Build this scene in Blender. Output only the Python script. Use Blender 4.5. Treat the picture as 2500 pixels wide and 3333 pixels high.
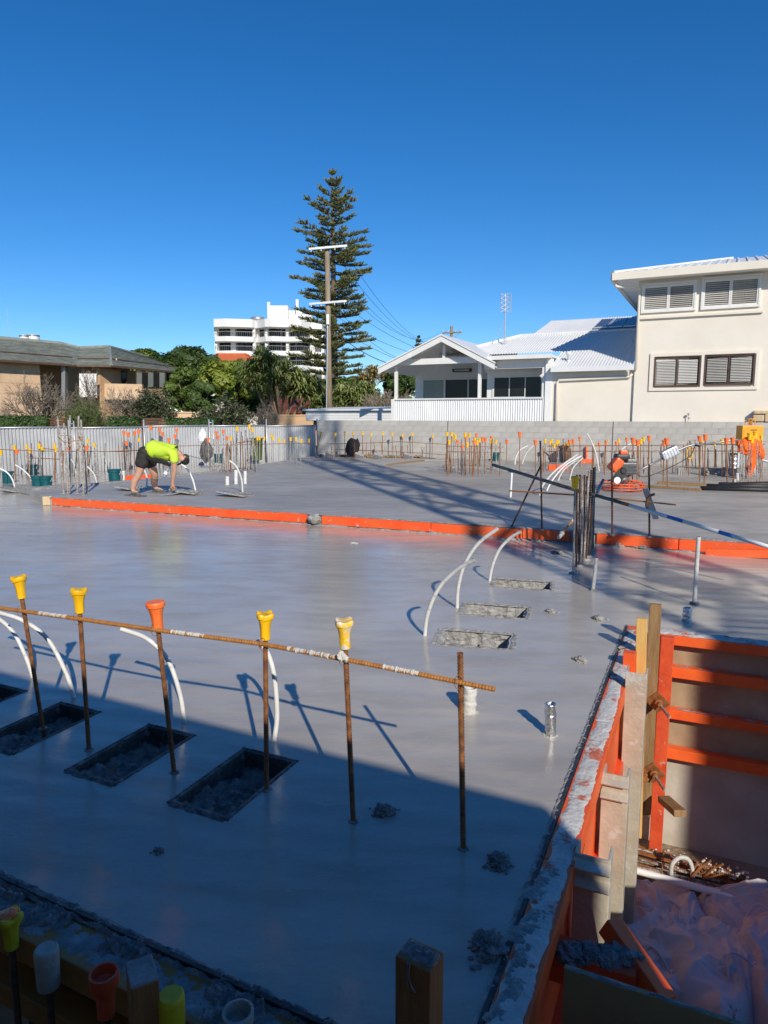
import bpy, bmesh, math, random
from mathutils import Vector, Matrix, noise
R = math.radians
for o in list(bpy.data.objects): bpy.data.objects.remove(o)
SC = bpy.context.scene
COL = SC.collection
rnd = random.Random(7)

# ---------------------------------------------------------------- camera, sky, sun, exposure
CAM_H, PITCH, FPX = 1.78, R(8.0), 2250.0
cam = bpy.data.objects.new('camera', bpy.data.cameras.new('camera'))
COL.objects.link(cam)
cam.location = (0, 0, CAM_H)
cam.rotation_euler = (R(90) - PITCH, 0, 0)
cam.data.sensor_fit = 'VERTICAL'
cam.data.sensor_height = 36.0
cam.data.lens = FPX / 3333.0 * 36.0
cam.data.clip_start = 0.05
cam.data.clip_end = 5000
SC.camera = cam

SUN_EL = R(29.6)
SHD = Vector((-0.28, 0.96, 0)).normalized()          # the way shadows fall on the ground
to_sun = Vector((-SHD.x * math.cos(SUN_EL), -SHD.y * math.cos(SUN_EL), math.sin(SUN_EL)))
sun = bpy.data.objects.new('sun', bpy.data.lights.new('sun', 'SUN'))
COL.objects.link(sun)
sun.data.energy = 4.6
sun.data.angle = R(0.53)
sun.data.color = (1.0, 0.92, 0.79)
sun.rotation_euler = to_sun.to_track_quat('Z', 'Y').to_euler()
sun.location = (8, -12, 30)

W = bpy.data.worlds.new('World'); SC.world = W; W.use_nodes = True
nt = W.node_tree
sky = nt.nodes.new('ShaderNodeTexSky'); sky.sky_type = 'NISHITA'
sky.sun_disc = False
sky.sun_elevation = SUN_EL
sky.sun_rotation = math.atan2(to_sun.x, to_sun.y)
sky.altitude = 0; sky.air_density = 0.85; sky.dust_density = 0.0; sky.ozone_density = 6.0
hs = nt.nodes.new('ShaderNodeHueSaturation'); hs.inputs['Saturation'].default_value = 1.22; hs.inputs['Hue'].default_value = .502
nt.links.new(sky.outputs[0], hs.inputs['Color'])
nt.links.new(hs.outputs[0], nt.nodes['Background'].inputs[0])
nt.nodes['Background'].inputs[1].default_value = 0.125
SC.view_settings.view_transform = 'Standard'
SC.view_settings.look = 'None'
SC.view_settings.exposure = 0.0
SC.view_settings.gamma = 1.0
SC.view_settings.use_curve_mapping = False
SC.render.engine = 'CYCLES'

# ---------------------------------------------------------------- pixel -> place (photo pixels 2500 x 3333)
_c, _s = math.cos(PITCH), math.sin(PITCH)
def ray(px, py):
    x = (px - 1250) / FPX; y = (1666.5 - py) / FPX
    return Vector((x, _c + y * _s, -_s + y * _c))
CP = Vector((0, 0, CAM_H))
def G(px, py, z=0.0):
    d = ray(px, py); return CP + d * ((z - CAM_H) / d.z)
def atY(px, py, Y):
    d = ray(px, py); return CP + d * (Y / d.y)
def onp(px, py, o, n):
    d = ray(px, py); return CP + d * ((o - CP).dot(n) / d.dot(n))

# ---------------------------------------------------------------- mesh helpers
class MB:
    def __init__(self): self.v = []; self.f = []
    def add(self, vs, fs):
        b = len(self.v); self.v += [tuple(x) for x in vs]; self.f += [tuple(i + b for i in q) for q in fs]; return self
    def box(self, c, s, rot=None):
        c = Vector(c); hx, hy, hz = s[0] / 2, s[1] / 2, s[2] / 2
        vs = [Vector((x, y, z)) for z in (-hz, hz) for y in (-hy, hy) for x in (-hx, hx)]
        if rot is not None: vs = [rot @ v for v in vs]
        return self.add([v + c for v in vs], [(0, 2, 3, 1), (4, 5, 7, 6), (0, 1, 5, 4), (2, 6, 7, 3), (0, 4, 6, 2), (1, 3, 7, 5)])
    def cbox(self, c, s, ch=0.01, rot=None):
        # box with chamfered edges
        bm = bmesh.new(); bmesh.ops.create_cube(bm, size=1)
        for v in bm.verts: v.co = Vector((v.co.x * s[0], v.co.y * s[1], v.co.z * s[2]))
        bmesh.ops.bevel(bm, geom=bm.edges[:], offset=min(ch, min(s) * .45), segments=2, affect='EDGES', profile=.6)
        c = Vector(c)
        for v in bm.verts: v.co = (rot @ v.co if rot is not None else v.co) + c
        bm.verts.index_update()
        self.add([v.co.copy() for v in bm.verts], [[v.index for v in f.verts] for f in bm.faces]); bm.free(); return self
    def beam(self, p0, p1, w, h, up=(0, 0, 1), ch=None):
        p0, p1 = Vector(p0), Vector(p1); d = p1 - p0; x = d.normalized()
        y = Vector(up).cross(x)
        if y.length < 1e-4: y = Vector((0, 1, 0)).cross(x)
        y.normalize(); z = x.cross(y)
        m = Matrix((x, y, z)).transposed()
        return self.box((p0 + p1) / 2, (d.length, w, h), m) if ch is None else self.cbox((p0 + p1) / 2, (d.length, w, h), ch, m)
    def tube(self, pts, r, n=8, cap=True):
        pts = [Vector(p) for p in pts]; k = len(pts)
        rs = r if isinstance(r, (list, tuple)) else [r] * k
        t0 = (pts[1] - pts[0]).normalized()
        a = t0.orthogonal().normalized()
        vs = []; fs = []
        for i, p in enumerate(pts):
            t = (pts[min(i + 1, k - 1)] - pts[max(i - 1, 0)]).normalized()
            a = (a - t * a.dot(t))
            a = a.normalized() if a.length > 1e-6 else t.orthogonal().normalized()
            b = t.cross(a)
            for j in range(n):
                th = 2 * math.pi * j / n
                vs.append(p + (a * math.cos(th) + b * math.sin(th)) * rs[i])
        for i in range(k - 1):
            for j in range(n):
                j2 = (j + 1) % n
                fs.append((i * n + j, i * n + j2, (i + 1) * n + j2, (i + 1) * n + j))
        if cap:
            fs.append(tuple(range(n - 1, -1, -1))); fs.append(tuple((k - 1) * n + j for j in range(n)))
        return self.add(vs, fs)
    def lathe(self, prof, n=16, c=(0, 0, 0), lob=0, amp=0.0, axis=None):
        c = Vector(c); vs = []; fs = []
        for (r, z) in prof:
            for j in range(n):
                th = 2 * math.pi * j / n
                rr = r * (1 + amp * math.cos(lob * th)) if lob else r
                v = Vector((rr * math.cos(th), rr * math.sin(th), z))
                if axis is not None: v = axis @ v
                vs.append(v + c)
        k = len(prof)
        for i in range(k - 1):
            for j in range(n):
                j2 = (j + 1) % n
                fs.append((i * n + j, i * n + j2, (i + 1) * n + j2, (i + 1) * n + j))
        fs.append(tuple(range(n - 1, -1, -1))); fs.append(tuple((k - 1) * n + j for j in range(n)))
        return self.add(vs, fs)
    def prism(self, poly, z0, z1):
        n = len(poly)
        vs = [(p[0], p[1], z0) for p in poly] + [(p[0], p[1], z1) for p in poly]
        fs = [tuple(range(n - 1, -1, -1)), tuple(range(n, 2 * n))]
        fs += [(i, (i + 1) % n, n + (i + 1) % n, n + i) for i in range(n)]
        return self.add(vs, fs)
    def extr(self, poly, d):
        # flat 3D polygon given thickness along vector d
        n = len(poly); poly = [Vector(p) for p in poly]; d = Vector(d)
        vs = poly + [p + d for p in poly]
        fs = [tuple(range(n - 1, -1, -1)), tuple(range(n, 2 * n))]
        fs += [(i, (i + 1) % n, n + (i + 1) % n, n + i) for i in range(n)]
        return self.add(vs, fs)
    def quad(self, a, b, c, d): return self.add([a, b, c, d], [(0, 1, 2, 3)])
    def mesh(self, name, mat=None, smooth=False):
        me = bpy.data.meshes.new(name); me.from_pydata(self.v, [], self.f)
        bm = bmesh.new(); bm.from_mesh(me); bmesh.ops.recalc_face_normals(bm, faces=bm.faces[:]); bm.to_mesh(me); bm.free()
        if smooth:
            me.polygons.foreach_set('use_smooth', [True] * len(me.polygons))
        if mat is not None: me.materials.append(M[mat] if isinstance(mat, str) else mat)
        me.update(); return me
    def build(self, name, mat, parent=None, smooth=False, loc=None):
        return put(name, self.mesh(name, mat, smooth), parent, loc)
def put(name, me, parent=None, loc=None, rot=None):
    o = bpy.data.objects.new(name, me); COL.objects.link(o)
    if parent is not None: o.parent = parent
    if loc is not None: o.location = loc
    if rot is not None: o.rotation_euler = rot
    return o
def tag(o, label=None, cat=None, group=None, kind=None):
    if label: o['label'] = label
    if cat: o['category'] = cat
    if group: o['group'] = group
    if kind: o['kind'] = kind
    return o
def thing(name, label, cat, loc=(0, 0, 0), group=None, rotz=0):
    o = put(name, None, None, loc); o.rotation_euler = (0, 0, rotz); o.empty_display_size = .1
    return tag(o, label, cat, group)
def smooth_angle(o, deg=40):
    me = o.data
    me.polygons.foreach_set('use_smooth', [True] * len(me.polygons))
    try: me.set_sharp_from_angle(angle=R(deg))
    except Exception: pass
    return o
def spline(pts, n=6):
    pts = [Vector(p) for p in pts]; out = []
    q = [pts[0] * 2 - pts[1]] + pts + [pts[-1] * 2 - pts[-2]]
    for i in range(1, len(q) - 2):
        a, b, c, d = q[i - 1], q[i], q[i + 1], q[i + 2]
        for k in range(n):
            t = k / n
            out.append(.5 * ((2 * b) + (c - a) * t + (2 * a - 5 * b + 4 * c - d) * t * t + (3 * b - a - 3 * c + d) * t ** 3))
    out.append(pts[-1]); return out

# ---------------------------------------------------------------- materials
M = {}
def mat(name, c1, c2=None, scale=6.0, rough=.6, bump=.0, bscale=None, metal=0.0, splat=None, stretch=None, rough2=None,
        spec=.5, coat=0.0, trans=0.0, bdist=.01, detail=6, contrast=(.35, .65)):
    m = bpy.data.materials.new(name); m.use_nodes = True; t = m.node_tree
    b = t.nodes['Principled BSDF']
    def N(k): return t.nodes.new(k)
    L = t.links.new
    tc = N('ShaderNodeTexCoord'); src = tc.outputs['Object']
    if stretch:
        mp = N('ShaderNodeMapping'); mp.inputs['Scale'].default_value = stretch
        L(src, mp.inputs[0]); src = mp.outputs[0]
    c2 = c2 or c1
    n1 = N('ShaderNodeTexNoise'); n1.inputs['Scale'].default_value = scale; n1.inputs['Detail'].default_value = detail
    n1.inputs['Roughness'].default_value = .62
    L(src, n1.inputs['Vector'])
    r1 = N('ShaderNodeMapRange'); r1.inputs[1].default_value, r1.inputs[2].default_value = contrast
    L(n1.outputs[0], r1.inputs[0])
    mx = N('ShaderNodeMix'); mx.data_type = 'RGBA'
    mx.inputs[6].default_value = (*c1, 1); mx.inputs[7].default_value = (*c2, 1)
    L(r1.outputs[0], mx.inputs[0]); col = mx.outputs[2]
    if splat:
        sc, amt, ss = splat[:3]
        n2 = N('ShaderNodeTexNoise'); n2.inputs['Scale'].default_value = ss; n2.inputs['Detail'].default_value = 8
        n2.inputs['Roughness'].default_value = .7
        L(tc.outputs['Object'], n2.inputs['Vector'])
        r2 = N('ShaderNodeMapRange'); r2.inputs[1].default_value = 1 - amt - .03; r2.inputs[2].default_value = 1 - amt + .03
        L(n2.outputs[0], r2.inputs[0])
        m2 = N('ShaderNodeMix'); m2.data_type = 'RGBA'; m2.inputs[7].default_value = (*sc, 1)
        L(col, m2.inputs[6]); L(r2.outputs[0], m2.inputs[0]); col = m2.outputs[2]
    L(col, b.inputs['Base Color'])
    b.inputs['Metallic'].default_value = metal
    b.inputs['Specular IOR Level'].default_value = spec
    b.inputs['Coat Weight'].default_value = coat
    b.inputs['Transmission Weight'].default_value = trans
    if rough2 is not None:
        rr = N('ShaderNodeMapRange'); rr.inputs[1].default_value, rr.inputs[2].default_value = contrast
        rr.inputs[3].default_value = rough; rr.inputs[4].default_value = rough2
        L(n1.outputs[0], rr.inputs[0]); L(rr.outputs[0], b.inputs['Roughness'])
    else: b.inputs['Roughness'].default_value = rough
    if bump:
        n3 = N('ShaderNodeTexNoise'); n3.inputs['Scale'].default_value = bscale or scale * 4; n3.inputs['Detail'].default_value = 6
        L(src, n3.inputs['Vector'])
        bp = N('ShaderNodeBump'); bp.inputs['Strength'].default_value = bump; bp.inputs['Distance'].default_value = bdist
        L(n3.outputs[0], bp.inputs['Height']); L(bp.outputs[0], b.inputs['Normal'])
    M[name] = m; return m

def slab_material(name, wet=1.0, c1=(.39, .352, .305), c2=(.5, .455, .395)):
    m = bpy.data.materials.new(name); m.use_nodes = True; t = m.node_tree; b = t.nodes['Principled BSDF']
    N = t.nodes.new; L = t.links.new
    g = N('ShaderNodeNewGeometry')
    mp = N('ShaderNodeMapping'); mp.inputs['Rotation'].default_value = (0, 0, R(25)); mp.inputs['Scale'].default_value = (.5, 1.2, 1) if wet > .5 else (.6, 1.1, 1)
    L(g.outputs['Position'], mp.inputs[0])
    big = N('ShaderNodeTexNoise'); big.inputs['Scale'].default_value = .55; big.inputs['Detail'].default_value = 4; big.inputs['Distortion'].default_value = .6
    L(mp.outputs[0], big.inputs['Vector'])
    med = N('ShaderNodeTexNoise'); med.inputs['Scale'].default_value = 3.2; med.inputs['Detail'].default_value = 7; med.inputs['Roughness'].default_value = .6
    L(mp.outputs[0], med.inputs['Vector'])
    fine = N('ShaderNodeTexNoise'); fine.inputs['Scale'].default_value = 55; fine.inputs['Detail'].default_value = 5
    L(g.outputs['Position'], fine.inputs['Vector'])
    # trowel sweeps: distorted bands
    wv = N('ShaderNodeTexWave'); wv.wave_type = 'RINGS'; wv.inputs['Scale'].default_value = 1.3; wv.inputs['Distortion'].default_value = 9
    wv.inputs['Detail'].default_value = 3; wv.inputs['Detail Scale'].default_value = .6
    L(mp.outputs[0], wv.inputs['Vector'])
    a = N('ShaderNodeMapRange'); a.inputs[1].default_value = .36; a.inputs[2].default_value = .64; L(big.outputs[0], a.inputs[0])
    mx = N('ShaderNodeMix'); mx.data_type = 'RGBA'; mx.inputs[6].default_value = (*c1, 1); mx.inputs[7].default_value = (*c2, 1)
    L(a.outputs[0], mx.inputs[0])
    # darker damp blotches and pale cement flecks
    mx2 = N('ShaderNodeMix'); mx2.data_type = 'RGBA'; mx2.blend_type = 'MULTIPLY'; mx2.inputs[7].default_value = (.86, .86, .86, 1)
    md = N('ShaderNodeMapRange'); md.inputs[1].default_value = .45; md.inputs[2].default_value = .62; L(med.outputs[0], md.inputs[0])
    L(md.outputs[0], mx2.inputs[0]); L(mx.outputs[2], mx2.inputs[6])
    fl = N('ShaderNodeTexNoise'); fl.inputs['Scale'].default_value = 9; fl.inputs['Detail'].default_value = 9; fl.inputs['Roughness'].default_value = .75
    L(g.outputs['Position'], fl.inputs['Vector'])
    fr = N('ShaderNodeMapRange'); fr.inputs[1].default_value = .68; fr.inputs[2].default_value = .74; fr.inputs[4].default_value = .55; L(fl.outputs[0], fr.inputs[0])
    mx3 = N('ShaderNodeMix'); mx3.data_type = 'RGBA'; mx3.inputs[7].default_value = (.38, .375, .36, 1)
    L(fr.outputs[0], mx3.inputs[0]); L(mx2.outputs[2], mx3.inputs[6])
    L(mx3.outputs[2], b.inputs['Base Color'])
    rr = N('ShaderNodeMapRange'); rr.inputs[1].default_value = .38; rr.inputs[2].default_value = .68
    rr.inputs[3].default_value = .1 if wet > .5 else .42; rr.inputs[4].default_value = .28 if wet > .5 else .6
    L(med.outputs[0], rr.inputs[0]); L(rr.outputs[0], b.inputs['Roughness'])
    b.inputs['Specular IOR Level'].default_value = .5
    ad = N('ShaderNodeMath'); ad.operation = 'MULTIPLY_ADD'; ad.inputs[1].default_value = .22; L(wv.outputs[0], ad.inputs[0])
    L(med.outputs[0], ad.inputs[2])
    b1 = N('ShaderNodeBump'); b1.inputs['Strength'].default_value = .36 if wet > .5 else .2; b1.inputs['Distance'].default_value = .018; L(ad.outputs[0], b1.inputs['Height'])
    b2 = N('ShaderNodeBump'); b2.inputs['Strength'].default_value = .26; b2.inputs['Distance'].default_value = .003; L(fine.outputs[0], b2.inputs['Height'])
    L(b1.outputs[0], b2.inputs['Normal']); L(b2.outputs[0], b.inputs['Normal'])
    M[name] = m
slab_material('slab_wet', 1.0)
slab_material('slab_damp', .3, (.33, .31, .28), (.42, .395, .36))
CEM = (.42, .41, .39)
mat('concrete_rough', (.22, .215, .2), (.4, .39, .37), 18, .85, .9, 40, bdist=.02)
mat('concrete_wet_crust', (.12, .12, .118), (.3, .295, .285), 22, .6, 1.0, 60, bdist=.015)
mat('concrete_wall', (.4, .36, .29), (.56, .52, .44), 1.6, .85, .25, 30, splat=((.3, .24, .18), .33, 2.2))
mat('block', (.41, .39, .36), (.47, .45, .415), 3.0, .9, .4, 60)
mat('mortar', (.39, .37, .34), (.44, .42, .39), 9, .95, .3, 60)
mat('rust', (.17, .06, .02), (.33, .13, .035), 30, .8, .4, 90, splat=(CEM, .3, 14))
mat('rust_bright', (.3, .12, .025), (.45, .2, .05), 40, .75, .4, 120, splat=(CEM, .3, 9))
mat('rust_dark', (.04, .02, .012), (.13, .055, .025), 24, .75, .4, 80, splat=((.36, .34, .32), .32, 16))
mat('rust_front', (.1, .04, .018), (.3, .12, .035), 22, .7, .5, 90, splat=((.5, .47, .43), .3, 16))
mat('bar_cement', (.2, .14, .1), (.4, .37, .33), 18, .85, .5, 70, splat=((.5, .48, .45), .45, 14))
mat('rust_cement', (.14, .06, .03), (.3, .26, .22), 26, .85, .5, 70, splat=(CEM, .5, 18))
mat('cap_yellow', (.85, .47, .008), (.95, .56, .012), 10, .42, .08, 60, splat=((.6, .56, .48), .26, 22))
mat('cap_yellow_caked', (.85, .5, .01), (.9, .56, .015), 10, .5, .2, 60, splat=((.62, .6, .56), .47, 26))
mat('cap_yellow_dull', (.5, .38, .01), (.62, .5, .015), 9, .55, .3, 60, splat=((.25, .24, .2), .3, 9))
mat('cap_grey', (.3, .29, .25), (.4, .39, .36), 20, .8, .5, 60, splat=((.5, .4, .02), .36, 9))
mat('cap_orange', (.9, .16, .03), (.95, .22, .05), 10, .42, .08, 60, splat=((.75, .55, .45), .24, 22))
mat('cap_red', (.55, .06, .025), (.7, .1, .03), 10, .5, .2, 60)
mat('pvc', (.62, .61, .57), (.74, .73, .7), 8, .4, .12, 50, splat=((.4, .39, .37), .38, 14))
mat('pvc_dirty', (.45, .44, .41), (.6, .59, .56), 14, .65, .5, 60, splat=((.3, .29, .27), .4, 12))
mat('pvc_white', (.75, .75, .73), (.82, .82, .8), 8, .4)
mat('foil', (.6, .6, .6), (.75, .75, .74), 30, .28, .8, 50, metal=1.0)
mat('ply_black', (.018, .018, .018), (.05, .048, .045), 14, .45, .3, 60, splat=((.13, .125, .12), .4, 9))
mat('ply_muddy', (.03, .029, .027), (.1, .096, .09), 16, .6, .6, 50, splat=((.2, .19, .18), .42, 11))
mat('concrete_dark', (.07, .065, .06), (.22, .21, .195), 16, .65, .8, 60, splat=((.3, .29, .28), .33, 13), bdist=.012)
mat('cement_pale', (.5, .48, .44), (.62, .6, .56), 30, .9, .8, 120, bdist=.006)
mat('form_orange', (.78, .1, .018), (.85, .14, .025), 5, .5, .2, 40, splat=((.5, .42, .38), .3, 7), stretch=(1, 1, 1))
mat('form_orange_far', (.85, .09, .015), (.78, .13, .03), 3, .5, .2, 30, splat=((.52, .4, .34), .37, 9))
mat('form_red', (.55, .055, .018), (.72, .1, .03), 6, .55, .3, 40, splat=((.55, .45, .4), .36, 9))
mat('form_brown', (.32, .13, .03), (.42, .18, .04), 5, .55, .3, 30)
mat('form_top', (.47, .45, .42), (.62, .6, .56), 11, .85, .5, 60, splat=((.52, .13, .07), .43, 7), bdist=.008)
mat('form_grey', (.16, .16, .16), (.36, .355, .35), 7, .8, .7, 50, splat=((.2, .15, .12), .38, 6), bdist=.012)
mat('timber_yellow', (.62, .36, .1), (.74, .46, .16), 3, .65, .3, 22, stretch=(9, 9, 1), splat=((.3, .2, .1), .28, 20))
mat('timber_brown', (.22, .125, .05), (.36, .22, .1), 3, .75, .5, 26, stretch=(10, 10, 1))
mat('timber_post', (.2, .075, .022), (.33, .14, .045), 3, .65, .4, 26, stretch=(10, 10, 1))
mat('timber_pale', (.5, .36, .2), (.64, .5, .32), 3, .7, .3, 26, stretch=(8, 8, 1))
mat('ply', (.3, .21, .12), (.43, .32, .2), 3, .7, .3, 20, splat=((.5, .46, .4), .3, 6))
mat('ply_film', (.23, .16, .075), (.3, .21, .1), 3, .5, .15, 20)
mat('aluminium', (.45, .4, .31), (.6, .55, .45), 5, .5, .35, 40, metal=.25, splat=((.62, .6, .55), .42, 8))
mat('galv', (.5, .52, .53), (.62, .63, .64), 4, .45, .1, 30, metal=.55)
mat('steel', (.3, .31, .32), (.4, .4, .41), 9, .45, .15, 40, metal=.7)
mat('fabric_bag', (.46, .45, .48), (.62, .61, .64), 2.5, .85, .35, 160, splat=((.28, .2, .17), .36, 5), bdist=.004)
mat('fabric_pink', (.48, .42, .43), (.6, .55, .56), 2.5, .85, .35, 160, splat=((.28, .2, .17), .35, 5), bdist=.004)
mat('dirt', (.2, .14, .09), (.34, .25, .17), 3, .95, .8, 20, bdist=.03)
mat('asphalt', (.05, .05, .05), (.07, .07, .068), 20, .9, .3, 60)
mat('grass_ground', (.07, .09, .03), (.16, .14, .07), 2, .95, .5, 30)
mat('black_plastic', (.015, .015, .016), (.03, .03, .03), 20, .5)
mat('rubber', (.02, .02, .02), (.035, .035, .035), 20, .7)
mat('engine_grey', (.1, .1, .1), (.22, .22, .22), 30, .5, .3, 60, metal=.5)
mat('paint_orange', (.85, .13, .02), (.78, .1, .02), 6, .4, splat=((.4, .37, .35), .3, 9))
mat('paint_yellow', (.85, .36, .01), (.8, .32, .01), 4, .4, splat=((.5, .3, .1), .25, 6))
mat('hivis_orange', (.95, .12, .01), (.9, .16, .01), 8, .8, .3, 60)
mat('black_cloth', (.008, .008, .009), (.02, .02, .022), 12, .9, .5, 40)
mat('teal_bucket', (.0, .07, .085), (.005, .1, .115), 8, .42, splat=((.5, .5, .5), .28, 9))
mat('blue_paint', (.02, .17, .55), (.03, .2, .6), 8, .4)
mat('green_pole', (.03, .14, .11), (.07, .1, .08), 6, .6, .3, 40, splat=((.4, .4, .38), .3, 20))
mat('dark_pole', (.05, .05, .05), (.14, .13, .12), 10, .6, .3, 40, splat=((.4, .4, .38), .3, 20))
mat('cream_render', (.74, .68, .58), (.79, .73, .63), 1.2, .85, .25, 60, splat=((.7, .6, .46), .26, 1.5))
mat('white_trim', (.72, .71, .68), (.78, .77, .74), 3, .5)
mat('white_steel', (.7, .71, .71), (.78, .78, .77), .8, .42, .05, 20)
mat('glass_dark', (.01, .011, .012), (.022, .022, .024), .6, .12, spec=.3)
mat('glass_pale', (.16, .18, .17), (.22, .24, .22), .6, .1, spec=.6)
mat('brown_frame', (.09, .045, .025), (.13, .07, .04), 4, .45)
mat('blind', (.6, .58, .54), (.68, .66, .62), 4, .6)
mat('shutter', (.5, .48, .44), (.56, .54, .5), 4, .5)
mat('solar', (.005, .01, .05), (.01, .018, .075), 2, .15, spec=.7)
mat('tan_wall', (.52, .33, .18), (.62, .42, .25), .9, .85, .2, 30, splat=((.45, .28, .15), .3, .7))
mat('tan_stone', (.62, .42, .26), (.72, .52, .34), 1.1, .85, .2, 20)
mat('roof_tile', (.12, .135, .11), (.24, .255, .215), 1.6, .8, .5, 7, stretch=(1, 1, 3), bdist=.05)
mat('roof_ridge', (.2, .22, .19), (.28, .3, .26), 2, .8)
mat('roof_orange', (.62, .13, .04), (.7, .18, .06), 2, .8, .4, 12)
mat('roof_red', (.15, .03, .02), (.22, .05, .03), 2, .8, .4, 12)
mat('apartment_white', (.76, .75, .73), (.8, .79, .77), 1, .7)
mat('metal_tank', (.35, .34, .32), (.5, .48, .45), 2, .4, metal=.6)
mat('rail_grey', (.28, .27, .26), (.36, .35, .34), 2, .5)
mat('pole_wood', (.2, .15, .1), (.36, .29, .2), 2, .85, .5, 14, stretch=(12, 12, .5))
mat('wire', (.02, .02, .022), (.03, .03, .03), 2, .6)
mat('bark', (.1, .075, .055), (.2, .155, .12), 4, .9, .6, 20, stretch=(3, 3, 1))
mat('bark_pale', (.17, .135, .1), (.31, .26, .2), 4, .85, .4, 20)
mat('bark_tan', (.22, .14, .09), (.34, .23, .15), 4, .85, .4, 20)
def leaf(name, c1, c2, rough=.5, scale=.9, tl=.25):
    mat(name, c1, c2, scale, rough); m = M[name]; t = m.node_tree; b = t.nodes['Principled BSDF']
    tr = t.nodes.new('ShaderNodeBsdfTranslucent'); ms = t.nodes.new('ShaderNodeMixShader'); ms.inputs[0].default_value = tl
    src = b.inputs['Base Color'].links[0].from_socket
    hu = t.nodes.new('ShaderNodeHueSaturation'); hu.inputs['Value'].default_value = 1.6; hu.inputs['Hue'].default_value = .48
    t.links.new(src, hu.inputs['Color']); t.links.new(hu.outputs[0], tr.inputs['Color'])
    out = t.nodes['Material Output']; t.links.new(b.outputs[0], ms.inputs[1]); t.links.new(tr.outputs[0], ms.inputs[2]); t.links.new(ms.outputs[0], out.inputs[0])
leaf('leaf_dark', (.045, .085, .015), (.09, .145, .03)); leaf('leaf_mid', (.075, .13, .02), (.15, .21, .04)); leaf('leaf_light', (.17, .23, .025), (.28, .33, .05))
leaf('leaf_pine', (.14, .165, .05), (.32, .31, .12), .6); leaf('leaf_pandanus', (.14, .2, .05), (.33, .34, .12), .4); leaf('leaf_shrub', (.07, .11, .03), (.15, .19, .06)); leaf('leaf_dry', (.25, .2, .06), (.36, .3, .12)); leaf('hedge_leaf', (.03, .07, .012), (.07, .13, .03)); leaf('leaf_grey', (.07, .1, .04), (.14, .16, .08))
mat('white_paint', (.78, .77, .74), (.82, .81, .78), 3, .5)
mat('corrugated', (.4, .41, .42), (.5, .51, .515), 1.2, .5, .06, 30, metal=.3, splat=((.42, .42, .42), .3, 2.5))
# ================================================================= ground, slabs, pit
U = Vector((math.cos(R(25)), -math.sin(R(25)), 0)); V = Vector((math.sin(R(25)), math.cos(R(25)), 0))   # site axes
ROT = R(-25)
Z3 = Vector((0, 0, 1))
def fill(outer, holes, z, zlow=None, hole_low=None):
    """flat sheet with holes; sides drop to zlow, hole sides to hole_low"""
    bm = bmesh.new(); es = []
    for loop in [outer] + holes:
        vs = [bm.verts.new((p[0], p[1], z)) for p in loop]
        es += [bm.edges.new((vs[i], vs[(i + 1) % len(vs)])) for i in range(len(vs))]
    bmesh.ops.triangle_fill(bm, use_beauty=True, use_dissolve=False, edges=es)
    for loop, low in [(outer, zlow)] + [(h, hole_low) for h in holes]:
        if low is None: continue
        n = len(loop)
        a = [bm.verts.new((p[0], p[1], z)) for p in loop]; b = [bm.verts.new((p[0], p[1], low)) for p in loop]
        for i in range(n): bm.faces.new((a[i], a[(i + 1) % n], b[(i + 1) % n], b[i]))
    for f in bm.faces:
        f.normal_update()
        if abs(f.normal.z) > .9 and f.normal.z < 0: f.normal_flip()
    me = bpy.data.meshes.new('sheet'); bm.to_mesh(me); bm.free(); return me
def sheet(name, me, m):
    me.materials.append(M[m]); o = put(name, me); tag(o, kind='structure'); return o
def rect(c, a, b, rz=ROT):
    m = Matrix.Rotation(rz, 2); return [Vector((c[0], c[1])) + m @ Vector(p) for p in ((-a, -b), (a, -b), (a, b), (-a, b))]

PITZ = -1.9
# the wide ground, with a hole where the excavation is
hole = [(-13, -1.4), (10.5, -1.4), (10.5, 3.5), (3, 7.0), (-13, 7.0)]
sheet('ground', fill([(-1500, -1500), (1500, -1500), (1500, 2500), (-1500, 2500)], [hole], -.42, None, PITZ), 'grass_ground')
sheet('pit_floor', fill([(-13.2, -1.6), (10.7, -1.6), (10.7, 7.2), (-13.2, 7.2)], [], PITZ), 'dirt')
sheet('road', fill([(-70, 30), (-11.5, 25.3), (-3.2, 33.2), (-2.0, 37.5), (-12, 37), (-70, 42)], [], -.405), 'asphalt')

WO = Vector((-2.73, 28.43, 0)); WU = Vector((math.cos(R(26)), -math.sin(R(26)), 0)); WB = Vector((math.sin(R(26)), math.cos(R(26)), 0))
# openings in the lower slab
void_c = [(-2.60, 4.10), (-1.99, 3.78), (-1.335, 3.47), (-.725, 3.18)]
VA, VB = .165, .29
rec_c = [(1.47, 7.16), (1.02, 6.16), (.73, 5.35)]
holes = [rect(c, VA, VB) for c in void_c]
rec_loops = []
for k, c in enumerate(rec_c):
    lp = []; q = rect(c, .31 - .02 * k, .2, R(-14))
    for i in range(4):
        for j in range(10):
            p = q[i].lerp(q[(i + 1) % 4], j / 10); d = (p - Vector(c)).normalized()
            lp.append(p + d * .022 * noise.noise((p.x * 14, p.y * 14, k)))
    rec_loops.append(lp)
near_c = Vector((.19, 1.62)); pl_far = Vector((2.07, 5.72))
lower = [(-9, 5.95), tuple(near_c), tuple(pl_far), (9.5, 2.45), (15, 4), (16, 19)]
wl = WO - WB * .35
lower += [tuple((wl + WU * 16.2)[:2]), tuple((wl + WU * .1)[:2]), (-11.2, 20.2), (-19, 13)]
def rev(l): return list(reversed(l))
o = sheet('concrete_slab', fill(lower, holes + rec_loops, 0.0, PITZ, -.17), 'slab_wet')
UZ = .16
ub = [G(*p, UZ) for p in [(985, 1489), (720, 1533), (415, 1563), (215, 1588), (95, 1598)]]
fl0 = Vector((-6.62, 13.61, 0))
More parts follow.
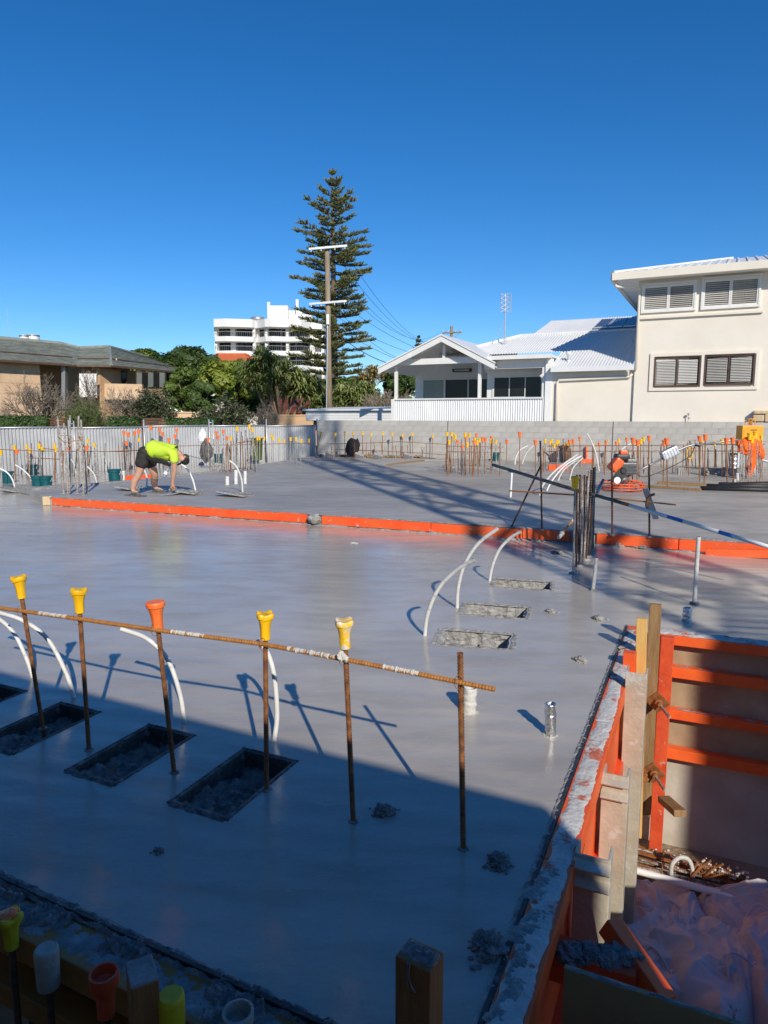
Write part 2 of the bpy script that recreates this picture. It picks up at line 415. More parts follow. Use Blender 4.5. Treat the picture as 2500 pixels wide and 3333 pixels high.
def FL(x): return Vector((x, 13.61 - .437 * (x + 6.62), 0))
upper = [tuple(fl0[:2]), tuple(FL(13.5)[:2]), (15, 6), (15.4, 18.9), tuple((wl + WU * 15.6)[:2]), tuple((wl + WU * .15)[:2])] + [tuple(p[:2]) for p in ub]
sheet('raised_slab', fill(upper, [], UZ, .002), 'slab_damp')

# ------------------------------------------------------------ rough lumps and crusts
def lump(c, r, sq=.6, seed=0, sub=3, rough=.45, fr=1.7):
    bm = bmesh.new(); bmesh.ops.create_icosphere(bm, subdivisions=sub, radius=1)
    c = Vector(c); vs = []
    for v in bm.verts:
        d = v.co.normalized(); k = 1 + rough * noise.noise(d * fr + Vector((seed * 3.1, seed, 0))) + rough * .5 * noise.noise(d * fr * 3 + Vector((seed, 5, 0))) + rough * .34 * noise.noise(d * 11 + Vector((seed, 5, 0))) + (rough * .3 * noise.noise(d * 24 + Vector((seed, 5, 0))) if sub > 3 else 0)
        vs.append(c + Vector((d.x * k * r, d.y * k * r, d.z * k * r * sq)))
    bm.verts.index_update(); fs = [[v.index for v in f.verts] for f in bm.faces]; bm.free()
    return vs, fs
def crust(p0, p1, w, h, seed=0, nx=60, ny=9, fr=9.0, thr=.0, side=None):
    """a ragged ribbon of spilt concrete along p0-p1, open at its ragged sides"""
    p0, p1 = Vector(p0), Vector(p1); x = (p1 - p0).normalized(); y = Z3.cross(x) if side is None else Vector(side); z = x.cross(y)
    if z.z < 0 and side is None: z = -z
    L = (p1 - p0).length; vs = []; fs = []
    for i in range(nx + 1):
        for j in range(ny + 1):
            s = j / ny * 2 - 1; t = i / nx
            e = 1 - .4 * abs(noise.noise((t * L * fr * .31 + .37, seed * 7.31 + .5, .3 + 2.7 * (s > 0)))) - .3 * abs(noise.noise((t * L * fr * 1.13 + .2, seed * 3.3 + .41, .6 + (s > 0))))
            q = p0 + x * (t * L) + y * (s * w / 2 * e)
            n = noise.noise(q * fr + Vector((seed, 0, 0))) * .6 + noise.noise(q * fr * 3.1) * .35 + noise.noise(q * fr * 7) * .2
            k = max(0, 1 - abs(s) ** 3) * min(1, t * nx / 2, (1 - t) * nx / 2)
            hh = (max(-.12, .42 + n - thr)) * h * k - .004
            vs.append(q + z * hh)
    for i in range(nx):
        for j in range(ny):
            a = i * (ny + 1) + j; fs.append((a, a + 1, a + ny + 2, a + ny + 1))
    return vs, fs

# ------------------------------------------------------------ void boxes in the slab
for k, c in enumerate(void_c):
    t = thing('void_former', ['black void box at the shade edge, farthest from the bare bar', 'black void box between two yellow-capped bars, joined beside a narrower box', 'black open void box beside the orange-capped bar', 'black void box with pale spilt concrete, beside the cloverleaf yellow-capped bar'][k], 'void former', (c[0], c[1], 0), rotz=ROT)
    a, b = VA, VB
    m = MB()
    lip = .012
    for (x, y, sx, sy) in ((0, -b, 2 * a + lip * 2, lip), (0, b, 2 * a + lip * 2, lip), (-a, 0, lip, 2 * b - lip), (a, 0, lip, 2 * b - lip)):
        m.cbox((x, y, -.002), (sx, sy, .016), .004)
    m.build('rim', 'ply_muddy', t)
    m = MB()
    for (x, y, sx, sy) in ((0, -b + .014, 2 * a - .02, .012), (0, b - .014, 2 * a - .02, .012), (-a + .014, 0, .012, 2 * b - .05), (a - .014, 0, .012, 2 * b - .05)):
        m.box((x, y, -.085), (sx, sy, .165))
    m.box((0, 0, -.162), (2 * a - .01, 2 * b - .01, .012)); m.build('box', 'ply_muddy', t)
    # concrete that slumped into the box
    vs = []; fs = []; nx, ny = 44, 70
    for i in range(nx + 1):
        for j in range(ny + 1):
            x, y = (i / nx * 2 - 1) * (a - .022), (j / ny * 2 - 1) * (b - .022); q = Vector((x, y, k * 3.3))
            h_ = -.1 + .08 * max(0, .5 - (y + .1) * 2.0 - x * .7) + .045 * noise.noise(q * 8) + .028 * noise.noise(q * 22) + .014 * noise.noise(q * 55)
            vs.append((x, y, max(-.155, min(-.015, h_))))
    for i in range(nx):
        for j in range(ny): q = i * (ny + 1) + j; fs.append((q, q + ny + 1, q + ny + 2, q + 1))
    m = MB(); m.add(vs, fs); m.build('slumped_concrete', 'concrete_dark', t, True)
    m = MB(); r2 = random.Random(k)
    for i in range(40 if k == 3 else 16):
        m.add(*lump((r2.uniform(-.05, a * .7), r2.uniform(-b * .9, -b * .1), -.1 + r2.uniform(-.02, .02)), r2.uniform(.006, .022), .6, i + k * 17, 3, .7))
    tag(m.build('spilt_concrete', 'concrete_rough', t, True), 'pale spilt concrete lying in the box', None, None, 'stuff')
    m = MB()
    for (p, q, w_, h_) in (((-a, -b), (a, -b), .06, .022), ((a, -b), (a, b), .03, .012), ((-a, b), (a, b), .028, .01), ((-a, -b), (-a, b), .03, .012)): m.add(*crust((*p, .002), (*q, .002), w_, h_, k + w_ * 50, 60, 8, 22))
    tag(m.build('smear', 'concrete_dark', t, True), None, None, None, 'stuff')
# ------------------------------------------------------------ rough recesses at right
for k, c in enumerate(rec_c):
    t = thing('slab_recess', ['shallow rough-edged recess in the slab, farthest from the bare bar', 'rough-edged recess in the slab, middle one of three', 'deep rough-edged recess in the slab, closest of three to the bare bar'][k], 'recess', (0, 0, 0))
    lp = rec_loops[k]; cc = Vector(c); m = MB(); n = len(lp); nz = 7; vs = []; fs = []
    for j in range(nz + 1):
        for i in range(n):
            p = lp[i]; d = (p - cc).normalized(); z = .005 - .165 * j / nz
            off = .022 * noise.noise((p.x * 20, p.y * 20, z * 30)) + .02 * noise.noise((p.x * 45, p.y * 45, z * 60)) - .012 * (j > 0) - .02 * j / nz
            if j == 0: off = .02
            vs.append((p.x + d.x * off, p.y + d.y * off, z))
    for j in range(nz):
        for i in range(n): fs.append((j * n + i, j * n + (i + 1) % n, (j + 1) * n + (i + 1) % n, (j + 1) * n + i))
    m.add(vs, fs); m.build('side', 'concrete_rough', t)
    m = MB(); r2 = random.Random(40 + k)
    m.prism([cc + (p - cc) * .97 for p in lp], -.168, -.16)
    for i in range(30):
        p = cc + Vector((r2.uniform(-.27, .27), r2.uniform(-.15, .15)))
        left = (cc.x - p.x) / .3
        m.add(*lump((p.x, p.y, -.15 + .09 * max(0, left + .2)), r2.uniform(.02, .06), .6, i, 2))
    m.build('rubble', 'concrete_rough', t)
    m = MB(); q = rect(c, .31, .2, R(-14))
    for i in range(4): m.add(*crust((*q[i], .001), (*q[(i + 1) % 4], .001), .06, .018, i + k, 40, 6, 16))
    m.build('lip', 'concrete_rough', t, True)

# ------------------------------------------------------------ starter bars
def rod_mb(L, r=.01, rib=.0022, step=.014, n=8):
    k = max(2, int(L / step)); pts = []; rs = []
    for i in range(k):
        z = L * i / k
        pts += [(0, 0, z), (0, 0, z + step * .55), (0, 0, z + step * .6), (0, 0, z + step * .95)]; rs += [r, r, r + rib, r + rib]
    pts.append((0, 0, L)); rs.append(r)
    return MB().tube(pts, rs, n)
def bar_between(p0, p1, r=.01, name='bar', m='rust', parent=None, ribs=True, wob=0.0):
    p0, p1 = Vector(p0), Vector(p1); d = p1 - p0
    mb = rod_mb(d.length, r) if ribs else MB().tube([(0, 0, 0), (0, 0, d.length)], r, 8)
    o = mb.build(name, m, parent, False, p0); o.rotation_euler = d.to_track_quat('Z', 'Y').to_euler(); return smooth_angle(o, 50) if not ribs else o
CAPP = [(.021, 0), (.0225, .002), (.0225, .05), (.026, .075), (.034, .098), (.0395, .102), (.041, .110), (.041, .118), (.037, .125), (.02, .123)]
def cap_mesh(name, m, lob=0, amp=0, s=1.0):
    mb = MB(); n = 48; vs = []; fs = []
    for (r, z) in CAPP:
        k = max(0, min(1, (z - .07) / .03))
        for j in range(n):
            th = 2 * math.pi * j / n; rr = r * s * (1 + amp * k * math.cos(lob * th) + (.07 * (1 - k) * (1 if math.cos(6 * th) > .55 else 0) if z > .003 else 0))
            vs.append((rr * math.cos(th), rr * math.sin(th), z * s + (.004 * k * math.cos(lob * th) if lob else 0)))
    for i in range(len(CAPP) - 1):
        for j in range(n): j2 = (j + 1) % n; fs.append((i * n + j, i * n + j2, (i + 1) * n + j2, (i + 1) * n + j))
    fs += [tuple(range(n - 1, -1, -1)), tuple((len(CAPP) - 1) * n + j for j in range(n))]; mb.add(vs, fs)
    return smooth_mesh(mb.mesh(name, m), 28)
def smooth_mesh(me, deg=35):
    me.polygons.foreach_set('use_smooth', [True] * len(me.polygons)); me.set_sharp_from_angle(angle=R(deg)); return me
CAPS = {'y': cap_mesh('safety_cap', 'cap_yellow', 3, .06), 'c': cap_mesh('safety_cap', 'cap_yellow', 4, .14),
        'k': cap_mesh('safety_cap', 'cap_yellow_caked', 4, .13), 'o': cap_mesh('safety_cap', 'cap_orange', 0, 0)}
front = [((60, 1876), (140, 2372), 'y', 'rusty starter bar with yellow cap, standing in the joined void boxes'),
         ((255, 1918), (290, 2442), 'y', 'rusty starter bar with yellow cap, next to the orange-capped bar'),
         ((505, 1958), (567, 2515), 'o', 'rusty starter bar with orange cap tied to the horizontal bar'),
         ((863, 1996), (868, 2572), 'c', 'rusty starter bar with clean cloverleaf yellow cap beside a curved conduit'),
         ((1120, 2018), (1150, 2674), 'k', 'rusty starter bar whose yellow cap is smeared with concrete'),
         ((1498, 2124), (1508, 2762), None, 'bare rusty starter bar without a cap at the end of the horizontal bar')]
rods = []
for (tp, bp, c, lab) in front:
    b = G(*bp); top = atY(*tp, b.y - .02); d = top - b
    capL = .118 if c else 0
    t = thing('starter_bar', lab, 'rebar', b); t.rotation_euler = d.to_track_quat('Z', 'Y').to_euler()
    L = d.length
    lit = L * .42
    rod_mb(L - capL + (.05 if c else 0) + .14, .0105).build('rod', 'rust_front', t, False, (0, 0, -.14))
    if c:
        s = (1.12 if c == 'o' else 1.0)
        cp = put('safety_cap', CAPS[c], t, (0, 0, L - .125 * s)); cp.scale = (s, s, s); cp.rotation_euler = (0, 0, .4)
    m = MB(); m.add(*lump((0, 0, .0), .022, .5, len(rods), 3)); m.build('concrete_collar', 'concrete_wet_crust', t, True)
    rods.append((b, top, d))
def on_rod(i, py):       # point on rod i at photo row py
    b, top, d = rods[i]; lo, hi = 0, 1
    for _ in range(40):
        q = b + d * ((lo + hi) / 2); dz = q - CP
        yy = 1666.5 - FPX * (dz.z * _c + dz.y * _s) / (dz.y * _c - dz.z * _s)
        if yy > py: lo = (lo + hi) / 2
        else: hi = (lo + hi) / 2
    return b + d * lo
cross = [on_rod(i, y) for i, y in enumerate([1985, 2010, 2046, 2092, 2140, 2214])]
off = -V * .022
pts = [cross[0] + (cross[0] - cross[1]) * 1.2] + cross
pts.append(cross[5] + (cross[5] - cross[4]) * .3)
pts = [p + off for p in pts]
t = thing('horizontal_rebar', 'long rusty horizontal reinforcing bar tied across the row of starter bars', 'rebar', pts[0])
m = MB(); fine = []
tot = 0
for i in range(len(pts) - 1):
    n = int((pts[i + 1] - pts[i]).length / .0065)
    fine += [pts[i].lerp(pts[i + 1], j / n) for j in range(n)]
fine = [p - pts[0] for p in fine]
m.tube(fine, [.0095 if (i % 2) else .0116 for i in range(len(fine))], 8); m.build('rod', 'rust_bright', t)
m = MB(); r2 = random.Random(3)
for (a, b_, e) in ((1, .35, .85), (2, .0, .0), (3, .15, .48), (4, .3, 1.0), (5, .35, .68)):
    for j in range(34):
        break
    if e:
        n = 130; q0, q1 = pts[a].lerp(pts[a + 1], b_) - pts[0], pts[a].lerp(pts[a + 1], e) - pts[0]; big = 1.5 if a == 4 else 1.0
        P_ = [q0.lerp(q1, k / n) + Vector((0, 0, .002 + (-.006 * abs(noise.noise((k * .13, a, 7))) if a == 4 else 0))) for k in range(n + 1)]
        m.tube(P_, [max(.004, (.0105 + .005 * big * (noise.noise((k * .09, a, 0)) + .6 * noise.noise((k * .31, a, 3)))) * min(1, k / 8 + .3, (n - k) / 8 + .3)) for k in range(n + 1)], 10)
for j in range(8): m.add(*lump(cross[4] + off - pts[0] + Vector((r2.uniform(-.018, .018), -.012, r2.uniform(-.02, .03))), r2.uniform(.008, .015), 1, j, 3, .6))
tag(m.build('concrete_splash', 'cement_pale', t, True), 'pale dried concrete on the bar', None, None, 'stuff')
for i, p in enumerate(cross):
    m = MB(); pp = p + off - pts[0]
    ring = [pp + Vector((math.cos(a) * .017, -.004, math.sin(a) * .03)) for a in [k * .5 for k in range(14)]]
    m.tube(ring, .0014, 5); m.build('tie_wire', 'rust', t)

# ------------------------------------------------------------ conduits in the foreground
def conduit(pix, y0, y1, label, r=.0125, m='pvc', group=None, stripe=None, z0=0.0, name='conduit'):
    b = G(*pix[0], z0); P = [b - Vector((0, 0, .05))]; n = len(pix)
    for i, p in enumerate(pix): P.append(b if i == 0 else atY(*p, b.y + y0 + (y1 - y0) * (i / (n - 1)) ** 1.5))
    q = spline(P, 8); t = thing(name, label, 'conduit', b, group)
    mb = MB(); mb.tube([p - b for p in q], r, 12, cap=False)
    mb.tube([p - b for p in rev(q)], r * .82, 12, cap=False)
    o = mb.build('pipe', m, t, True)
    k = (q[-1] - q[-2]).normalized(); e = q[-1] - b
    mb = MB(); mb.tube([e - k * .004, e + k * .006], r * 1.12, 12, cap=False); mb.tube([e + k * .006, e - k * .03], r * .8, 12, cap=False); mb.build('rim', m, t, True)
    mb = MB(); mb.tube([e - k * .012, e - k * .010], r * .82, 12); mb.build('bore', 'black_plastic', t)
    return t
conduit([(107, 2205), (85, 2140), (45, 2060), (-10, 2010), (-70, 1985)], 0, .12, 'white curved conduit leaning out of frame behind the joined void boxes', .0135)
conduit([(240, 2270), (215, 2190), (155, 2080), (75, 2020), (-10, 1992)], 0, .1, 'long white curved conduit between the two bars with clean yellow caps', .0135)
conduit([(600, 2350), (585, 2255), (545, 2145), (480, 2080), (398, 2048)], 0, .1, 'white curved conduit rising behind the orange-capped bar', .0135)
conduit([(893, 2410), (902, 2330), (894, 2210), (873, 2130), (838, 2086)], 0, .05, 'white conduit standing close behind the cloverleaf-capped bar', .0135)
conduit([(1383, 2068), (1392, 2000), (1425, 1920), (1480, 1860), (1540, 1824)], 0, -.35, 'arched white conduit beside the deep recess, closest to the bare bar', .016)
conduit([(1488, 1978), (1492, 1910), (1512, 1838), (1556, 1770), (1618, 1722)], 0, -.3, 'arched white conduit beside the middle recess, reaching the orange board', .0165)
conduit([(1594, 1890), (1602, 1845), (1625, 1790), (1660, 1752), (1692, 1732)], 0, -.25, 'arched white conduit beside the shallow recess', .0165)

# ------------------------------------------------------------ stubs and lumps on the lower slab
def stub(px, py, top, label, m, r, wrap=False, lean=0, z0=0.0):
    b = G(px, py, z0); tp = atY(px + lean, top, b.y); d = tp - b
    t = thing('pipe_stub', label, 'pipe', b); n = 20; L = d.length; mb = MB(); prof = [(r * 1.02, -.05)]
    mb2 = []
    for i in range(n + 1):
        k = i / n; prof.append((r * (1 + (.1 if wrap else .015) * noise.noise((px, k * 9, 0))), k * L))
    prof += [(r * .82, L), (r * .8, L - .05)]
    mb.lathe(prof, 18)
    if wrap:
        mb.v = [tuple(Vector(v) + Vector((v[0], v[1], 0)) * (.2 * noise.noise(Vector(v) * 45))) for v in mb.v]
    o = mb.build('pipe', m, t, True); o.rotation_euler = d.to_track_quat('Z', 'Y').to_euler()
    mb = MB(); mb.lathe([(r * .79, 0), (r * .79, .004)], 14, (0, 0, L - .045)); q = mb.build('bore', 'black_plastic', t); q.rotation_euler = o.rotation_euler
    mb = MB(); mb.add(*crust((-r * 1.7, 0, 0), (r * 1.7, 0, 0), r * 3, .02, px, 14, 9, 30)); mb.build('concrete_collar', 'slab_wet', t, True)
    return t
stub(1526, 2318, 2236, 'squat pipe stub wrapped in white plaster beside the bare bar', 'pvc_dirty', .043, True, 4)
stub(1792, 2392, 2290, 'foil-wrapped silver pipe stub on the slab by the excavation form', 'foil', .030, True, 0)
stub(2237, 2022, 1978, 'broken foil-wrapped pipe stub beside the tall grey pipe', 'foil', .035, True, 0)
for (bx, by, tx, ty, lab, r) in ((1930, 1921, 1942, 1816, 'thin white concrete-caked pipe leaning beside the column bars', .019), (2260, 1965, 2274, 1748, 'tall grey pipe standing in the lattice shadow before the orange board', .019)):
    b = G(bx, by); d = atY(tx, ty, b.y) - b; t = thing('standing_pipe', lab, 'pipe', b)
    n = 30; mb = MB(); mb.tube([d * (i / n) - Vector((0, 0, .03)) * (i == 0) for i in range(n + 1)], [r * (1 + .22 * max(0, noise.noise((bx, i * .7, 0)))) for i in range(n + 1)], 12)
    mb.build('pipe', 'pvc_dirty', t, True); mb = MB(); mb.tube([d, d * 1.004], r * .75, 10); mb.build('bore', 'black_plastic', t)
    mb = MB(); mb.add(*lump((0, 0, 0), .045, .45, bx, 3)); mb.build('concrete_collar', 'concrete_wet_crust', t, True)
lumps = [(1250, 2645, .055, 'dark clod of wet concrete beside the bar with the smeared cap', 'concrete_wet_crust'), (1622, 2808, .06, 'clod of wet concrete in the shade beside the bare bar', 'concrete_wet_crust'),
         (1592, 3085, .075, 'big clod of wet concrete against the excavation form', 'concrete_wet_crust'), (517, 2772, .024, 'small dark clod on the shaded slab below the void boxes', 'concrete_wet_crust'),
         (1888, 2150, .055, 'crusty grey lump of concrete by the timber corner', 'concrete_rough'), (1792, 1993, .055, 'pointed grey lump beside the middle recess', 'concrete_rough'),
         (1946, 2015, .06, 'pale flat lump on the slab beyond the timber corner', 'concrete_rough'), (1252, 1717, .06, 'pale block lying against the orange edge board', 'concrete_rough'),
         (1150, 1770, .07, 'pale flat scrap lying on the open slab', 'pvc_dirty'), (1815, 1800, .1, 'dark block lying in the lattice shadow', 'concrete_wet_crust'),
         (330, 1652, .08, 'white scrap lying below the orange edge board', 'pvc_white'), (2010, 1778, .09, 'grey slab scrap against the orange board by the column bars', 'concrete_rough'),
         (2090, 1783, .12, 'flat grey scrap against the orange board beyond the column bars', 'concrete_rough')]
for i, (px, py, r, lab, mm) in enumerate(lumps):
    r *= .72; b = G(px, py); mb = MB(); sq = .62 if r < .065 and mm != 'pvc_dirty' else .3
    mb.add(*lump((0, 0, r * sq * .2), r, sq, i + 3, 5, .6, 1.6))
    if i < 7:
        for j in range(9): 
            a = rnd.uniform(0, 6.3); q = r * rnd.uniform(.9, 2.0); mb.add(*lump((math.cos(a) * q, math.sin(a) * q, .002), r * rnd.uniform(.1, .28), .6, j, 2))
    tag(mb.build('concrete_lump', mm, None, True, b), lab, 'concrete lump')

# ------------------------------------------------------------ orange edge board between the slabs
t = thing('edge_form', 'long orange form board edging the raised slab', 'formwork', fl0)
x = -6.62; r2 = random.Random(5); nrm = Vector((-.4, -.916, 0))
ang = math.atan2(-.437, 1)
segs = [(-6.55, -3.75), (-3.74, -1.25), (-1.0, .72), (.73, 2.0), (2.01, 2.62), (2.95, 3.9), (3.91, 6.4), (6.41, 9.5)]
for i, (a, b) in enumerate(segs):
    p, q = FL(a) - fl0 + nrm * .02, FL(b) - fl0 + nrm * .02
    m = MB(); dz = r2.uniform(-.006, .006)
    m.beam(p + Z3 * (.086 + dz), q + Z3 * (.086 + dz + r2.uniform(-.004, .004)), .032, .15, ch=.004); m.build('plank', 'form_orange_far', t)
m = MB()
for a, b in [(-6.6, -3.5), (-3.5, -.4), (-.4, 2.7), (2.7, 5.8), (5.8, 9)]:
    m.add(*crust(FL(a) - fl0 + Z3 * .168, FL(b) - fl0 + Z3 * .168, .1, .022, a, 150, 6, 7))
    m.add(*crust(FL(a) - fl0 + nrm * .05, FL(b) - fl0 + nrm * .05, .1, .03, a + 2, 150, 8, 6, -.1))
for a in (-1.12, 2.78): m.add(*lump(FL(a) - fl0 + nrm * .03 + Z3 * .09, .12, .7, a, 3))
tag(m.build('concrete_crust', 'concrete_rough', t, True), 'grey concrete crust along the board', None, None, 'stuff')
m = MB(); m.box(Vector((-.09, .05, .09)), (.16, .09, .17), Matrix.Rotation(.5, 3, 'Z')); m.build('end_block', 'timber_pale', t)
# second board leaning at the right
m = MB(); m.beam(FL(4.2) + nrm * .18 + Z3 * .03, FL(8) + nrm * .05 + Z3 * .22, .03, .1); tag(m.build('loose_board', 'form_orange_far'), 'loose orange board leaning along the edge board beyond the tall grey pipe', 'board')
# kerb at the left corner of the raised slab
t = thing('edge_kerb', 'ragged concrete kerb with orange patch at the corner of the raised slab', 'kerb', G(120, 1605))
b = G(120, 1605)
for (p, q, mm, h) in (((78, 1600), (140, 1612), 'concrete_rough', .18), ((112, 1605), (135, 1609), 'form_orange_far', .12), ((140, 1606), (260, 1592), 'concrete_rough', .16)):
    m = MB(); m.beam(G(*p) - b + Z3 * h / 2 - (V * .12 if mm != 'form_orange_far' else V * -.0), G(*q) - b + Z3 * h / 2 - (V * .12 if mm != 'form_orange_far' else V * -.0), .2 if mm != 'form_orange_far' else .02, h, ch=.03); m.build('kerb_piece', mm, t)

# faint ridges left by the float on the open slab
m = MB()
for (p, q) in (((380, 1790), (1300, 1846)), ((560, 1808), (1200, 1842)), ((0, 1930), (700, 1950)), ((620, 1985), (1320, 2045)), ((1270, 2035), (1540, 1900)), ((1100, 2200), (1390, 2065)), ((30, 1830), (300, 1832)), ((1350, 2600), (1420, 2810)), ((300, 2900), (620, 2760)), ((1590, 2080), (1700, 2200))):
    a, b = G(*p), G(*q); m.add(*crust(a + Z3 * .0006, b + Z3 * .0006, .014, .0035, p[0], int((b - a).length * 22), 4, 6, .1))
tag(m.build('float_ridges', 'slab_wet', bpy.data.objects['concrete_slab'], True), None, None, None, 'stuff')
# ================================================================= excavation formwork at right
PL0 = Vector((*near_c, 0)); PLD = (Vector((*pl_far, 0)) - PL0).normalized(); PLN = Vector((PLD.y, -PLD.x, 0)); PLL = (Vector((*pl_far, 0)) - PL0).length
def F1(s, o, z=0): return PL0 + PLD * s + PLN * o + Z3 * z
t = thing('excavation_form', 'orange formwork with concrete-covered top along the open excavation', 'formwork', F1(0, 0))
B0 = F1(0, 0)
def local(p): return Vector(p) - B0
for (a, b) in ((-.25, 1.05), (1.055, 2.85), (2.855, PLL - .02)):
    m = MB(); m.beam(local(F1(a, .078, -.042)), local(F1(b, .078, -.042)), .118, .1, ch=.005); m.build('top_plank', 'form_orange', t)
    m = MB(); m.beam(local(F1(a, .008, -.112)), local(F1(b, .008, -.112)), .016, .24); m.build('ply_edge', 'ply_black', t)
    m = MB(); m.beam(local(F1(a, .1, -.35)), local(F1(b, .1, -.35)), .02, .5); m.build('panel', 'form_orange', t)
for z in (-.55, -1.05, -1.5):
    m = MB(); m.beam(local(F1(-.25, .125, z)), local(F1(PLL - .1, .125, z)), .05, .1, ch=.006); m.build('rail', 'form_red', t)
m = MB()
for k in range(5):
    a, b = k * .9 - .25, k * .9 + .66
    m.add(*crust(local(F1(a, .076, .0125)), local(F1(b, .076, .0125)), .108, .006, k, 130, 24, 16, -.4))
m.build('concrete_coat', 'form_top', t, True)
m = MB()
for k in range(5):
    a, b = k * .9 - .25, k * .9 + .66
    m.add(*crust(local(F1(a, .0, .004)), local(F1(b, .0, .004)), .045, .009, k + 9, 260, 12, 31, -.2))
r2 = random.Random(8)
for i in range(6):
    s = -.2 + i * .2 + r2.uniform(-.05, .05); m.add(*crust(local(F1(s, r2.uniform(.02, .06), .012)), local(F1(s + .2, r2.uniform(.06, .12), .012)), r2.uniform(.05, .1), .014, i, 40, 14, 30, .0))
for i in range(7):
    s = r2.uniform(3.2, 4.3); m.add(*crust(local(F1(s, r2.uniform(.01, .04), .01)), local(F1(s + .13, r2.uniform(.05, .1), .01)), .05, .02, i, 30, 10, 36, .05))
tag(m.build('concrete_crust', 'concrete_rough', t, True), 'lumpy spilt concrete along the form edge', None, None, 'stuff')

def soldier(s, o, ztop, zbot, label, w=.13, dpt=.1, notches=0, m='aluminium'):
    b = F1(s, o, zbot); t = thing('soldier_beam', label, 'beam', b, rotz=math.atan2(PLD.y, PLD.x) - R(90))
    L = ztop - zbot
    mb = MB(); mb.cbox((0, -dpt / 2, L / 2), (w, .012, L), .004); mb.build('web', m, t)
    for sx in (-1, 1):
        mb = MB(); mb.cbox((sx * (w / 2 - .006), 0, L / 2 + .002), (.012, dpt, L), .003); mb.build('flange', m, t)
    for k in range(notches):
        mb = MB(); mb.cbox((0, -dpt / 2 - .022, L - .03 - k * .075), (w + .004, .05, .012), .003, Matrix.Rotation(.5, 3, 'X')); mb.build('stiffener', 'aluminium', t)
    return t
soldier(3.1, .2, .12, PITZ + .02, 'tall scuffed aluminium soldier beam beside the yellow timber', .13, .12)
soldier(1.98, .2, -.03, PITZ + .02, 'aluminium soldier beam with stiffener plates, middle of the excavation form', .13, .1, 2)
soldier(1.16, .2, .03, PITZ + .02, 'scuffed aluminium soldier beam with caked concrete at its foot', .14, .1, 2)

def stick(tp, bp, Y, w, d, name, label, cat, m, Y2=None, parent=None, ch=.004):
    a, b = atY(*bp, Y if Y2 is None else Y2), atY(*tp, Y)
    mb = MB(); dv = b - a; mb.cbox((0, 0, dv.length / 2), (w, d, dv.length), ch)
    o = mb.build(name, m, parent, False, a); q = dv.to_track_quat('Z', 'Y').to_euler(); o.rotation_euler = (q.x, q.y, q.z)
    x = dv.normalized(); y0 = V - x * V.dot(x); y0.normalize(); xx = y0.cross(x)
    o.rotation_euler = Matrix((xx, y0, x)).transposed().to_euler()
    if label: tag(o, label, cat)
    return o
stick((2050, 2122), (2048, 2260), 4.75, .085, .085, 'timber_block', 'short orange painted timber block at the form corner', 'timber', 'form_orange')
stick((2090, 2012), (2072, 2720), 5.0, .075, .06, 'timber_stud', 'yellow timber stud standing at the corner of the excavation', 'timber', 'timber_yellow')
stick((2134, 1966), (2100, 2650), 5.12, .085, .05, 'timber_stud', 'tall weathered brown timber stud with split top', 'timber', 'timber_brown')

# far side of the excavation
FO = Vector((*pl_far, 0)); FN = Vector((math.sin(R(24)), math.cos(R(24)), 0)); FUx = Vector((math.cos(R(24)), -math.sin(R(24)), 0))
def FP(s, o, z=0): return FO + FUx * s - FN * o + Z3 * z
def fz(px, py, o=.14): return onp(px, py, FO - FN * o, FN).z
t = thing('panel_form', 'orange framed formwork panel on the far side of the excavation', 'formwork', FP(0, 0)); B1 = FP(0, 0)
p = onp(2170, 2060, FO - FN * .2, FN); s0 = (p - FO).dot(FUx)
zs = [(fz(2190, a), fz(2190, b)) for a, b in ((2068, 2099), (2171, 2205), (2311, 2340), (2438, 2471))]
for i, (za, zb) in enumerate(zs):
    m = MB(); m.beam(FP(s0 - .05, .1, (za + zb) / 2) - B1, FP(6.4, .1, (za + zb) / 2) - B1, .09, za - zb, ch=.004); m.build('rail', 'form_orange', t)
m = MB(); m.beam(FP(s0 - .1, .035, (zs[0][0] + zs[3][1]) / 2 - .02) - B1, FP(6.4, .035, (zs[0][0] + zs[3][1]) / 2 - .02) - B1, .02, zs[0][0] - zs[3][1]); m.build('ply_panel', 'ply', t)
zst = zs[0][0] + .0
for s in (s0 + .01, s0 + 2.4, s0 + 4.8):
    m = MB(); zb = fz(2140, 2775, .2); m.cbox(FP(s, .19, (zst + zb) / 2) - B1, (.1, .07, zst - zb), .005, Matrix.Rotation(-R(24), 3, 'Z')); m.build('stud', 'form_red', t)
m = MB()
for k in range(6): m.add(*crust(FP(s0 - .1 + k, .06, zst + .005) - B1, FP(s0 + .95 + k, .06, zst + .005) - B1, .17, .02, k, 90, 10, 14, .0))
tag(m.build('concrete_crust', 'form_top', t, True), 'dried concrete along the top rail', None, None, 'stuff')
m = MB()
for k in range(3): m.add(*crust(FP(s0 + k, .1, zs[1][0] + .001) - B1, FP(s0 + .95 + k, .1, zs[1][0] + .001) - B1, .06, .008, k, 60, 6, 18)); m.add(*crust(FP(s0 + k, .1, zs[2][0] + .001) - B1, FP(s0 + .95 + k, .1, zs[2][0] + .001) - B1, .06, .012, k, 60, 6, 18))
m.build('rail_crust', 'concrete_rough', t, True)
m = MB(); m.beam(FP(-.2, .012, (PITZ + zs[3][1]) / 2), FP(7.4, .012, (PITZ + zs[3][1]) / 2), .03, zs[3][1] - PITZ)
tag(m.build('pit_wall', 'concrete_wall'), None, None, None, 'structure')
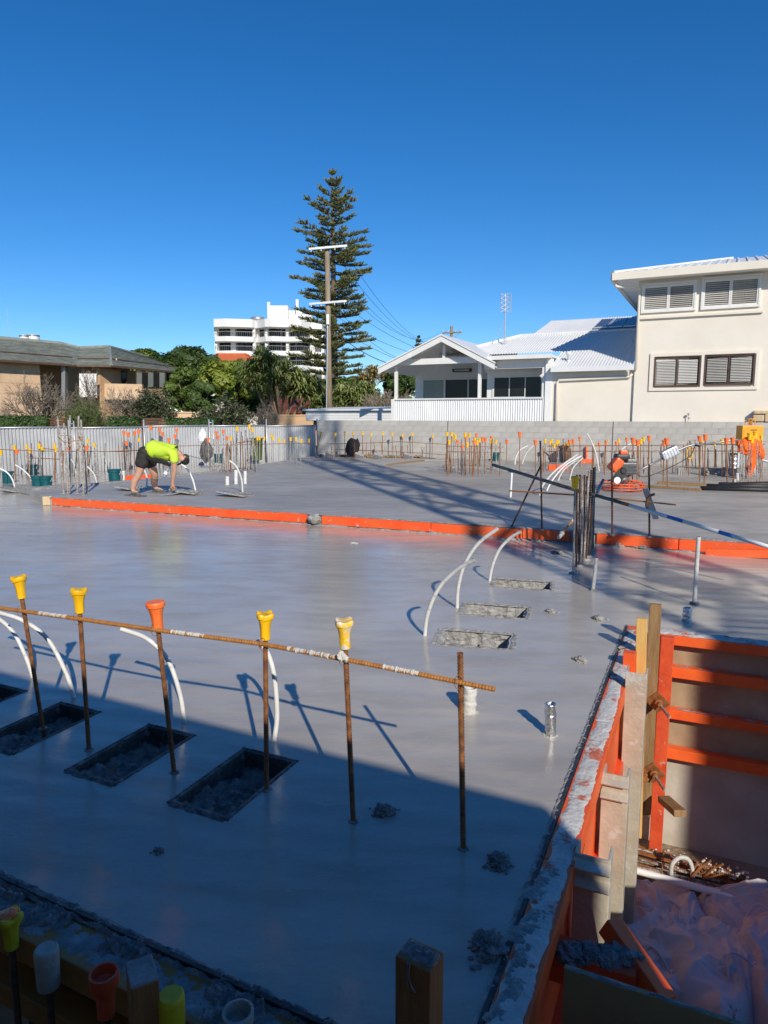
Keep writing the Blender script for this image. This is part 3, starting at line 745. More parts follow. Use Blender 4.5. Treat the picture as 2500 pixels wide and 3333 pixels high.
# waler plates with bolts on the timber
for i, (px, py, lab) in enumerate(((2140, 2285, 'rusty square waler plate with bolt on the brown timber, upper one'), (2125, 2515, 'rusty square waler plate with bracket on the brown timber, lower one'))):
    c = atY(px, py, 4.97); t = thing('waler_plate', lab, 'plate', c)
    m = MB(); m.cbox((0, 0, 0), (.13, .012, .13), .003, Matrix.Rotation(R(-20), 3, 'Z') @ Matrix.Rotation(R(42), 3, 'Y') @ Matrix.Rotation(.25, 3, 'X')); m.build('plate', 'rust', t)
    m = MB(); m.lathe([(.03, 0), (.03, .02), (.02, .03), (.02, .05)], 8, (0, -.005, 0), axis=Matrix.Rotation(R(90), 3, 'X')); m.build('nut', 'rust', t)
    m = MB(); m.tube([(0, 0, 0), (.02, -.18, -.04)], .011, 8); m.build('bolt', 'rust_cement', t)
    if i: m = MB(); m.cbox((-.07, .02, -.05), (.12, .03, .07), .005); m.build('bracket', 'rust', t)
b = atY(2160, 2600, 5.0); c = atY(2205, 2640, 4.75)
m = MB(); m.beam(b, c + (c - b) * .2, .09, .05, ch=.004); tag(m.build('timber_offcut', 'timber_brown'), 'short brown timber offcut jutting by the red stud', 'timber')

# things in the pit
p0 = G(2070, 2790, -1.78); p1 = G(2440, 2885, -1.78); d = p1 - p0
t = thing('rebar_bundle', 'bundle of rusty reinforcing bars lying on the pit floor', 'rebar', p0); r2 = random.Random(4)
ax = d.normalized(); sd = Vector((-ax.y, ax.x, 0))
for i in range(34):
    a = r2.gauss(0, .055); h = r2.uniform(-.07, .07) * (1 - min(.9, abs(a) / .14)); l0 = r2.uniform(-.5, .1); l1 = d.length * r2.uniform(.72, 1.05)
    m = MB(); q0 = ax * l0 + sd * a + Z3 * (h + r2.uniform(-.015, .015)); q1 = ax * l1 + sd * (a + r2.gauss(0, .02)) + Z3 * (h * .8 + r2.uniform(-.02, .02))
    bar_between(q0, q1, .0085, 'rod', 'rust_cement' if i % 3 == 0 else 'rust', t)
for k in (.25, .5, .82):
    m = MB(); c = ax * (d.length * k); m.tube([c + sd * math.cos(a) * .13 + Z3 * (math.sin(a) * .1) for a in [j * .35 for j in range(19)]], .005, 6); m.build('tie_wire', 'rust', t)
m = MB()
for i in range(60):
    m.add(*lump(ax * r2.uniform(.1, d.length) + sd * r2.gauss(0, .06) + Z3 * r2.uniform(.04, .085), r2.uniform(.005, .016), .6, i, 1))
tag(m.build('concrete_splash', 'cement_pale', t, True), None, None, None, 'stuff')
c = G(2270, 2855, -1.75); t = thing('rebar_stubs', 'splayed fan of short rusty bars standing up from the bundle', 'rebar', c)
for i in range(8):
    bar_between((r2.uniform(-.06, .06), r2.uniform(-.03, .05), 0), (r2.uniform(-.02, .16), r2.uniform(-.1, .02), r2.uniform(.08, .19)), .007, 'rod', 'rust', t)
c = G(2215, 2835, -1.72); m = MB(); m.tube(spline([(-.07, 0, -.06), (-.07, 0, .05), (-.02, 0, .11), (.05, 0, .1), (.09, 0, .02), (.1, 0, -.08)], 6), .017, 10)
tag(m.build('bent_pipe', 'pvc_dirty', None, True, c), 'short grey bent hose hooked over the rebar bundle', 'hose')
a, b = G(2050, 2828, -1.66), G(2620, 2985, -1.66)
t = thing('plastic_pipe', 'long straight white pipe lying across the pit in front of the bundle', 'pipe', a)
m = MB(); m.tube([(0, 0, 0), b - a], .026, 14, False); m.tube([b - a, (0, 0, 0)], .022, 14, False); m.build('pipe', 'pvc_white', t, True)
m = MB(); m.tube([Vector((0, 0, 0)), (b - a).normalized() * .05], .031, 14, False); m.build('socket', 'pvc_white', t, True)

def cloth(c, sx, sy, h, seed, rz, label, m, n=130, name='bulk_bag', fold=1.0):
    vs = []; fs = []; S = Vector((seed * 4.7, seed * 2.3, seed))
    for i in range(n + 1):
        for j in range(n + 1):
            x, y = i / n * 2 - 1, j / n * 2 - 1; rr = max(abs(x), abs(y))
            q = Vector((x * sx, y * sy, 0)); w = Vector((noise.noise(q * 3 + S), noise.noise(q * 3 + S + Vector((9, 0, 0))), 0)) * .3
            q3 = q + w * .5 + S
            def crease(sc): dd = noise.voronoi(Vector((q3.x * sc, q3.y * sc, S.z)))[0]; return 1 - min(1, (dd[1] - dd[0]) * 1.25)
            z = h * (.3 + .45 * noise.noise(q3 * 2.0) + .5 * crease(2.4) + .34 * crease(5.0) + .16 * crease(10.5)) * max(0, 1 - rr ** 6)
            q += Vector((noise.noise(q * 4 + S + Vector((3, 1, 0))), noise.noise(q * 4 + S + Vector((0, 7, 0))), 0)) * .09
            vs.append((q.x, q.y, max(.01, z)))
    for i in range(n):
        for j in range(n):
            a = i * (n + 1) + j; fs.append((a, a + n + 1, a + n + 2, a + 1))
    mb = MB(); mb.add(vs, fs); t = thing(name, label, 'bag', c, rotz=rz); o = mb.build('cloth', m, t, True)
    mb = MB(); mb.tube(spline([(-sx * .3, -sy * .5, h * .9), (-sx * .1, -sy * .3, h * 1.25), (sx * .1, -sy * .45, h * 1.15), (sx * .3, -sy * .6, h * .6)], 8), .008, 6); mb.build('lifting_strap', 'fabric_bag', t, True)
    return t
cloth(G(2150, 3000, PITZ), .3, .36, .2, 1, R(10), 'crumpled dirty white bulk bag beside the soldier beam', 'fabric_bag')
cloth(G(2470, 3060, PITZ), .42, .27, .26, 2, R(-20), 'pinkish crumpled bulk bag lying under the white pipe', 'fabric_pink')
cloth(G(2330, 3200, PITZ), .42, .36, .25, 3, R(25), 'torn pale bulk bag with dark smears on the pit floor', 'fabric_bag')
cloth(G(2120, 3150, PITZ), .35, .4, .2, 5, R(-15), 'flattened mud-stained bulk bag at the foot of the form', 'fabric_bag')
cloth(G(2570, 3230, PITZ), .45, .45, .25, 6, R(35), 'mauve crumpled bulk bag on the pit floor beyond the plywood edge', 'fabric_pink')
# plywood edge and orange brace
b = Vector((.56, 1.925, 0)); t = thing('plywood_sheet', 'film-faced plywood sheet standing across the end of the excavation', 'plywood', b)
m = MB(); m.beam((0, 0, -.3), U * 1.5 + Vector((0, 0, -.3)), .018, .78); m.build('sheet', 'ply_film', t)
m = MB(); m.add(*crust((0, 0, .091), U * 1.5 + Z3 * .091, .024, .012, 3, 90, 4, 22)); m.build('concrete_crust', 'concrete_wet_crust', t, True)
o = stick((1985, 3010), (2165, 3270), 2.35, .07, .08, 'timber_brace', 'orange sloping timber brace beside the plywood sheet', 'timber', 'form_orange', 2.1)
t = thing('timber_waler', 'short orange waler heaped with dark wet concrete at the soldier foot', 'timber', F1(.8, .25, -.14))
m = MB(); m.cbox((0, 0, -.06), (.3, .1, .12), .004, Matrix.Rotation(-R(24), 3, 'Z')); m.build('waler', 'form_red', t)
m = MB(); r2 = random.Random(12)
for i in range(4): m.add(*lump((-.08 + i * .065, r2.uniform(-.02, .02), .0), r2.uniform(.045, .055), .55, i, 5, .35, 2.0))
for i in range(4): m.add(*lump((.15, -.04 + r2.uniform(-.02, .02), -.02 - i * .05), r2.uniform(.025, .035), 1.1, i + 9, 5, .4, 2.0))
tag(m.build('wet_concrete', 'concrete_wet_crust', t, True), 'heap of wet concrete on the waler', None, None, 'stuff')

# ================================================================= near formwork at the bottom left
NU = Vector((-.894, .447, 0)); NN = Vector((-.447, -.894, 0)); N0 = Vector((*near_c, 0))
def FN_(s, o, z=0): return N0 + NU * s + NN * o + Z3 * z
t = thing('near_form', 'concrete-spattered form beam along the shaded slab edge', 'formwork', N0)
for a, b in ((0, 1.9), (1.905, 4.5)):
    m = MB(); m.beam(FN_(a, .095, -.05) - N0, FN_(b, .095, -.05) - N0, .15, .1, ch=.006); m.build('top_plank', 'form_brown', t)
    m = MB(); m.beam(FN_(a, .008, -.09) - N0, FN_(b, .008, -.09) - N0, .016, .22); m.build('ply_edge', 'ply_black', t)
m = MB(); m.beam(FN_(0, .03, -.9) - N0, FN_(4.5, .03, -.9) - N0, .02, 1.6); m.build('panel', 'ply_black', t)
for z in (-.32, -.75):
    m = MB(); m.beam(FN_(0, .09, z) - N0, FN_(4.5, .09, z) - N0, .1, .09, ch=.006); m.build('rail', 'form_brown', t)
m = MB()
for k in range(5): m.add(*crust(FN_(k * .9, .09, .002) - N0, FN_(k * .9 + .92, .09, .002) - N0, .15, .014, k, 120, 20, 13, .12))
m.build('concrete_coat', 'form_grey', t, True)
m = MB()
for k in range(5): m.add(*crust(FN_(k * .9, .0, .002) - N0, FN_(k * .9 + .92, .0, .002) - N0, .07, .035, k + 3, 130, 8, 18, .0))
r2 = random.Random(9)
for i in range(12):
    s_ = r2.choice((.3, .7, 1.0, 1.5)) + r2.gauss(0, .1); m.add(*crust(FN_(s_, r2.uniform(.02, .07), .006) - N0, FN_(s_ + .16, r2.uniform(.05, .15), .006) - N0, r2.uniform(.05, .12), .035, i, 40, 14, 30, .05))
tag(m.build('concrete_crust', 'concrete_wet_crust', t, True), 'lumpy spilt concrete along the beam', None, None, 'stuff')
def near_bar(px, py, kind, label, o=.27, r=.04):
    c = onp(px, py, N0 + NN * o, NN); t = thing('wall_bar', label, 'rebar', (c.x, c.y, PITZ))
    L = c.z - PITZ
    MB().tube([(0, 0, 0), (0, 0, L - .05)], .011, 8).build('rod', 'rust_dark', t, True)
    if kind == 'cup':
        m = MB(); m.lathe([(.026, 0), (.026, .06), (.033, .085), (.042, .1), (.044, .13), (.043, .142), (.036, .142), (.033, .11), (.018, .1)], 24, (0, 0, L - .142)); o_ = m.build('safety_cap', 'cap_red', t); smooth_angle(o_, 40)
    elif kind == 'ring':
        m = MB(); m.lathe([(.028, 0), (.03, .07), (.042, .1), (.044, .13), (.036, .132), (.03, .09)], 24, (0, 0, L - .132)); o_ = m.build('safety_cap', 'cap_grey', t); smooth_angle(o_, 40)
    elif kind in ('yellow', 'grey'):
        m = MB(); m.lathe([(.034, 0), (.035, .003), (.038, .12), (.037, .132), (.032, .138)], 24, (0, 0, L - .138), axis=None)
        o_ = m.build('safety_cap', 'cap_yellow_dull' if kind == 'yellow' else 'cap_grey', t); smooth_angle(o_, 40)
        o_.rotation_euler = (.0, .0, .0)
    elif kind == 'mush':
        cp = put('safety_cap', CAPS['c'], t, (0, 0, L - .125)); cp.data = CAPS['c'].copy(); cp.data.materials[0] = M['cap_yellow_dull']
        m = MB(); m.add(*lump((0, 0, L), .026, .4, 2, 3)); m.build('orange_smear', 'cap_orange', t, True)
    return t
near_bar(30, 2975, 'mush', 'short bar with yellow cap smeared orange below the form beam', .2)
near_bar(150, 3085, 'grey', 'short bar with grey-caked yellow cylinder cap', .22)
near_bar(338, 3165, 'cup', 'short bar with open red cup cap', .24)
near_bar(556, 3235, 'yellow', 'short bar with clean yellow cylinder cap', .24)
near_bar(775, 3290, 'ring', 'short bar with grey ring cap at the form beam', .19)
c = onp(462, 3165, N0 + NN * .27, NN); t = thing('timber_prop', 'square timber prop with cement on its top, between red and yellow caps', 'timber', (c.x, c.y, PITZ), rotz=R(28))
m = MB(); m.cbox((0, 0, (c.z - PITZ) / 2), (.075, .1, c.z - PITZ), .005); m.build('prop', 'timber_post', t)
m = MB(); m.cbox((0, 0, c.z - PITZ + .003), (.073, .098, .012), .004); m.build('cement_skin', 'form_grey', t)
c = atY(1366, 3105, 1.56); t = thing('timber_post', 'square timber post with concrete-caked top standing alone in the shade', 'timber', (c.x, c.y, PITZ), rotz=R(-32))
m = MB(); m.cbox((0, 0, (c.z - PITZ) / 2), (.1, .075, c.z - PITZ), .006); m.build('post', 'timber_post', t)
L = c.z - PITZ
m = MB(); m.add(*crust((-.05, 0, L), (.05, 0, L), .072, .016, 4, 24, 18, 30, -.2)); m.build('concrete_cap', 'concrete_wet_crust', t, True)
m = MB(); m.tube(spline([(-.005, -.04, L), (-.005, -.045, L - .03), (.0, -.04, L - .06), (.012, -.042, L - .07)], 5), .0018, 5); m.tube([(-.012, -.04, L), (-.013, -.041, L - .06)], .0018, 5); m.build('wire', 'steel', t)

# ================================================================= behind the camera: hoarding and tower crane that cast the shade
E = Vector((.735, 2.95, 0)); LB = 5.1
h0 = E - SHD * LB; hh = LB * math.tan(SUN_EL)
hd = Vector((-math.cos(R(26.2)), math.sin(R(26.2)), 0))
t = thing('plywood_hoarding', 'tall plywood site hoarding on timber posts', 'hoarding', (h0.x, h0.y, PITZ))
B2 = Vector((h0.x, h0.y, PITZ))
for k in range(8):
    m = MB(); a, b = h0 + hd * (k * 1.22 + .002), h0 + hd * (k * 1.22 + 1.215); zc = (hh + PITZ) / 2
    m.beam(Vector((a.x, a.y, zc)) - B2, Vector((b.x, b.y, zc)) - B2, .018, hh - PITZ); m.build('panel', 'ply', t)
for k in range(9):
    m = MB(); a = h0 + hd * (k * 1.22 + .05 * (k == 0)) + Vector((-.05, -.09, 0)); m.box(Vector((a.x, a.y, (hh - .1 + PITZ) / 2)) - B2, (.09, .09, hh - .1 - PITZ)); m.build('post', 'timber_pale', t)
mc = Vector((2.68 - .2917 * (-4.2 - 5.39) + 1.03, -4.2, -.42)); w = 1.36
t = thing('tower_crane', 'yellow lattice tower crane mast standing on site', 'crane', mc, rotz=ROT)
Hm = 46.0; hw = w / 2
for sx in (-1, 1):
    for sy in (-1, 1):
        m = MB(); m.box((sx * hw, sy * hw, Hm / 2), (.15, .15, Hm)); m.build('leg', 'paint_yellow', t)
m = MB(); st = 1.45; k = 0
while (k + 1) * st < Hm:
    z0, z1 = k * st, (k + 1) * st
    for i in range(4):
        a = [(-hw, -hw), (hw, -hw), (hw, hw), (-hw, hw)][i]; b = [(-hw, -hw), (hw, -hw), (hw, hw), (-hw, hw)][(i + 1) % 4]
        if k % 2: a, b = b, a
        m.tube([(*a, z0), (*b, z1)], .06, 6); m.tube([(*a, z1), (*b, z1)], .05, 6)
    k += 1
m.build('bracing', 'paint_yellow', t)
m = MB(); m.box((.12, .05, Hm / 2), (.4, .06, Hm)); 
for k in range(int(Hm / .3)): m.tube([(-.25, .05, k * .3), (-.05, .05, k * .3)], .015, 5)
m.build('ladder', 'steel', t)
for i in range(4):
    m = MB(); a = R(90 * i); m.box((math.cos(a) * (hw + .1), math.sin(a) * (hw + .1), 4.2), (.02 if i % 2 == 0 else w + .16, w + .16 if i % 2 == 0 else .02, 4.0)); m.build('shade_panel', 'ply', t)  # unseen panels added to make the mast's shadow solid over the pit
m = MB(); m.box((0, 0, .25), (4, 4, .5)); m.build('base', 'concrete_rough', t)
m = MB(); m.box((0, 0, Hm + .6), (1.8, 1.8, 1.2)); m.build('slewing_unit', 'paint_yellow', t)
m = MB()
for (y, z) in ((-.6, Hm + 1.3), (.6, Hm + 1.3), (0, Hm + 2.4)): m.tube([(9, y, z), (-38, y, z)], .06, 6)
for k in range(30):
    x = 8 - k * 1.5; m.tube([(x, -.6, Hm + 1.3), (x - .75, 0, Hm + 2.4), (x - 1.5, -.6, Hm + 1.3)], .035, 5); m.tube([(x, .6, Hm + 1.3), (x - .75, 0, Hm + 2.4), (x - 1.5, .6, Hm + 1.3)], .035, 5)
ob = m.build('jib', 'paint_yellow', t); ob.rotation_euler = (0, 0, R(60))

# timber deck added unseen right of the camera to shade the near pit floor
t = thing('shade_deck', 'added timber deck, out of view, that shades the pit floor', 'deck', (1.4, 1.82, PITZ))
for k in range(14):
    m = MB(); m.cbox((2.3, -.12 - k * .222, -PITZ + .06), (4.6, .218, .05), .006); m.build('plank', 'timber_pale', t)
for x in (.3, 2.3, 4.3):
    m = MB(); m.box((x, -1.6, -PITZ - .02), (.09, 3.1, .1)); m.build('joist', 'timber_pale', t)
    for y in (-.2, -3): m = MB(); m.box((x, y, (-PITZ - .075) / 2), (.09, .09, -PITZ - .075)); m.build('leg', 'timber_pale', t)
# ================================================================= block wall and the houses behind it
def WP(u, d, z): return WO + WU * u + WB * d + Z3 * z
def hp(px, py, d):
    p = onp(px, py, WO + WB * d, WB); return (p - WO).dot(WU), p.z
WTOP = 1.56
WR = Matrix.Rotation(-R(26), 3, 'Z')
t = thing('block_wall', 'grey concrete block boundary wall behind the slab', 'wall', WO, rotz=-R(26))
m = MB(); m.box((8.6, .1, (WTOP - .42) / 2 - .003), (17.19, .184, WTOP + .42 - .006)); m.build('core', 'mortar', t)
bm_ = [MB().cbox((0, 0, 0), (.396, .196, .194), .004).mesh('block', 'block') for _ in range(1)]
for k in range(3):
    mm = M['block'].copy(); mm.name = 'block_tone'
    for nd in mm.node_tree.nodes:
        if nd.type == 'MIX':
            f = (.96, 1.03, 1.07)[k]
            for i in (6, 7): c = nd.inputs[i].default_value; nd.inputs[i].default_value = (c[0] * f, c[1] * f, c[2] * f, 1)
            break
    me = bm_[0].copy(); me.materials.clear(); me.materials.append(mm); bm_.append(me)
r2 = random.Random(2)
for row in range(7):
    for c in range(42):
        u = .2 + c * .405 + (.2 if row % 2 else 0)
        if u > 17.0: continue
        put('block', bm_[r2.choice((0, 0, 1, 2, 3))], t, (u, .1 + r2.uniform(-.002, .002), WTOP - .097 - row * .2))
for px in (1457, 1993):
    u, z = hp(px, 1450, 0); m = MB(); m.box((u, -.004, (WTOP + .1) / 2), (.018, .006, WTOP - .1)); m.build('control_joint', 'black_plastic', t)

def corr(f, us, vs, m, name, parent, thick=None):
    """sheet f(u, v) sampled on us x vs"""
    mb = MB(); nv = len(vs); mb.add([f(u, v) for u in us for v in vs], [(i * nv + j, (i + 1) * nv + j, (i + 1) * nv + j + 1, i * nv + j + 1) for i in range(len(us) - 1) for j in range(nv - 1)])
    return mb.build(name, m, parent, True)
def frange(a, b, st):
    n = max(1, int(abs(b - a) / st)); return [a + (b - a) * i / n for i in range(n + 1)]
def hbox(mb, u0, u1, d0, d1, z0, z1, base):
    mb.box(WP((u0 + u1) / 2, (d0 + d1) / 2, (z0 + z1) / 2) - base, (abs(u1 - u0), abs(d1 - d0), abs(z1 - z0)), WR)
def part(parent, name, m, u0, u1, d0, d1, z0, z1):
    r = parent
    while r.parent: r = r.parent
    mb = MB(); hbox(mb, u0, u1, d0, d1, z0, z1, r.location); return mb.build(name, m, parent)

# ---------------------------------------------------------------- white verandah house
vh = thing('verandah_house', 'white single-storey house with gabled verandah and corrugated balustrade', 'house', WP(2.5, 0, 0)); HB = vh.location.copy()
ul, zt = hp(1285, 1303, .3); ur, _ = hp(1770, 1295, .3); zb = 1.3; zt = hp(1500, 1300, .3)[1]
corr(lambda u, v: WP(u, .3 + .022 * math.sin(u * 2 * math.pi / .088), v) - HB, frange(ul, ur, .011), [zb, zt], 'white_steel', 'balustrade', vh)
part(vh, 'balustrade_rail', 'white_trim', ul - .03, ur, .24, .36, zt, zt + .05)
part(vh, 'corner_panel', 'white_trim', ul - .12, ul, .22, .4, zb, zt + .03)
part(vh, 'deck', 'white_trim', ul, ur + 1.0, .4, 4.0, 1.0, 1.32)
for px, y0, y1 in ((1290, 1185, 1303), (1563, 1166, 1299), (1773, 1160, 1293)):
    u, z = hp(px, y0, .42); part(vh, 'post', 'white_trim', u - .055, u + .055, .37, .48, zt, z)
# gable roof
gl = hp(1232, 1200, .0); gp = hp(1437, 1094, .0); gr = hp(1610, 1184, .0)
for (a, b, nm) in ((gl, gp, 'roof_left'), (gp, gr, 'roof_right')):
    P = [WP(a[0], -.05, a[1] + .02) - HB, WP(b[0], -.05, b[1] + .02) - HB, WP(b[0], 5.4, b[1] + .02) - HB, WP(a[0], 5.4, a[1] + .02) - HB]
    mb = MB(); mb.extr(P, Z3 * .05); mb.build('roof_sheet', 'white_steel', vh)
    P = [WP(a[0], -.02, a[1] - .2) - HB, WP(b[0], -.02, b[1] - .2) - HB, WP(b[0], -.02, b[1] + .0) - HB, WP(a[0], -.02, a[1] + .0) - HB]
    mb = MB(); mb.extr(P, WB * .05); mb.build('fascia', 'white_trim', vh)
    P = [WP(a[0] + .05, .04, a[1] - .12) - HB, WP(b[0], .04, b[1] - .12) - HB, WP(b[0], 3.6, b[1] - .12) - HB, WP(a[0] + .05, 3.6, a[1] - .12) - HB]
    mb = MB(); mb.extr(P, Z3 * .03); mb.build('ceiling', 'white_paint', vh)
b0 = hp(1296, 1180, .42); b1 = hp(1565, 1180, .42); zb1 = hp(1436, 1183, .42)[1]
part(vh, 'tie_beam', 'white_trim', b0[0], b1[0], .38, .47, zb1 - .02, zb1 + .2)
u, z = hp(1446, 1122, .42); part(vh, 'king_post', 'white_trim', u - .055, u + .055, .39, .46, zb1 + .2, z)
# ceiling fan
u, z = hp(1470, 1145, 1.2); mb = MB(); mb.tube([WP(u, 1.2, z + .35) - HB, WP(u, 1.2, z) - HB], .02, 6); mb.lathe([(.02, 0), (.09, .02), (.09, .07), (.03, .1)], 12, WP(u, 1.2, z - .05) - HB)
for k in range(3): a = k * 2.1 + .3; mb.beam(WP(u, 1.2, z) - HB, WP(u, 1.2, z) - HB + Vector((math.cos(a), math.sin(a), 0)) * .55, .1, .012)
mb.build('ceiling_fan', 'shutter', vh)
# back wall with sliding doors
bl = hp(1352, 1250, 3.2)[0]; br = hp(1600, 1250, 3.2)[0]; zr = hp(1436, 1120, 3.2)[1]
part(vh, 'back_wall', 'white_paint', bl, br + 1.0, 3.2, 3.35, 1.32, zr - .35)
dl, dt = hp(1366, 1232, 3.15); dr, _ = hp(1590, 1232, 3.15); db = hp(1460, 1303, 3.15)[1]
door = part(vh, 'sliding_door', 'white_trim', dl, dr, 3.14, 3.19, 1.35, dt)
for k, (a, b) in enumerate(((1378, 1443), (1450, 1521), (1526, 1592))):
    u0 = hp(a, 1250, 3.12)[0]; u1 = hp(b, 1250, 3.12)[0]; part(door, 'pane', 'glass_pale' if k == 0 else 'glass_dark', u0, u1, 3.12, 3.138, 1.4, dt - .09)  # first pane paler: its reflection is put into the glass colour
u0, z0 = hp(1473, 1212, 3.1); u1, z1 = hp(1535, 1199, 3.1)
h = thing('patio_heater', 'black strip heater mounted under the verandah gable', 'heater', WP((u0 + u1) / 2, 3.1, z0))
mb = MB(); mb.cbox((0, 0, .07), (u1 - u0, .1, .13), .02, WR); mb.build('housing', 'black_plastic', h); mb = MB(); mb.cbox(-WB * .056 + Z3 * .07, ((u1 - u0) * .78, .012, .07), .004, WR); mb.build('element', 'metal_tank', h)
mb = MB(); mb.box(WB * .05 + Z3 * .1, (.1, .1, .03), WR); mb.build('bracket', 'black_plastic', h)
# side room with window
sl = hp(1586, 1230, 1.3)[0]; sr = hp(1772, 1230, 1.3)[0]; st_ = hp(1680, 1196, 1.3)[1]
part(vh, 'side_wall', 'white_paint', sl, sr + .1, 1.3, 1.5, 1.32, st_)
part(vh, 'lintel', 'white_trim', sl - .05, sr, 1.2, 1.3, st_ - .16, st_ + .02)
wl_, wt = hp(1604, 1224, 1.28); wr_, _ = hp(1769, 1222, 1.28); wb_ = hp(1680, 1296, 1.28)[1]
win = part(vh, 'window', 'white_trim', wl_, wr_, 1.255, 1.299, wb_, wt)
x0 = wl_ + .06
for k in range(3):
    w_ = (wr_ - wl_ - .12) / 3; part(win, 'pane', 'glass_dark', x0 + k * w_ + .02, x0 + (k + 1) * w_ - .02, 1.245, 1.254, wb_ + .06, wt - .07)
# flat roof over the right of the verandah
f0, z0 = hp(1590, 1164, .2); f1, z1 = hp(1797, 1166, .2)
part(vh, 'flat_roof', 'white_steel', f0, f1, .1, 3.4, z0 - .06, z0 + .02)
part(vh, 'roof_beam', 'white_trim', f0 - .2, f1 - .22, .38, .47, z0 - .4, z0 - .09)
part(vh, 'gutter', 'white_trim', f0, f1 + .02, .0, .11, z0 - .1, z0 + .04)
u, z = hp(1781, 1250, .3); part(vh, 'corner_column', 'white_paint', u - .07, u + .16, .3, .55, 1.3, z0 - .1)
# cream wall with downpipe
cl = hp(1792, 1300, .3)[0]; cr = hp(2066, 1300, .3)[0]; ct = hp(1930, 1203, .3)[1]
part(vh, 'cream_wall', 'cream_render', cl, cr, .32, .6, -.4, ct)
ug, zg = hp(1795, 1207, .05); ug2, _ = hp(2064, 1195, .05); zg = hp(1930, 1200, .05)[1]
part(vh, 'gutter', 'white_steel', ug, ug2, -.08, .08, zg - .08, zg + .08)
dp = [hp(1810, 1375, .26), hp(1810, 1242, .26), hp(1818, 1236, .26), hp(2050, 1224, .26), hp(2058, 1218, .26)]
dp = [(dp[0][0], 1.2), (dp[0][0], dp[1][1] - .03), (dp[0][0] + .06, dp[1][1] + .05), (dp[3][0], dp[1][1] + .11), (dp[4][0], dp[1][1] + .2)]
mb = MB(); mb.tube([WP(u, .25, z) - HB for u, z in dp], .045, 10); mb.build('downpipe', 'cream_render', vh, True)
# main corrugated roof
rb = hp(1695, 1094, 4.6); re = zg + .06; rc = hp(2085, 1080, 4.6)[0]
def RZ(d): return re + (rb[1] - re) * (d / 4.6)
def roofsheet(u0, u1, dlow, dhigh, zf, name, parent, pitch=.1, amp=.02, m='white_steel', n=4):
    mb = MB(); us = frange(u0, u1, pitch / 4); vs_ = []; fs_ = []
    for u in us:
        a, b = dlow(u), dhigh(u)
        for j in range(n + 1):
            d = a + (b - a) * j / n; vs_.append(WP(u, d, zf(d) + amp * math.sin(u * 2 * math.pi / pitch)) - parent.location)
    for i in range(len(us) - 1):
        for j in range(n): q = i * (n + 1) + j; fs_.append((q, q + n + 1, q + n + 2, q + 1))
    mb.add(vs_, fs_); return mb.build(name, m, parent, True)
roofsheet(rb[0] - 2.6, rc + .3, lambda u: (.0 if u > cl else 2.0), lambda u: min(4.6, max(2.01 if u < cl else 0, 4.6 - (rb[0] - u))), RZ, 'roof_sheet', vh, .105, .02)
mb = MB(); mb.tube([WP(rb[0] - 2.6, 2.0, RZ(2.0) + .02) - HB, WP(rb[0], 4.6, rb[1] + .03) - HB, WP(rc, 4.6, rb[1] + .03) - HB], .05, 6); mb.build('ridge_cap', 'white_steel', vh)
ul0 = hp(1722, 1094, 4.7)[0]; z2 = hp(1900, 1090, 4.7)[1]; ztop = hp(1900, 1038, 8.6)[1]; ul1 = hp(1752, 1048, 8.6)[0]
def RZ2(d): return z2 + (ztop - z2) * ((d - 4.6) / 4.0)
roofsheet(ul0, rc + .4, lambda u: 4.62, lambda u: min(8.6, 4.7 + 3.9 * (u - ul0) / max(.3, ul1 - ul0 + .01)) if ul1 > ul0 else 8.6, RZ2, 'roof_sheet', vh, .105, .02)
part(vh, 'gutter', 'white_steel', ul0, rc + .4, 4.5, 4.63, z2 - .14, z2 + .01)
for k, (a, b) in enumerate(((1937, 1982), (1985, 2030), (2033, 2075))):
    u0 = hp(a, 1060, 6.0)[0]; u1 = hp(b, 1060, 6.0)[0]
    dA, dB = 5.6, 7.6
    sp = thing('solar_panel', ['dark blue solar panel on the white roof, farthest from the two-storey house', 'dark blue solar panel on the white roof, between two others', 'dark blue solar panel on the white roof, against the two-storey house'][k], 'solar panel', WP(u0, dA, RZ2(dA) + .05)); q = sp.location
    mb = MB(); mb.extr([WP(u0, dA, RZ2(dA) + .05) - q, WP(u1, dA, RZ2(dA) + .05) - q, WP(u1, dB, RZ2(dB) + .05) - q, WP(u0, dB, RZ2(dB) + .05) - q], Z3 * .05); mb.build('frame', 'galv', sp)
    for i in range(5):
        for j in range(2):
            du = (u1 - u0 - .1) / 5; dd = (dB - dA - .16) / 2; a0 = u0 + .05 + i * du + .01; d0 = dA + .08 + j * dd + .02
            mb = MB(); mb.extr([WP(x, y, RZ2(y) + .102) - q for x, y in ((a0, d0), (a0 + du - .02, d0), (a0 + du - .02, d0 + dd - .04), (a0, d0 + dd - .04))], Z3 * .004); mb.build('cell', 'solar', sp)
# small roof vent
u, z = hp(1850, 1186, .8); b = WP(u, .8, RZ(.8)); t = thing('roof_vent', 'small white pipe vent on the corrugated roof', 'vent', b); mb = MB(); mb.lathe([(.05, -.05), (.05, .2), (.09, .22), (.09, .3), (.03, .32)], 12); mb.build('pipe', 'white_steel', t, True); mb = MB(); mb.lathe([(.12, -.04), (.1, .03), (.05, .06)], 12); mb.build('flashing', 'galv', t)
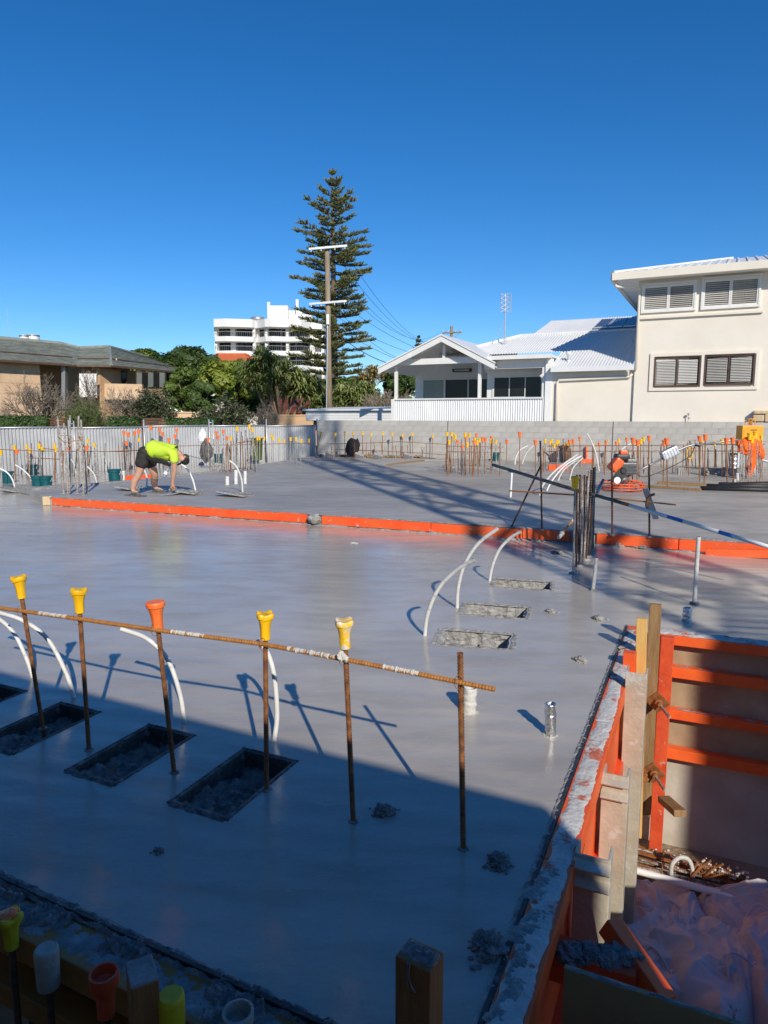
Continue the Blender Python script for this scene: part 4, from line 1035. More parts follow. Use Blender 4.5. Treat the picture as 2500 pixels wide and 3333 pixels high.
# TV antenna
b = hp(1643, 1117, 3.4); B = WP(b[0], 3.4, b[1]); t = thing('tv_antenna', 'grid television antenna on a braced roof mast', 'antenna', B)
zt_ = hp(1650, 955, 3.4)[1] - b[1]; zm_ = hp(1650, 1016, 3.4)[1] - b[1]
mb = MB(); mb.tube([(0, 0, -.1), (0, 0, zt_ * .97)], .022, 8); mb.build('mast', 'galv', t)
q = hp(1607, 1112, 3.4); mb = MB(); mb.tube([WU * (q[0] - b[0]) + Z3 * (q[1] - b[1]), Vector((0, 0, zm_ - .25))], .012, 6); mb.tube([WU * .1 + Z3 * -.1, Vector((0, 0, .5))], .012, 6); mb.tube([WU * -.1 + Z3 * -.1, Vector((0, 0, .45))], .012, 6); mb.build('stay', 'galv', t)
mb = MB()
for x in (-.19, -.06, .06, .19):
    mb.tube([WU * x + WB * .06 + Z3 * zm_, WU * x + WB * .06 + Z3 * zt_], .006 if abs(x) < .1 else .016, 5)
for k in range(13): z = zm_ + (zt_ - zm_) * k / 12; mb.tube([WU * -.19 + WB * .06 + Z3 * z, WU * .19 + WB * .06 + Z3 * z], .005, 4)
mb.build('reflector', 'galv', t)
mb = MB()
for k in range(4):
    z = zm_ + (zt_ - zm_) * (k + .5) / 4
    for s in (-1, 1):
        for e in (-1, 1): mb.tube([WB * -.06 + Z3 * z, WU * (s * .17) + WB * -.1 + Z3 * (z + e * .09)], .007, 4)
mb.tube([WB * -.06 + Z3 * zm_, WB * -.06 + Z3 * zt_], .009, 4); mb.build('bow_tie', 'white_steel', t)
# ---------------------------------------------------------------- two-storey cream house
th = thing('two_storey_house', 'cream rendered two-storey house with shuttered windows', 'house', WP(12, 0, -.4)); TB = th.location.copy()
tl = hp(2066, 1200, .22)[0]; tw = 10.0
ze = hp(2080, 905, -.3)[1]
part(th, 'wall', 'cream_render', tl, tl + tw, .22, 8, -.4, ze)
# roof with overhang
e0, e1, f0_, f1_ = tl - .75, tl + tw + .7, -.4, 8.7
part(th, 'soffit', 'white_paint', e0 + .05, e1 - .05, f0_ + .05, f1_ - .05, ze, ze + .06)
for (a, b, c, d) in ((e0, e1, f0_ - .06, f0_ + .06), (e0 - .06, e0 + .06, f0_ + .06, f1_)):
    part(th, 'fascia_gutter', 'cream_render', a, b, c, d, ze - .03, ze + .2)
RI = 3.4; rise = 1.0
rp = lambda u, d, z: WP(u, d, z) - TB
mb = MB(); zz = ze + .2
mb.add([rp(e0, f0_, zz), rp(e1, f0_, zz), rp(e1, f1_, zz), rp(e0, f1_, zz), rp(e0 + RI, f0_ + 4.55, zz + rise), rp(e1 - RI, f0_ + 4.55, zz + rise)], [(0, 1, 5, 4), (1, 2, 5), (2, 3, 4, 5), (3, 0, 4)]); mb.build('roof', 'white_steel', th)
for k in range(40):
    u = e0 + .25 + k * .28; d1 = min(4.5, (u - e0) * 4.5 / RI)
    mb = MB(); mb.beam(rp(u, f0_, zz + .012), rp(u, f0_ + d1, zz + .012 + rise * d1 / 4.55), .05, .05); mb.build('roof_rib', 'white_steel', th)
mb = MB(); mb.beam(rp(e0, f0_, zz + .03), rp(e0 + RI, f0_ + 4.55, zz + rise + .03), .16, .06); mb.build('hip_cap', 'white_steel', th)
# downpipe at the corner
uu = tl + .0; mb = MB(); mb.tube([rp(e0 + .1, f0_ + .1, ze - .02), rp(e0 + .1, f0_ + .12, ze - .2), rp(tl + .05, .12, ze - .26), rp(tl + .04, .15, ze - .5), rp(tl + .04, .15, hp(2060, 1205, .15)[1])], .045, 10); mb.build('downpipe', 'cream_render', th, True)
def slat_window(px0, px1, py0, py1, d, nm, frame_m, slat_m, n, sashes, fw, tone, back='glass_dark', sf=.045):
    u0, u1 = hp(px0, py0, d)[0], hp(px1, py0, d)[0]; pm = (px0 + px1) / 2; z1 = hp(pm, py0, d)[1]; z0 = hp(pm, py1, d)[1]
    mb = MB()
    for (a, b, c, e) in ((u0, u1, z1 - fw, z1), (u0, u1, z0, z0 + fw), (u0, u0 + fw, z0 + fw, z1 - fw), (u1 - fw, u1, z0 + fw, z1 - fw)): hbox(mb, a, b, d - .05, d + .04, c, e, TB)
    w = mb.build(nm, frame_m, th)
    sw = (u1 - u0 - 2 * fw) / sashes
    for k in range(sashes):
        a = u0 + fw + k * sw
        part2(w, 'pane', back, a + .001, a + sw - .001, d + .02, d + .03, z0 + fw, z1 - fw)
        mb = MB()
        for (p, q, r_, s_) in ((a + .003, a + sf, z0 + fw + .003, z1 - fw - .003), (a + sw - sf, a + sw - .003, z0 + fw + .003, z1 - fw - .003)): hbox(mb, p, q, d - .03, d + .01, r_, s_, TB)
        hbox(mb, a + sf + .001, a + sw - sf - .001, d - .028, d + .012, z1 - fw - sf * 2, z1 - fw - .003, TB); hbox(mb, a + sf + .001, a + sw - sf - .001, d - .028, d + .012, z0 + fw + .003, z0 + fw + sf * 1.3, TB)
        mb.build('sash_frame', frame_m, w)
        zz0, zz1 = z0 + fw + .07, z1 - fw - .1; dz = (zz1 - zz0) / n
        mb = MB(); mb.box((0, 0, 0), (sw - .1, dz * .95, .009), WR @ Matrix.Rotation(R(tone[k]), 3, 'X')); me = mb.mesh('slat', slat_m)
        for i in range(n):
            put('slat', me, w, rp(a + sw / 2, d - .005, zz0 + (i + .5) * dz))
    return w
def part2(parent, name, m, u0, u1, d0, d1, z0, z1):
    mb = MB(); hbox(mb, u0, u1, d0, d1, z0, z1, TB); return mb.build(name, m, parent)
slat_window(2091, 2270, 918, 1015, .2, 'window', 'white_trim', 'shutter', 11, 2, .06, (45, 32))
slat_window(2287, 2481, 897, 1003, .2, 'window', 'white_trim', 'shutter', 11, 2, .06, (42, 20))
slat_window(2132, 2281, 1159, 1258, .2, 'window', 'brown_frame', 'blind', 15, 2, .025, (32, 44), sf=.018)
slat_window(2296, 2458, 1152, 1253, .2, 'window', 'brown_frame', 'blind', 15, 2, .025, (22, 28), sf=.018)
u0, u1 = hp(2115, 1200, .2)[0], hp(2470, 1200, .2)[0]; z1, z0 = hp(2290, 1144, .2)[1], hp(2290, 1270, .2)[1]; q0, q1 = hp(2290, 1156, .2)[1], hp(2290, 1257, .2)[1]
for (a, b, c, e) in ((u0, u1, q0, z1), (u0, u1, z0, q1 - .03), (u0, hp(2131, 1200, .2)[0], q1 - .03, q0), (hp(2459, 1200, .2)[0], u1, q1 - .03, q0), (hp(2282, 1200, .2)[0], hp(2295, 1200, .2)[0], q1 - .03, q0)): part(th, 'window_surround', 'cream_render', a, b, .17, .23, c, e)
u0, u1 = hp(2085, 1000, .2)[0], hp(2485, 1000, .2)[0]; z = hp(2285, 1018, .2)[1]; part(th, 'window_sill', 'cream_render', u0, u1, .14, .23, z - .1, z - .03)
# tap and wall fitting
u, z = hp(2240, 1365, .1); t = thing('garden_tap', 'small tap on a pipe against the cream wall', 'tap', WP(u, .12, 1.5)); mb = MB(); mb.tube([(0, 0, 0), (0, 0, .28)], .014, 6); mb.build('pipe', 'galv', t); mb = MB(); mb.lathe([(.02, 0), (.045, .02), (.045, .06), (.02, .08)], 10, (0, -.02, .27)); mb.tube([(0, 0, .2), (.03, -.08, .16)], .012, 6); mb.build('tap', 'galv', t)
# packs on the wall at right
c = hp(2485, 1350, -.1); t = thing('timber_packs', 'brown cardboard pack lying on top of the block wall', 'pack', WP(c[0], .1, WTOP)); t.rotation_euler = (0, 0, -R(26))
for (x, z, w_, h_) in ((-.12, .12, .3, .2), (.22, .13, .34, .24), (.05, .3, .62, .1)): mb = MB(); mb.cbox((x, 0, z), (w_, .3, h_), .02); mb.build('pack', 'timber_pale', t)

# ---------------------------------------------------------------- white carport roof left of the house
t = thing('carport', 'low white weatherboard carport behind the end of the block wall', 'carport', WP(-.4, 2.2, 0)); CB = t.location
a = hp(1008, 1342, 2.2); b = hp(1275, 1332, 2.2); zb_ = hp(1140, 1369, 2.2)[1]; zt_ = hp(1140, 1338, 2.2)[1]
for k in range(4):
    h_ = (zt_ - zb_) / 4; mb = MB(); mb.box(WP((a[0] + b[0]) / 2, 2.2 - .01 * (k % 1), zb_ + (k + .5) * h_) - CB, (b[0] - a[0] + .4, .03, h_ * .94), WR @ Matrix.Rotation(-.12, 3, 'X')); mb.build('weatherboard', 'white_trim', t)
mb = MB(); mb.box(WP((a[0] + b[0]) / 2, 2.27, (zb_ + zt_) / 2) - CB, (b[0] - a[0] + .4, .08, zt_ - zb_ + .02), WR); mb.build('backing', 'white_paint', t)
mb = MB(); mb.extr([WP(a[0] - .3, 2.05, zt_ + .02) - CB, WP(b[0] + .3, 2.05, zt_ + .02) - CB, WP(b[0] + .3, 6, zt_ + .16) - CB, WP(a[0] - .3, 6, zt_ + .16) - CB], Z3 * .07); mb.build('roof', 'white_steel', t)
for u in (a[0] + .1, b[0] - .1): 
    mb = MB(); mb.box(WP(u, 4.8, .5) - CB, (.1, .1, zt_ + .9), WR); mb.build('post', 'white_trim', t)

# ================================================================= corrugated site fence at left
F0 = Vector((-13.6, 18.75, -.4)); F1_ = Vector((-2.78, 28.62, -.4)); FD = (F1_ - F0); FLn = FD.length; FD.normalize(); FNn = Vector((FD.y, -FD.x, 0))
fe = thing('sheet_fence', 'corrugated steel site fence on galvanised pipe posts', 'fence', F0); np_ = 6; pl = FLn / np_; ft = 1.42 + .4
for k in range(np_):
    a, b = k * pl + .04, (k + 1) * pl - .04; dz = [.0, .02, -.01, .015, .0, -.03][k]
    mb = MB(); us = frange(a, b, .0125); vs_ = []
    for u in us:
        o_ = .02 * math.sin(u * 2 * math.pi / .1)
        for z in (.0, ft - .05 + dz): vs_.append(FD * u + FNn * o_ + Z3 * z)
    mb.add(vs_, [(2 * i, 2 * i + 2, 2 * i + 3, 2 * i + 1) for i in range(len(us) - 1)]); mb.build('sheet', 'corrugated', fe, True)
    mb = MB(); mb.tube([FD * a + FNn * .03 + Z3 * (ft - .04 + dz), FD * b + FNn * .03 + Z3 * (ft - .04 + dz)], .024, 8); mb.build('top_rail', 'galv', fe, True)
for k in range(np_ + 1):
    mb = MB(); mb.tube([FD * (k * pl) + FNn * .05, FD * (k * pl) + FNn * .05 + Z3 * (ft + .2)], .026, 10); mb.build('post', 'galv', fe, True)
    if k % 2 == 0:
        mb = MB(); mb.tube([FD * (k * pl + .16) + FNn * .04, FD * (k * pl + .16) + FNn * .04 + Z3 * (ft + .17)], .022, 8); mb.tube([FD * (k * pl) + FNn * .05 + Z3 * (ft + .08), FD * (k * pl + .16) + FNn * .05 + Z3 * (ft + .08)], .02, 8); mb.build('brace_post', 'galv', fe, True)
c = F0 + FD * 2.55 + FNn * .12; mb = MB(); mb.cbox((0, 0, .98), (.1, .05, 2.0), .005); o = mb.build('timber_upright', 'timber_pale', None, False, c); tag(o, 'pale timber upright standing against the corrugated fence', 'timber')
# ================================================================= vegetation and far buildings
def leafmesh(pts, size, seed, mname, up=.3, asp=.55, jitter=.5):
    """one small bent leaf (two triangles folded) per point"""
    r = random.Random(seed); mb = MB(); V_ = mb.v; F_ = mb.f
    for (p, nrm) in pts:
        d = Vector((r.gauss(0, 1), r.gauss(0, 1), r.gauss(0, 1)))
        n = (nrm + d * jitter + Z3 * up); n = n.normalized() if n.length > 1e-4 else Z3
        a = n.orthogonal().normalized(); a = Matrix.Rotation(r.uniform(0, 6.28), 3, n) @ a; b = n.cross(a)
        s = size * r.uniform(.6, 1.35); i = len(V_)
        V_ += [tuple(p - a * s), tuple(p + b * s * asp - n * s * .12), tuple(p + a * s), tuple(p - b * s * asp - n * s * .12)]
        F_ += [(i, i + 1, i + 2), (i, i + 2, i + 3)]
    me = bpy.data.meshes.new('crown'); me.from_pydata(V_, [], F_); me.materials.append(M[mname]); return me
def crown_pts(blobs, n, seed, shell=.55):
    """points spread over the outer part of many overlapping clumps"""
    r = random.Random(seed); w = [b[1] ** 2 for b in blobs]; out = []
    for _ in range(n):
        c, R_, sq = r.choices(blobs, w)[0]
        d = Vector((r.gauss(0, 1), r.gauss(0, 1), r.gauss(0, 1))).normalized()
        k = R_ * (shell + (1 - shell) * r.random() ** .6) * (1 + .3 * noise.noise(d * 2.2 + c))
        out.append((Vector(c) + Vector((d.x * k, d.y * k, d.z * k * sq)), d))
    return out
def branch_tree(mb, p, d, L, r, depth, rng, spread=.6, nb=(2, 3), tips=None, up=.15, shrink=.72, sides=5):
    q = p + d * L * .5 + Vector((rng.gauss(0, .05), rng.gauss(0, .05), 0)) * L; e = p + d * L
    mb.tube([p, q, e], [r, r * .88, r * .78], sides, cap=depth == 0)
    if depth == 0:
        if tips is not None: tips.append(e)
        return
    for _ in range(rng.randint(*nb)):
        nd = (d + Vector((rng.gauss(0, spread), rng.gauss(0, spread), rng.gauss(0, spread * .6) + up))).normalized()
        branch_tree(mb, e, nd, L * shrink * rng.uniform(.8, 1.2), r * .72, depth - 1, rng, spread, nb, tips, up, shrink, sides)
def broadleaf(name, px, py0, py1, Y, wpx, label, m, n, size, seed, group=None, nb=26, trunk='bark', zg=-.4, blobsq=.85, asp=.55, flat=.0):
    """tree whose crown spans photo rows py0 (top) .. py1 (bottom), width wpx pixels, at depth Y"""
    top = atY(px, py0, Y); bot = atY(px, py1, Y); k = Y / FPX * 1.01; rad = wpx * k / 2; H_ = top.z - bot.z
    t = thing(name, label, 'tree', (top.x, Y, zg), group); r = random.Random(seed); blobs = []
    base = Vector((0, 0, bot.z - zg))
    for i in range(nb):
        a = r.uniform(0, 6.28); h = r.random() ** .8; e = math.sqrt(max(.05, 1 - (2 * h - .9) ** 2 * (1 - flat) * .9))
        q = rad * e * math.sqrt(r.random()) * .82
        R_ = rad * r.uniform(.2, .34)
        blobs.append((base + Vector((math.cos(a) * q, math.sin(a) * q, min(H_ - R_ * .8, max(R_ * .5, h * H_)))), R_, blobsq))
    me = leafmesh(crown_pts(blobs, n, seed), size, seed, m, asp=asp); put('crown', me, t)
    mb = MB(); mb.tube([(0, 0, 0), (rad * .04, 0, base.z * .6), (0, 0, base.z + H_ * .35)], [.16 * rad ** .5, .13 * rad ** .5, .08 * rad ** .5], 8)
    for b in blobs[::3]: mb.tube([Vector((0, 0, base.z * .8 + .1)), (Vector((0, 0, base.z)) + b[0]) / 2, b[0]], [.06 * rad ** .5, .045 * rad ** .5, .02], 5)
    mb.build('trunk', trunk, t, True); return t

# ---------------------------------------------------------------- Norfolk pine
YP = 68.0
pt = atY(1082, 557, YP); pb = -.4; HP = pt.z - pb
t = thing('norfolk_pine', 'tall Norfolk pine with tiered open branches behind the power pole', 'tree', (pt.x, YP, pb))
r2 = random.Random(21)
mb = MB(); mb.tube([(0, 0, HP * i / 10) for i in range(11)], [.42 * (1 - i / 10) ** .8 + .03 for i in range(11)], 10); mb.build('trunk', 'bark', t, True)
# half-widths measured down the crown: (fraction from top, metres)
prof = [(0, .15), (.04, .5), (.1, 1.3), (.16, 2.4), (.22, 3.0), (.3, 3.35), (.4, 3.8), (.5, 3.9), (.6, 4.3), (.7, 5.0), (.78, 4.8), (.88, 4.0), (1.0, 2.6)]
def pw(f):
    for (a, b), (c, d) in zip(prof, prof[1:]):
        if f <= c: return b + (d - b) * (f - a) / (c - a)
    return prof[-1][1]
wood = MB(); lv = []; crown_h = atY(1082, 557, YP).z - atY(1082, 1290, YP).z
nt_ = 25
for i in range(nt_):
    f = ((i + .3) / nt_) ** .93; z = HP - f * crown_h; w_ = pw(f); nb_ = 5 if f < .15 else 7
    a0 = r2.uniform(0, 6.28)
    for k in range(nb_):
        a = a0 + k * 6.283 / nb_ + r2.uniform(-.22, .22); L = w_ * (r2.uniform(.5, 1.15) if f < .55 else r2.uniform(.5, .98))
        if r2.random() < .16 and f > .15: continue
        d = Vector((math.cos(a), math.sin(a), 0)); sag = -.04 if f > .25 else .35
        pts = [Vector((0, 0, z)) + d * (L * s) + Z3 * (L * (.28 * s ** 2.2 * (.6 if f > .3 else 1) + sag * s - .05 * s)) for s in (0, .3, .6, .85, 1)]
        wood.tube(pts, [.065, .05, .035, .022, .012], 4)
        side = Vector((-d.y, d.x, 0))
        ns = max(4, int(L * 5.5))
        for j in range(ns):
            s = .22 + .78 * (j + r2.random()) / ns
            i0 = min(3, int(s * 4.0)); c = pts[0].lerp(pts[-1], s); c.z = pts[i0].z + (pts[i0 + 1].z - pts[i0].z) * .5
            bl = min(.95, (.4 + .35 * (1 - abs(s - .55) * 1.6)) * (L / 3.2) ** .6)
            for sg in (-1, 1):
                tip = c + (side * sg * .85 + d * .65).normalized() * bl * r2.uniform(.7, 1.2) + Z3 * r2.uniform(.05, .26)
                for q in range(11):
                    u = (q + r2.random()) / 11; lv.append((c.lerp(tip, u), tip - c))
        for q in range(10): lv.append((pts[-1] + d * (.12 * q / 4 - .1) + Z3 * (.03 * q), d + Z3 * .5))
tag(wood.build('branches', 'bark', t, True), None, None, None, 'stuff')
mb = MB(); V_ = mb.v; F_ = mb.f
for (p, ax) in lv:
    ax = ax.normalized()
    for _ in range(2):
        d = (ax * .8 + Vector((r2.gauss(0, .5), r2.gauss(0, .5), r2.gauss(.38, .4)))).normalized(); s = r2.uniform(.13, .26)
        b = d.cross(Vector((r2.gauss(0, 1), r2.gauss(0, 1), r2.gauss(0, 1)))).normalized() * .045; i = len(V_)
        V_ += [tuple(p - b), tuple(p + b), tuple(p + d * s)]; F_.append((i, i + 1, i + 2))
me = bpy.data.meshes.new('crown'); me.from_pydata(V_, [], F_); me.materials.append(M['leaf_pine']); put('crown', me, t)
# small far pines
for (px, y0, y1, Y, lab) in ((1363, 1096, 1160, 160, 'tiny far pine tip beyond the verandah gable'),):
    a = atY(px, y0, Y); b = atY(px, y1 + 60, Y); t = thing('far_pine', lab, 'tree', (a.x, Y, b.z)); H_ = a.z - b.z
    mb = MB(); mb.tube([(0, 0, -b.z - .4), (0, 0, H_)], [.3, .05], 6); mb.build('trunk', 'bark', t); pts = []
    for i in range(900):
        h = r2.random() ** .7; tier = round(h * 9) / 9; a_ = r2.uniform(0, 6.28); q = (1 - tier) * H_ * .35 * r2.uniform(.3, 1) + .2
        pts.append((Vector((math.cos(a_) * q, math.sin(a_) * q, tier * H_ + r2.gauss(0, .15) + q * .15)), Z3))
    put('crown', leafmesh(pts, .3, 3, 'leaf_pine'), t)

# ---------------------------------------------------------------- utility poles and wires
YU = 40.0
pb_ = atY(1074, 1420, YU); tp_ = atY(1071, 806, YU)
t = thing('power_pole', 'weathered timber power pole with two cross-arms', 'pole', (pb_.x, YU, -.4)); H_ = tp_.z + .4
mb = MB(); mb.tube([(0, 0, 0), (-.02, 0, H_ / 2), (-.04, 0, H_)], [.18, .155, .13], 12); mb.build('pole', 'pole_wood', t, True)
arm_ends = []
for (pl, pr, dd) in (((1005, 811), (1130, 800), 0), ((1006, 990), (1128, 980), 0)):
    a, b = atY(*pl, YU - .25), atY(*pr, YU - .25); o = Vector((pb_.x, YU, -.4)); mb = MB(); mb.beam(a - o, b - o, .1, .12, ch=.01); mb.build('crossarm', 'galv', t); arm_ends.append((a, b))
    for s in (.06, .32, .68, .94):
        mb = MB(); mb.lathe([(.015, 0), (.03, -.02), (.02, -.04), (.032, -.06), (.02, -.08), (.03, -.1), (.012, -.12)], 10, a.lerp(b, s) - o + Z3 * -.05); mb.build('insulator', 'pvc_white', t, True)
    for s in (.1, .9): mb = MB(); mb.tube([a.lerp(b, s) - o, a.lerp(b, .5) - o + Z3 * -.6], .018, 5); 
mb = MB(); mb.lathe([(.14, 0), (.15, .03), (.13, .06), (.03, .09)], 12, (-.04, 0, H_)); mb.build('pole_cap', 'galv', t, True)
c = atY(1067, 1040, YU - .22) - Vector((pb_.x, YU, -.4)); mb = MB(); mb.cbox(c, (.16, .14, .55), .02); mb.build('fuse_box', 'pvc_white', t)
mb = MB(); mb.tube(spline([c + Vector((-.03, .03, -.27)), c + Vector((-.06, .03, -2)), Vector((-.17, -.1, 2.5)), Vector((-.18, -.1, 0))], 8), .035, 8); mb.build('cable_conduit', 'galv', t, True)
# far pole
YF = 95.0
a = atY(1470, 1062, YF); t = thing('far_power_pole', 'distant timber power pole with one cross-arm beyond the verandah gable', 'pole', (a.x, YF, -.4)); H2 = a.z + .4
mb = MB(); mb.tube([(0, 0, 0), (0, 0, H2)], [.24, .2], 8); mb.build('pole', 'pole_wood', t, True)
z = atY(1470, 1083, YF).z + .4; mb = MB(); mb.beam((-1.25, -.2, z - .06), (1.35, -.2, z + .06), .18, .2); mb.build('crossarm', 'bark_pale', t)
for x in (-1.2, -.5, .5, 1.25): mb = MB(); mb.lathe([(.05, 0), (.1, .05), (.05, .12), (.08, .18), (.02, .22)], 8, (x, -.2, z + .1)); mb.build('insulator', 'pvc_white', t)
far_o = Vector((a.x, YF, -.4 + z))
def wire(a, b, sag, label, r=.022):
    a, b = Vector(a), Vector(b); pts = [a.lerp(b, i / 24) - Z3 * (sag * 4 * (i / 24) * (1 - i / 24)) for i in range(25)]
    mb = MB(); mb.tube([p - a for p in pts], r, 5); tag(mb.build('overhead_wire', 'wire', None, True, a), label, 'wire', 'overhead wires from the power pole')
(al, ar), (bl, br) = arm_ends
for i, (s, x) in enumerate(((.08, -1.2), (.34, -.5), (.66, .5), (.92, 1.25))):
    wire(al.lerp(ar, s) - Z3 * .25, far_o + Vector((x, -.2, .3)), 2.6 + .25 * i, 'thin black overhead wire from the upper cross-arm to the far pole', .012)
for i, (s, e) in enumerate(((.1, (1500, 1205)), (.4, (1560, 1160)), (.7, (1420, 1165)), (.95, (1640, 1150)))):
    wire(bl.lerp(br, s) - Z3 * .25, atY(*e, 44 + 6 * i), .9 + .2 * i, 'thin black overhead wire sagging from the lower cross-arm', .011)
wire(atY(1074, 1062, YU), atY(1310, 1195, 31), .35, 'black service cable from the pole to the verandah house', .018)

# ---------------------------------------------------------------- apartment block
YA = 130.0; ka = YA / FPX
def AP(px, py, dy=0): return atY(px, py, YA + dy)
ap = thing('apartment_block', 'white apartment block with curved balconies and dark glazing', 'building', (AP(870, 1300).x, YA, -.4)); AB = ap.location.copy()
plan = [(694, 5), (704, .5), (742, 0), (790, .6), (826, 1.2), (832, 2.6), (868, .4), (890, 0), (935, .9), (985, .4), (1012, 3.2), (1046, 3.6)]
def loop(off, x0=None, back=15):
    f = [Vector((AP(p, 1300).x + (0 if i else off * .3), YA + d + off, 0)) for i, (p, d) in enumerate(plan)]
    return f
def band(name, y0, y1, off, m, back=14.0):
    z0, z1 = AP(870, y1).z, AP(870, y0).z; f = loop(off); poly = f + [Vector((f[-1].x, YA + back, 0)), Vector((f[0].x, YA + back, 0))]
    mb = MB(); mb.prism([(p.x - AB.x, p.y - AB.y) for p in poly], z0 - AB.z, z1 - AB.z); return mb.build(name, m, ap)
band('roof_parapet', 1038, 1064, -.5, 'apartment_white')
for y0, y1 in ((1094, 1110), (1141, 1156), (1188, 1204), (1236, 1252)): band('balcony_slab', y0, y1, 0, 'apartment_white')
band('glazing', 1060, 1420, 2.6, 'glass_dark')
for (y0, y1) in ((1064, 1094), (1110, 1141), (1156, 1188), (1204, 1236)):
    for i, (p, d) in enumerate(plan):
        if i in (2, 3, 7, 9): continue
        x = AP(p, 1300).x; z0, z1 = AP(870, y1).z, AP(870, y0).z
        mb = MB(); mb.box((x - AB.x, d + 1.9, (z0 + z1) / 2 - AB.z), (.5 if i % 5 else .9, 2.6, z1 - z0)); mb.build('pier', 'apartment_white', ap)
    f = loop(.12); zr = AP(870, y1 - 16).z
    mb = MB(); mb.tube([Vector((p.x, p.y, zr)) - AB for p in f], .05, 5)
    for a, b in zip(f, f[1:]):
        n_ = max(2, int((b - a).length / .35))
        for j in range(n_): q = a.lerp(b, j / n_); mb.tube([Vector((q.x, q.y, AP(870, y1).z)) - AB, Vector((q.x, q.y, zr)) - AB], .02, 3)
    mb.build('balustrade', 'rail_grey', ap)
    g = loop(2.55); z0, z1 = AP(870, y1).z, AP(870, y0).z; k_ = 0
    for a, b in zip(g, g[1:]):
        n_ = max(1, int((b - a).length / 1.25))
        for j in range(n_ + 1):
            q = a.lerp(b, j / n_); k_ += 1
            mb = MB(); mb.box(Vector((q.x, q.y, (z0 + z1) / 2)) - AB, (.12, .1, z1 - z0)); mb.build('mullion', 'rail_grey', ap)
            if k_ % 7 == 0 and j < n_:
                q2 = a.lerp(b, (j + .5) / n_); mb = MB(); mb.box(Vector((q2.x, q2.y - .02, (z0 + z1) / 2)) - AB, (1.0, .05, z1 - z0)); mb.build('curtain', 'blind' if k_ % 2 else 'shutter', ap)
for (x0, x1, y0, y1, d0, d1) in ((868, 930, 986, 1040, 3, 9), (930, 975, 1000, 1040, 4, 9), (940, 1010, 1018, 1040, 2, 9), (868, 872, 980, 1040, 2.5, 3.2)):
    a, b = AP(x0, y0), AP(x1, y1); mb = MB(); mb.box(Vector(((a.x + b.x) / 2, YA + (d0 + d1) / 2, (a.z + b.z) / 2)) - AB, (b.x - a.x, d1 - d0, a.z - b.z)); mb.build('roof_block', 'apartment_white', ap)
a = AP(826, 1034); mb = MB(); mb.lathe([(1.25, -.2), (1.25, .5), (1.15, .6)], 18, Vector((a.x, YA + 4, a.z)) - AB); mb.build('water_tank', 'metal_tank', ap, True)
for p in (866, 961): a = AP(p, 975 if p < 900 else 966); mb = MB(); mb.box(Vector((a.x, YA + 3, a.z - 2)) - AB, (.5, .5, 4)); mb.build('vent_pipe', 'apartment_white', ap)

# ---------------------------------------------------------------- orange roofed house among the trees
o = Vector((atY(750, 1200, 75).x, 75, -.4)); t = thing('orange_roof_house', 'house with bright orange tiled hip roof behind the trees', 'house', o)
e = [atY(655, 1190, 73) - o, atY(865, 1190, 73) - o, atY(900, 1180, 83) - o, atY(650, 1180, 83) - o]; zz = e[0].z
e = [Vector((p.x, p.y, zz)) for p in e]; r0, r1 = atY(705, 1153, 78) - o, atY(800, 1156, 78) - o; r1.z = r0.z
mb = MB(); mb.add(e + [r0, r1], [(0, 1, 5, 4), (1, 2, 5), (2, 3, 4, 5), (3, 0, 4)]); mb.build('roof', 'roof_orange', t)
mb = MB(); mb.box(((e[0].x + e[1].x) / 2, e[0].y + 4.8, zz / 2 - .05), (e[1].x - e[0].x - 1, 7.5, zz - .1)); mb.build('wall', 'cream_render', t)
mb = MB()
for a, b in ((e[0], r0), (e[1], r1), (r0, r1)): mb.tube([a, b], .13, 6)
mb.build('ridge', 'roof_orange', t)
# low red roof behind the pandanus and wall
o = Vector((atY(960, 1330, 50).x, 50, -.4)); t = thing('red_roof_shed', 'low dark red roof half hidden behind the pandanus', 'shed', o)
mb = MB(); mb.extr([atY(895, 1345, 48) - o, atY(1050, 1345, 48) - o, atY(1060, 1300, 53) - o, atY(900, 1300, 53) - o], Z3 * .1); mb.build('roof', 'roof_red', t)
q = atY(970, 1345, 50) - o; mb = MB(); mb.box((q.x, 1.6, (q.z) / 2), (3, 3, q.z)); mb.build('wall', 'tan_wall', t)

# ---------------------------------------------------------------- tan house with green-grey tiled roof
lh = thing('tan_house', 'sandstone-coloured house with long grey-green tiled roof', 'house', (-20, 46, -.4)); LB_ = lh.location.copy()
ZE = 4.82
def zY(px, py, z):          # point on the ray of a pixel at height z
    d = ray(px, py); return CP + d * ((z - CAM_H) / d.z)
E0, E1, E2, E3 = zY(-160, 1160, ZE), zY(250, 1188, ZE), zY(362, 1189.5, ZE), zY(618, 1214, ZE)
R0, R1 = zY(-160, 1087, 7.0), zY(195, 1119, 7.0); R2, R3 = zY(255, 1133, 6.6), zY(357, 1130, 6.6)
R3 = atY(357, 1130, 50.0); R2 = atY(258, 1134, 49.0); R1 = atY(200, 1119, 49.0); R0 = atY(-160, 1087, 44.0); R4 = atY(470, 1160, 57)
def tiles(quad, name, parent, base, rows, m):
    """roof plane laid in courses, each course proud of the one above"""
    a, b, c, d = [Vector(p) - base for p in quad]; n = (b - a).cross(d - a).normalized()
    if n.z < 0: n = -n
    mb = MB()
    for i in range(rows):
        s0, s1 = i / rows, (i + 1.12) / rows
        p0, p1 = a.lerp(d, s0), b.lerp(c, s0); q0, q1 = a.lerp(d, min(1, s1)), b.lerp(c, min(1, s1))
        mb.add([p0 + n * .05, p1 + n * .05, q1 + n * .005, q0 + n * .005, p0, p1], [(0, 1, 2, 3), (4, 5, 1, 0)])
    return mb.build(name, m, parent)
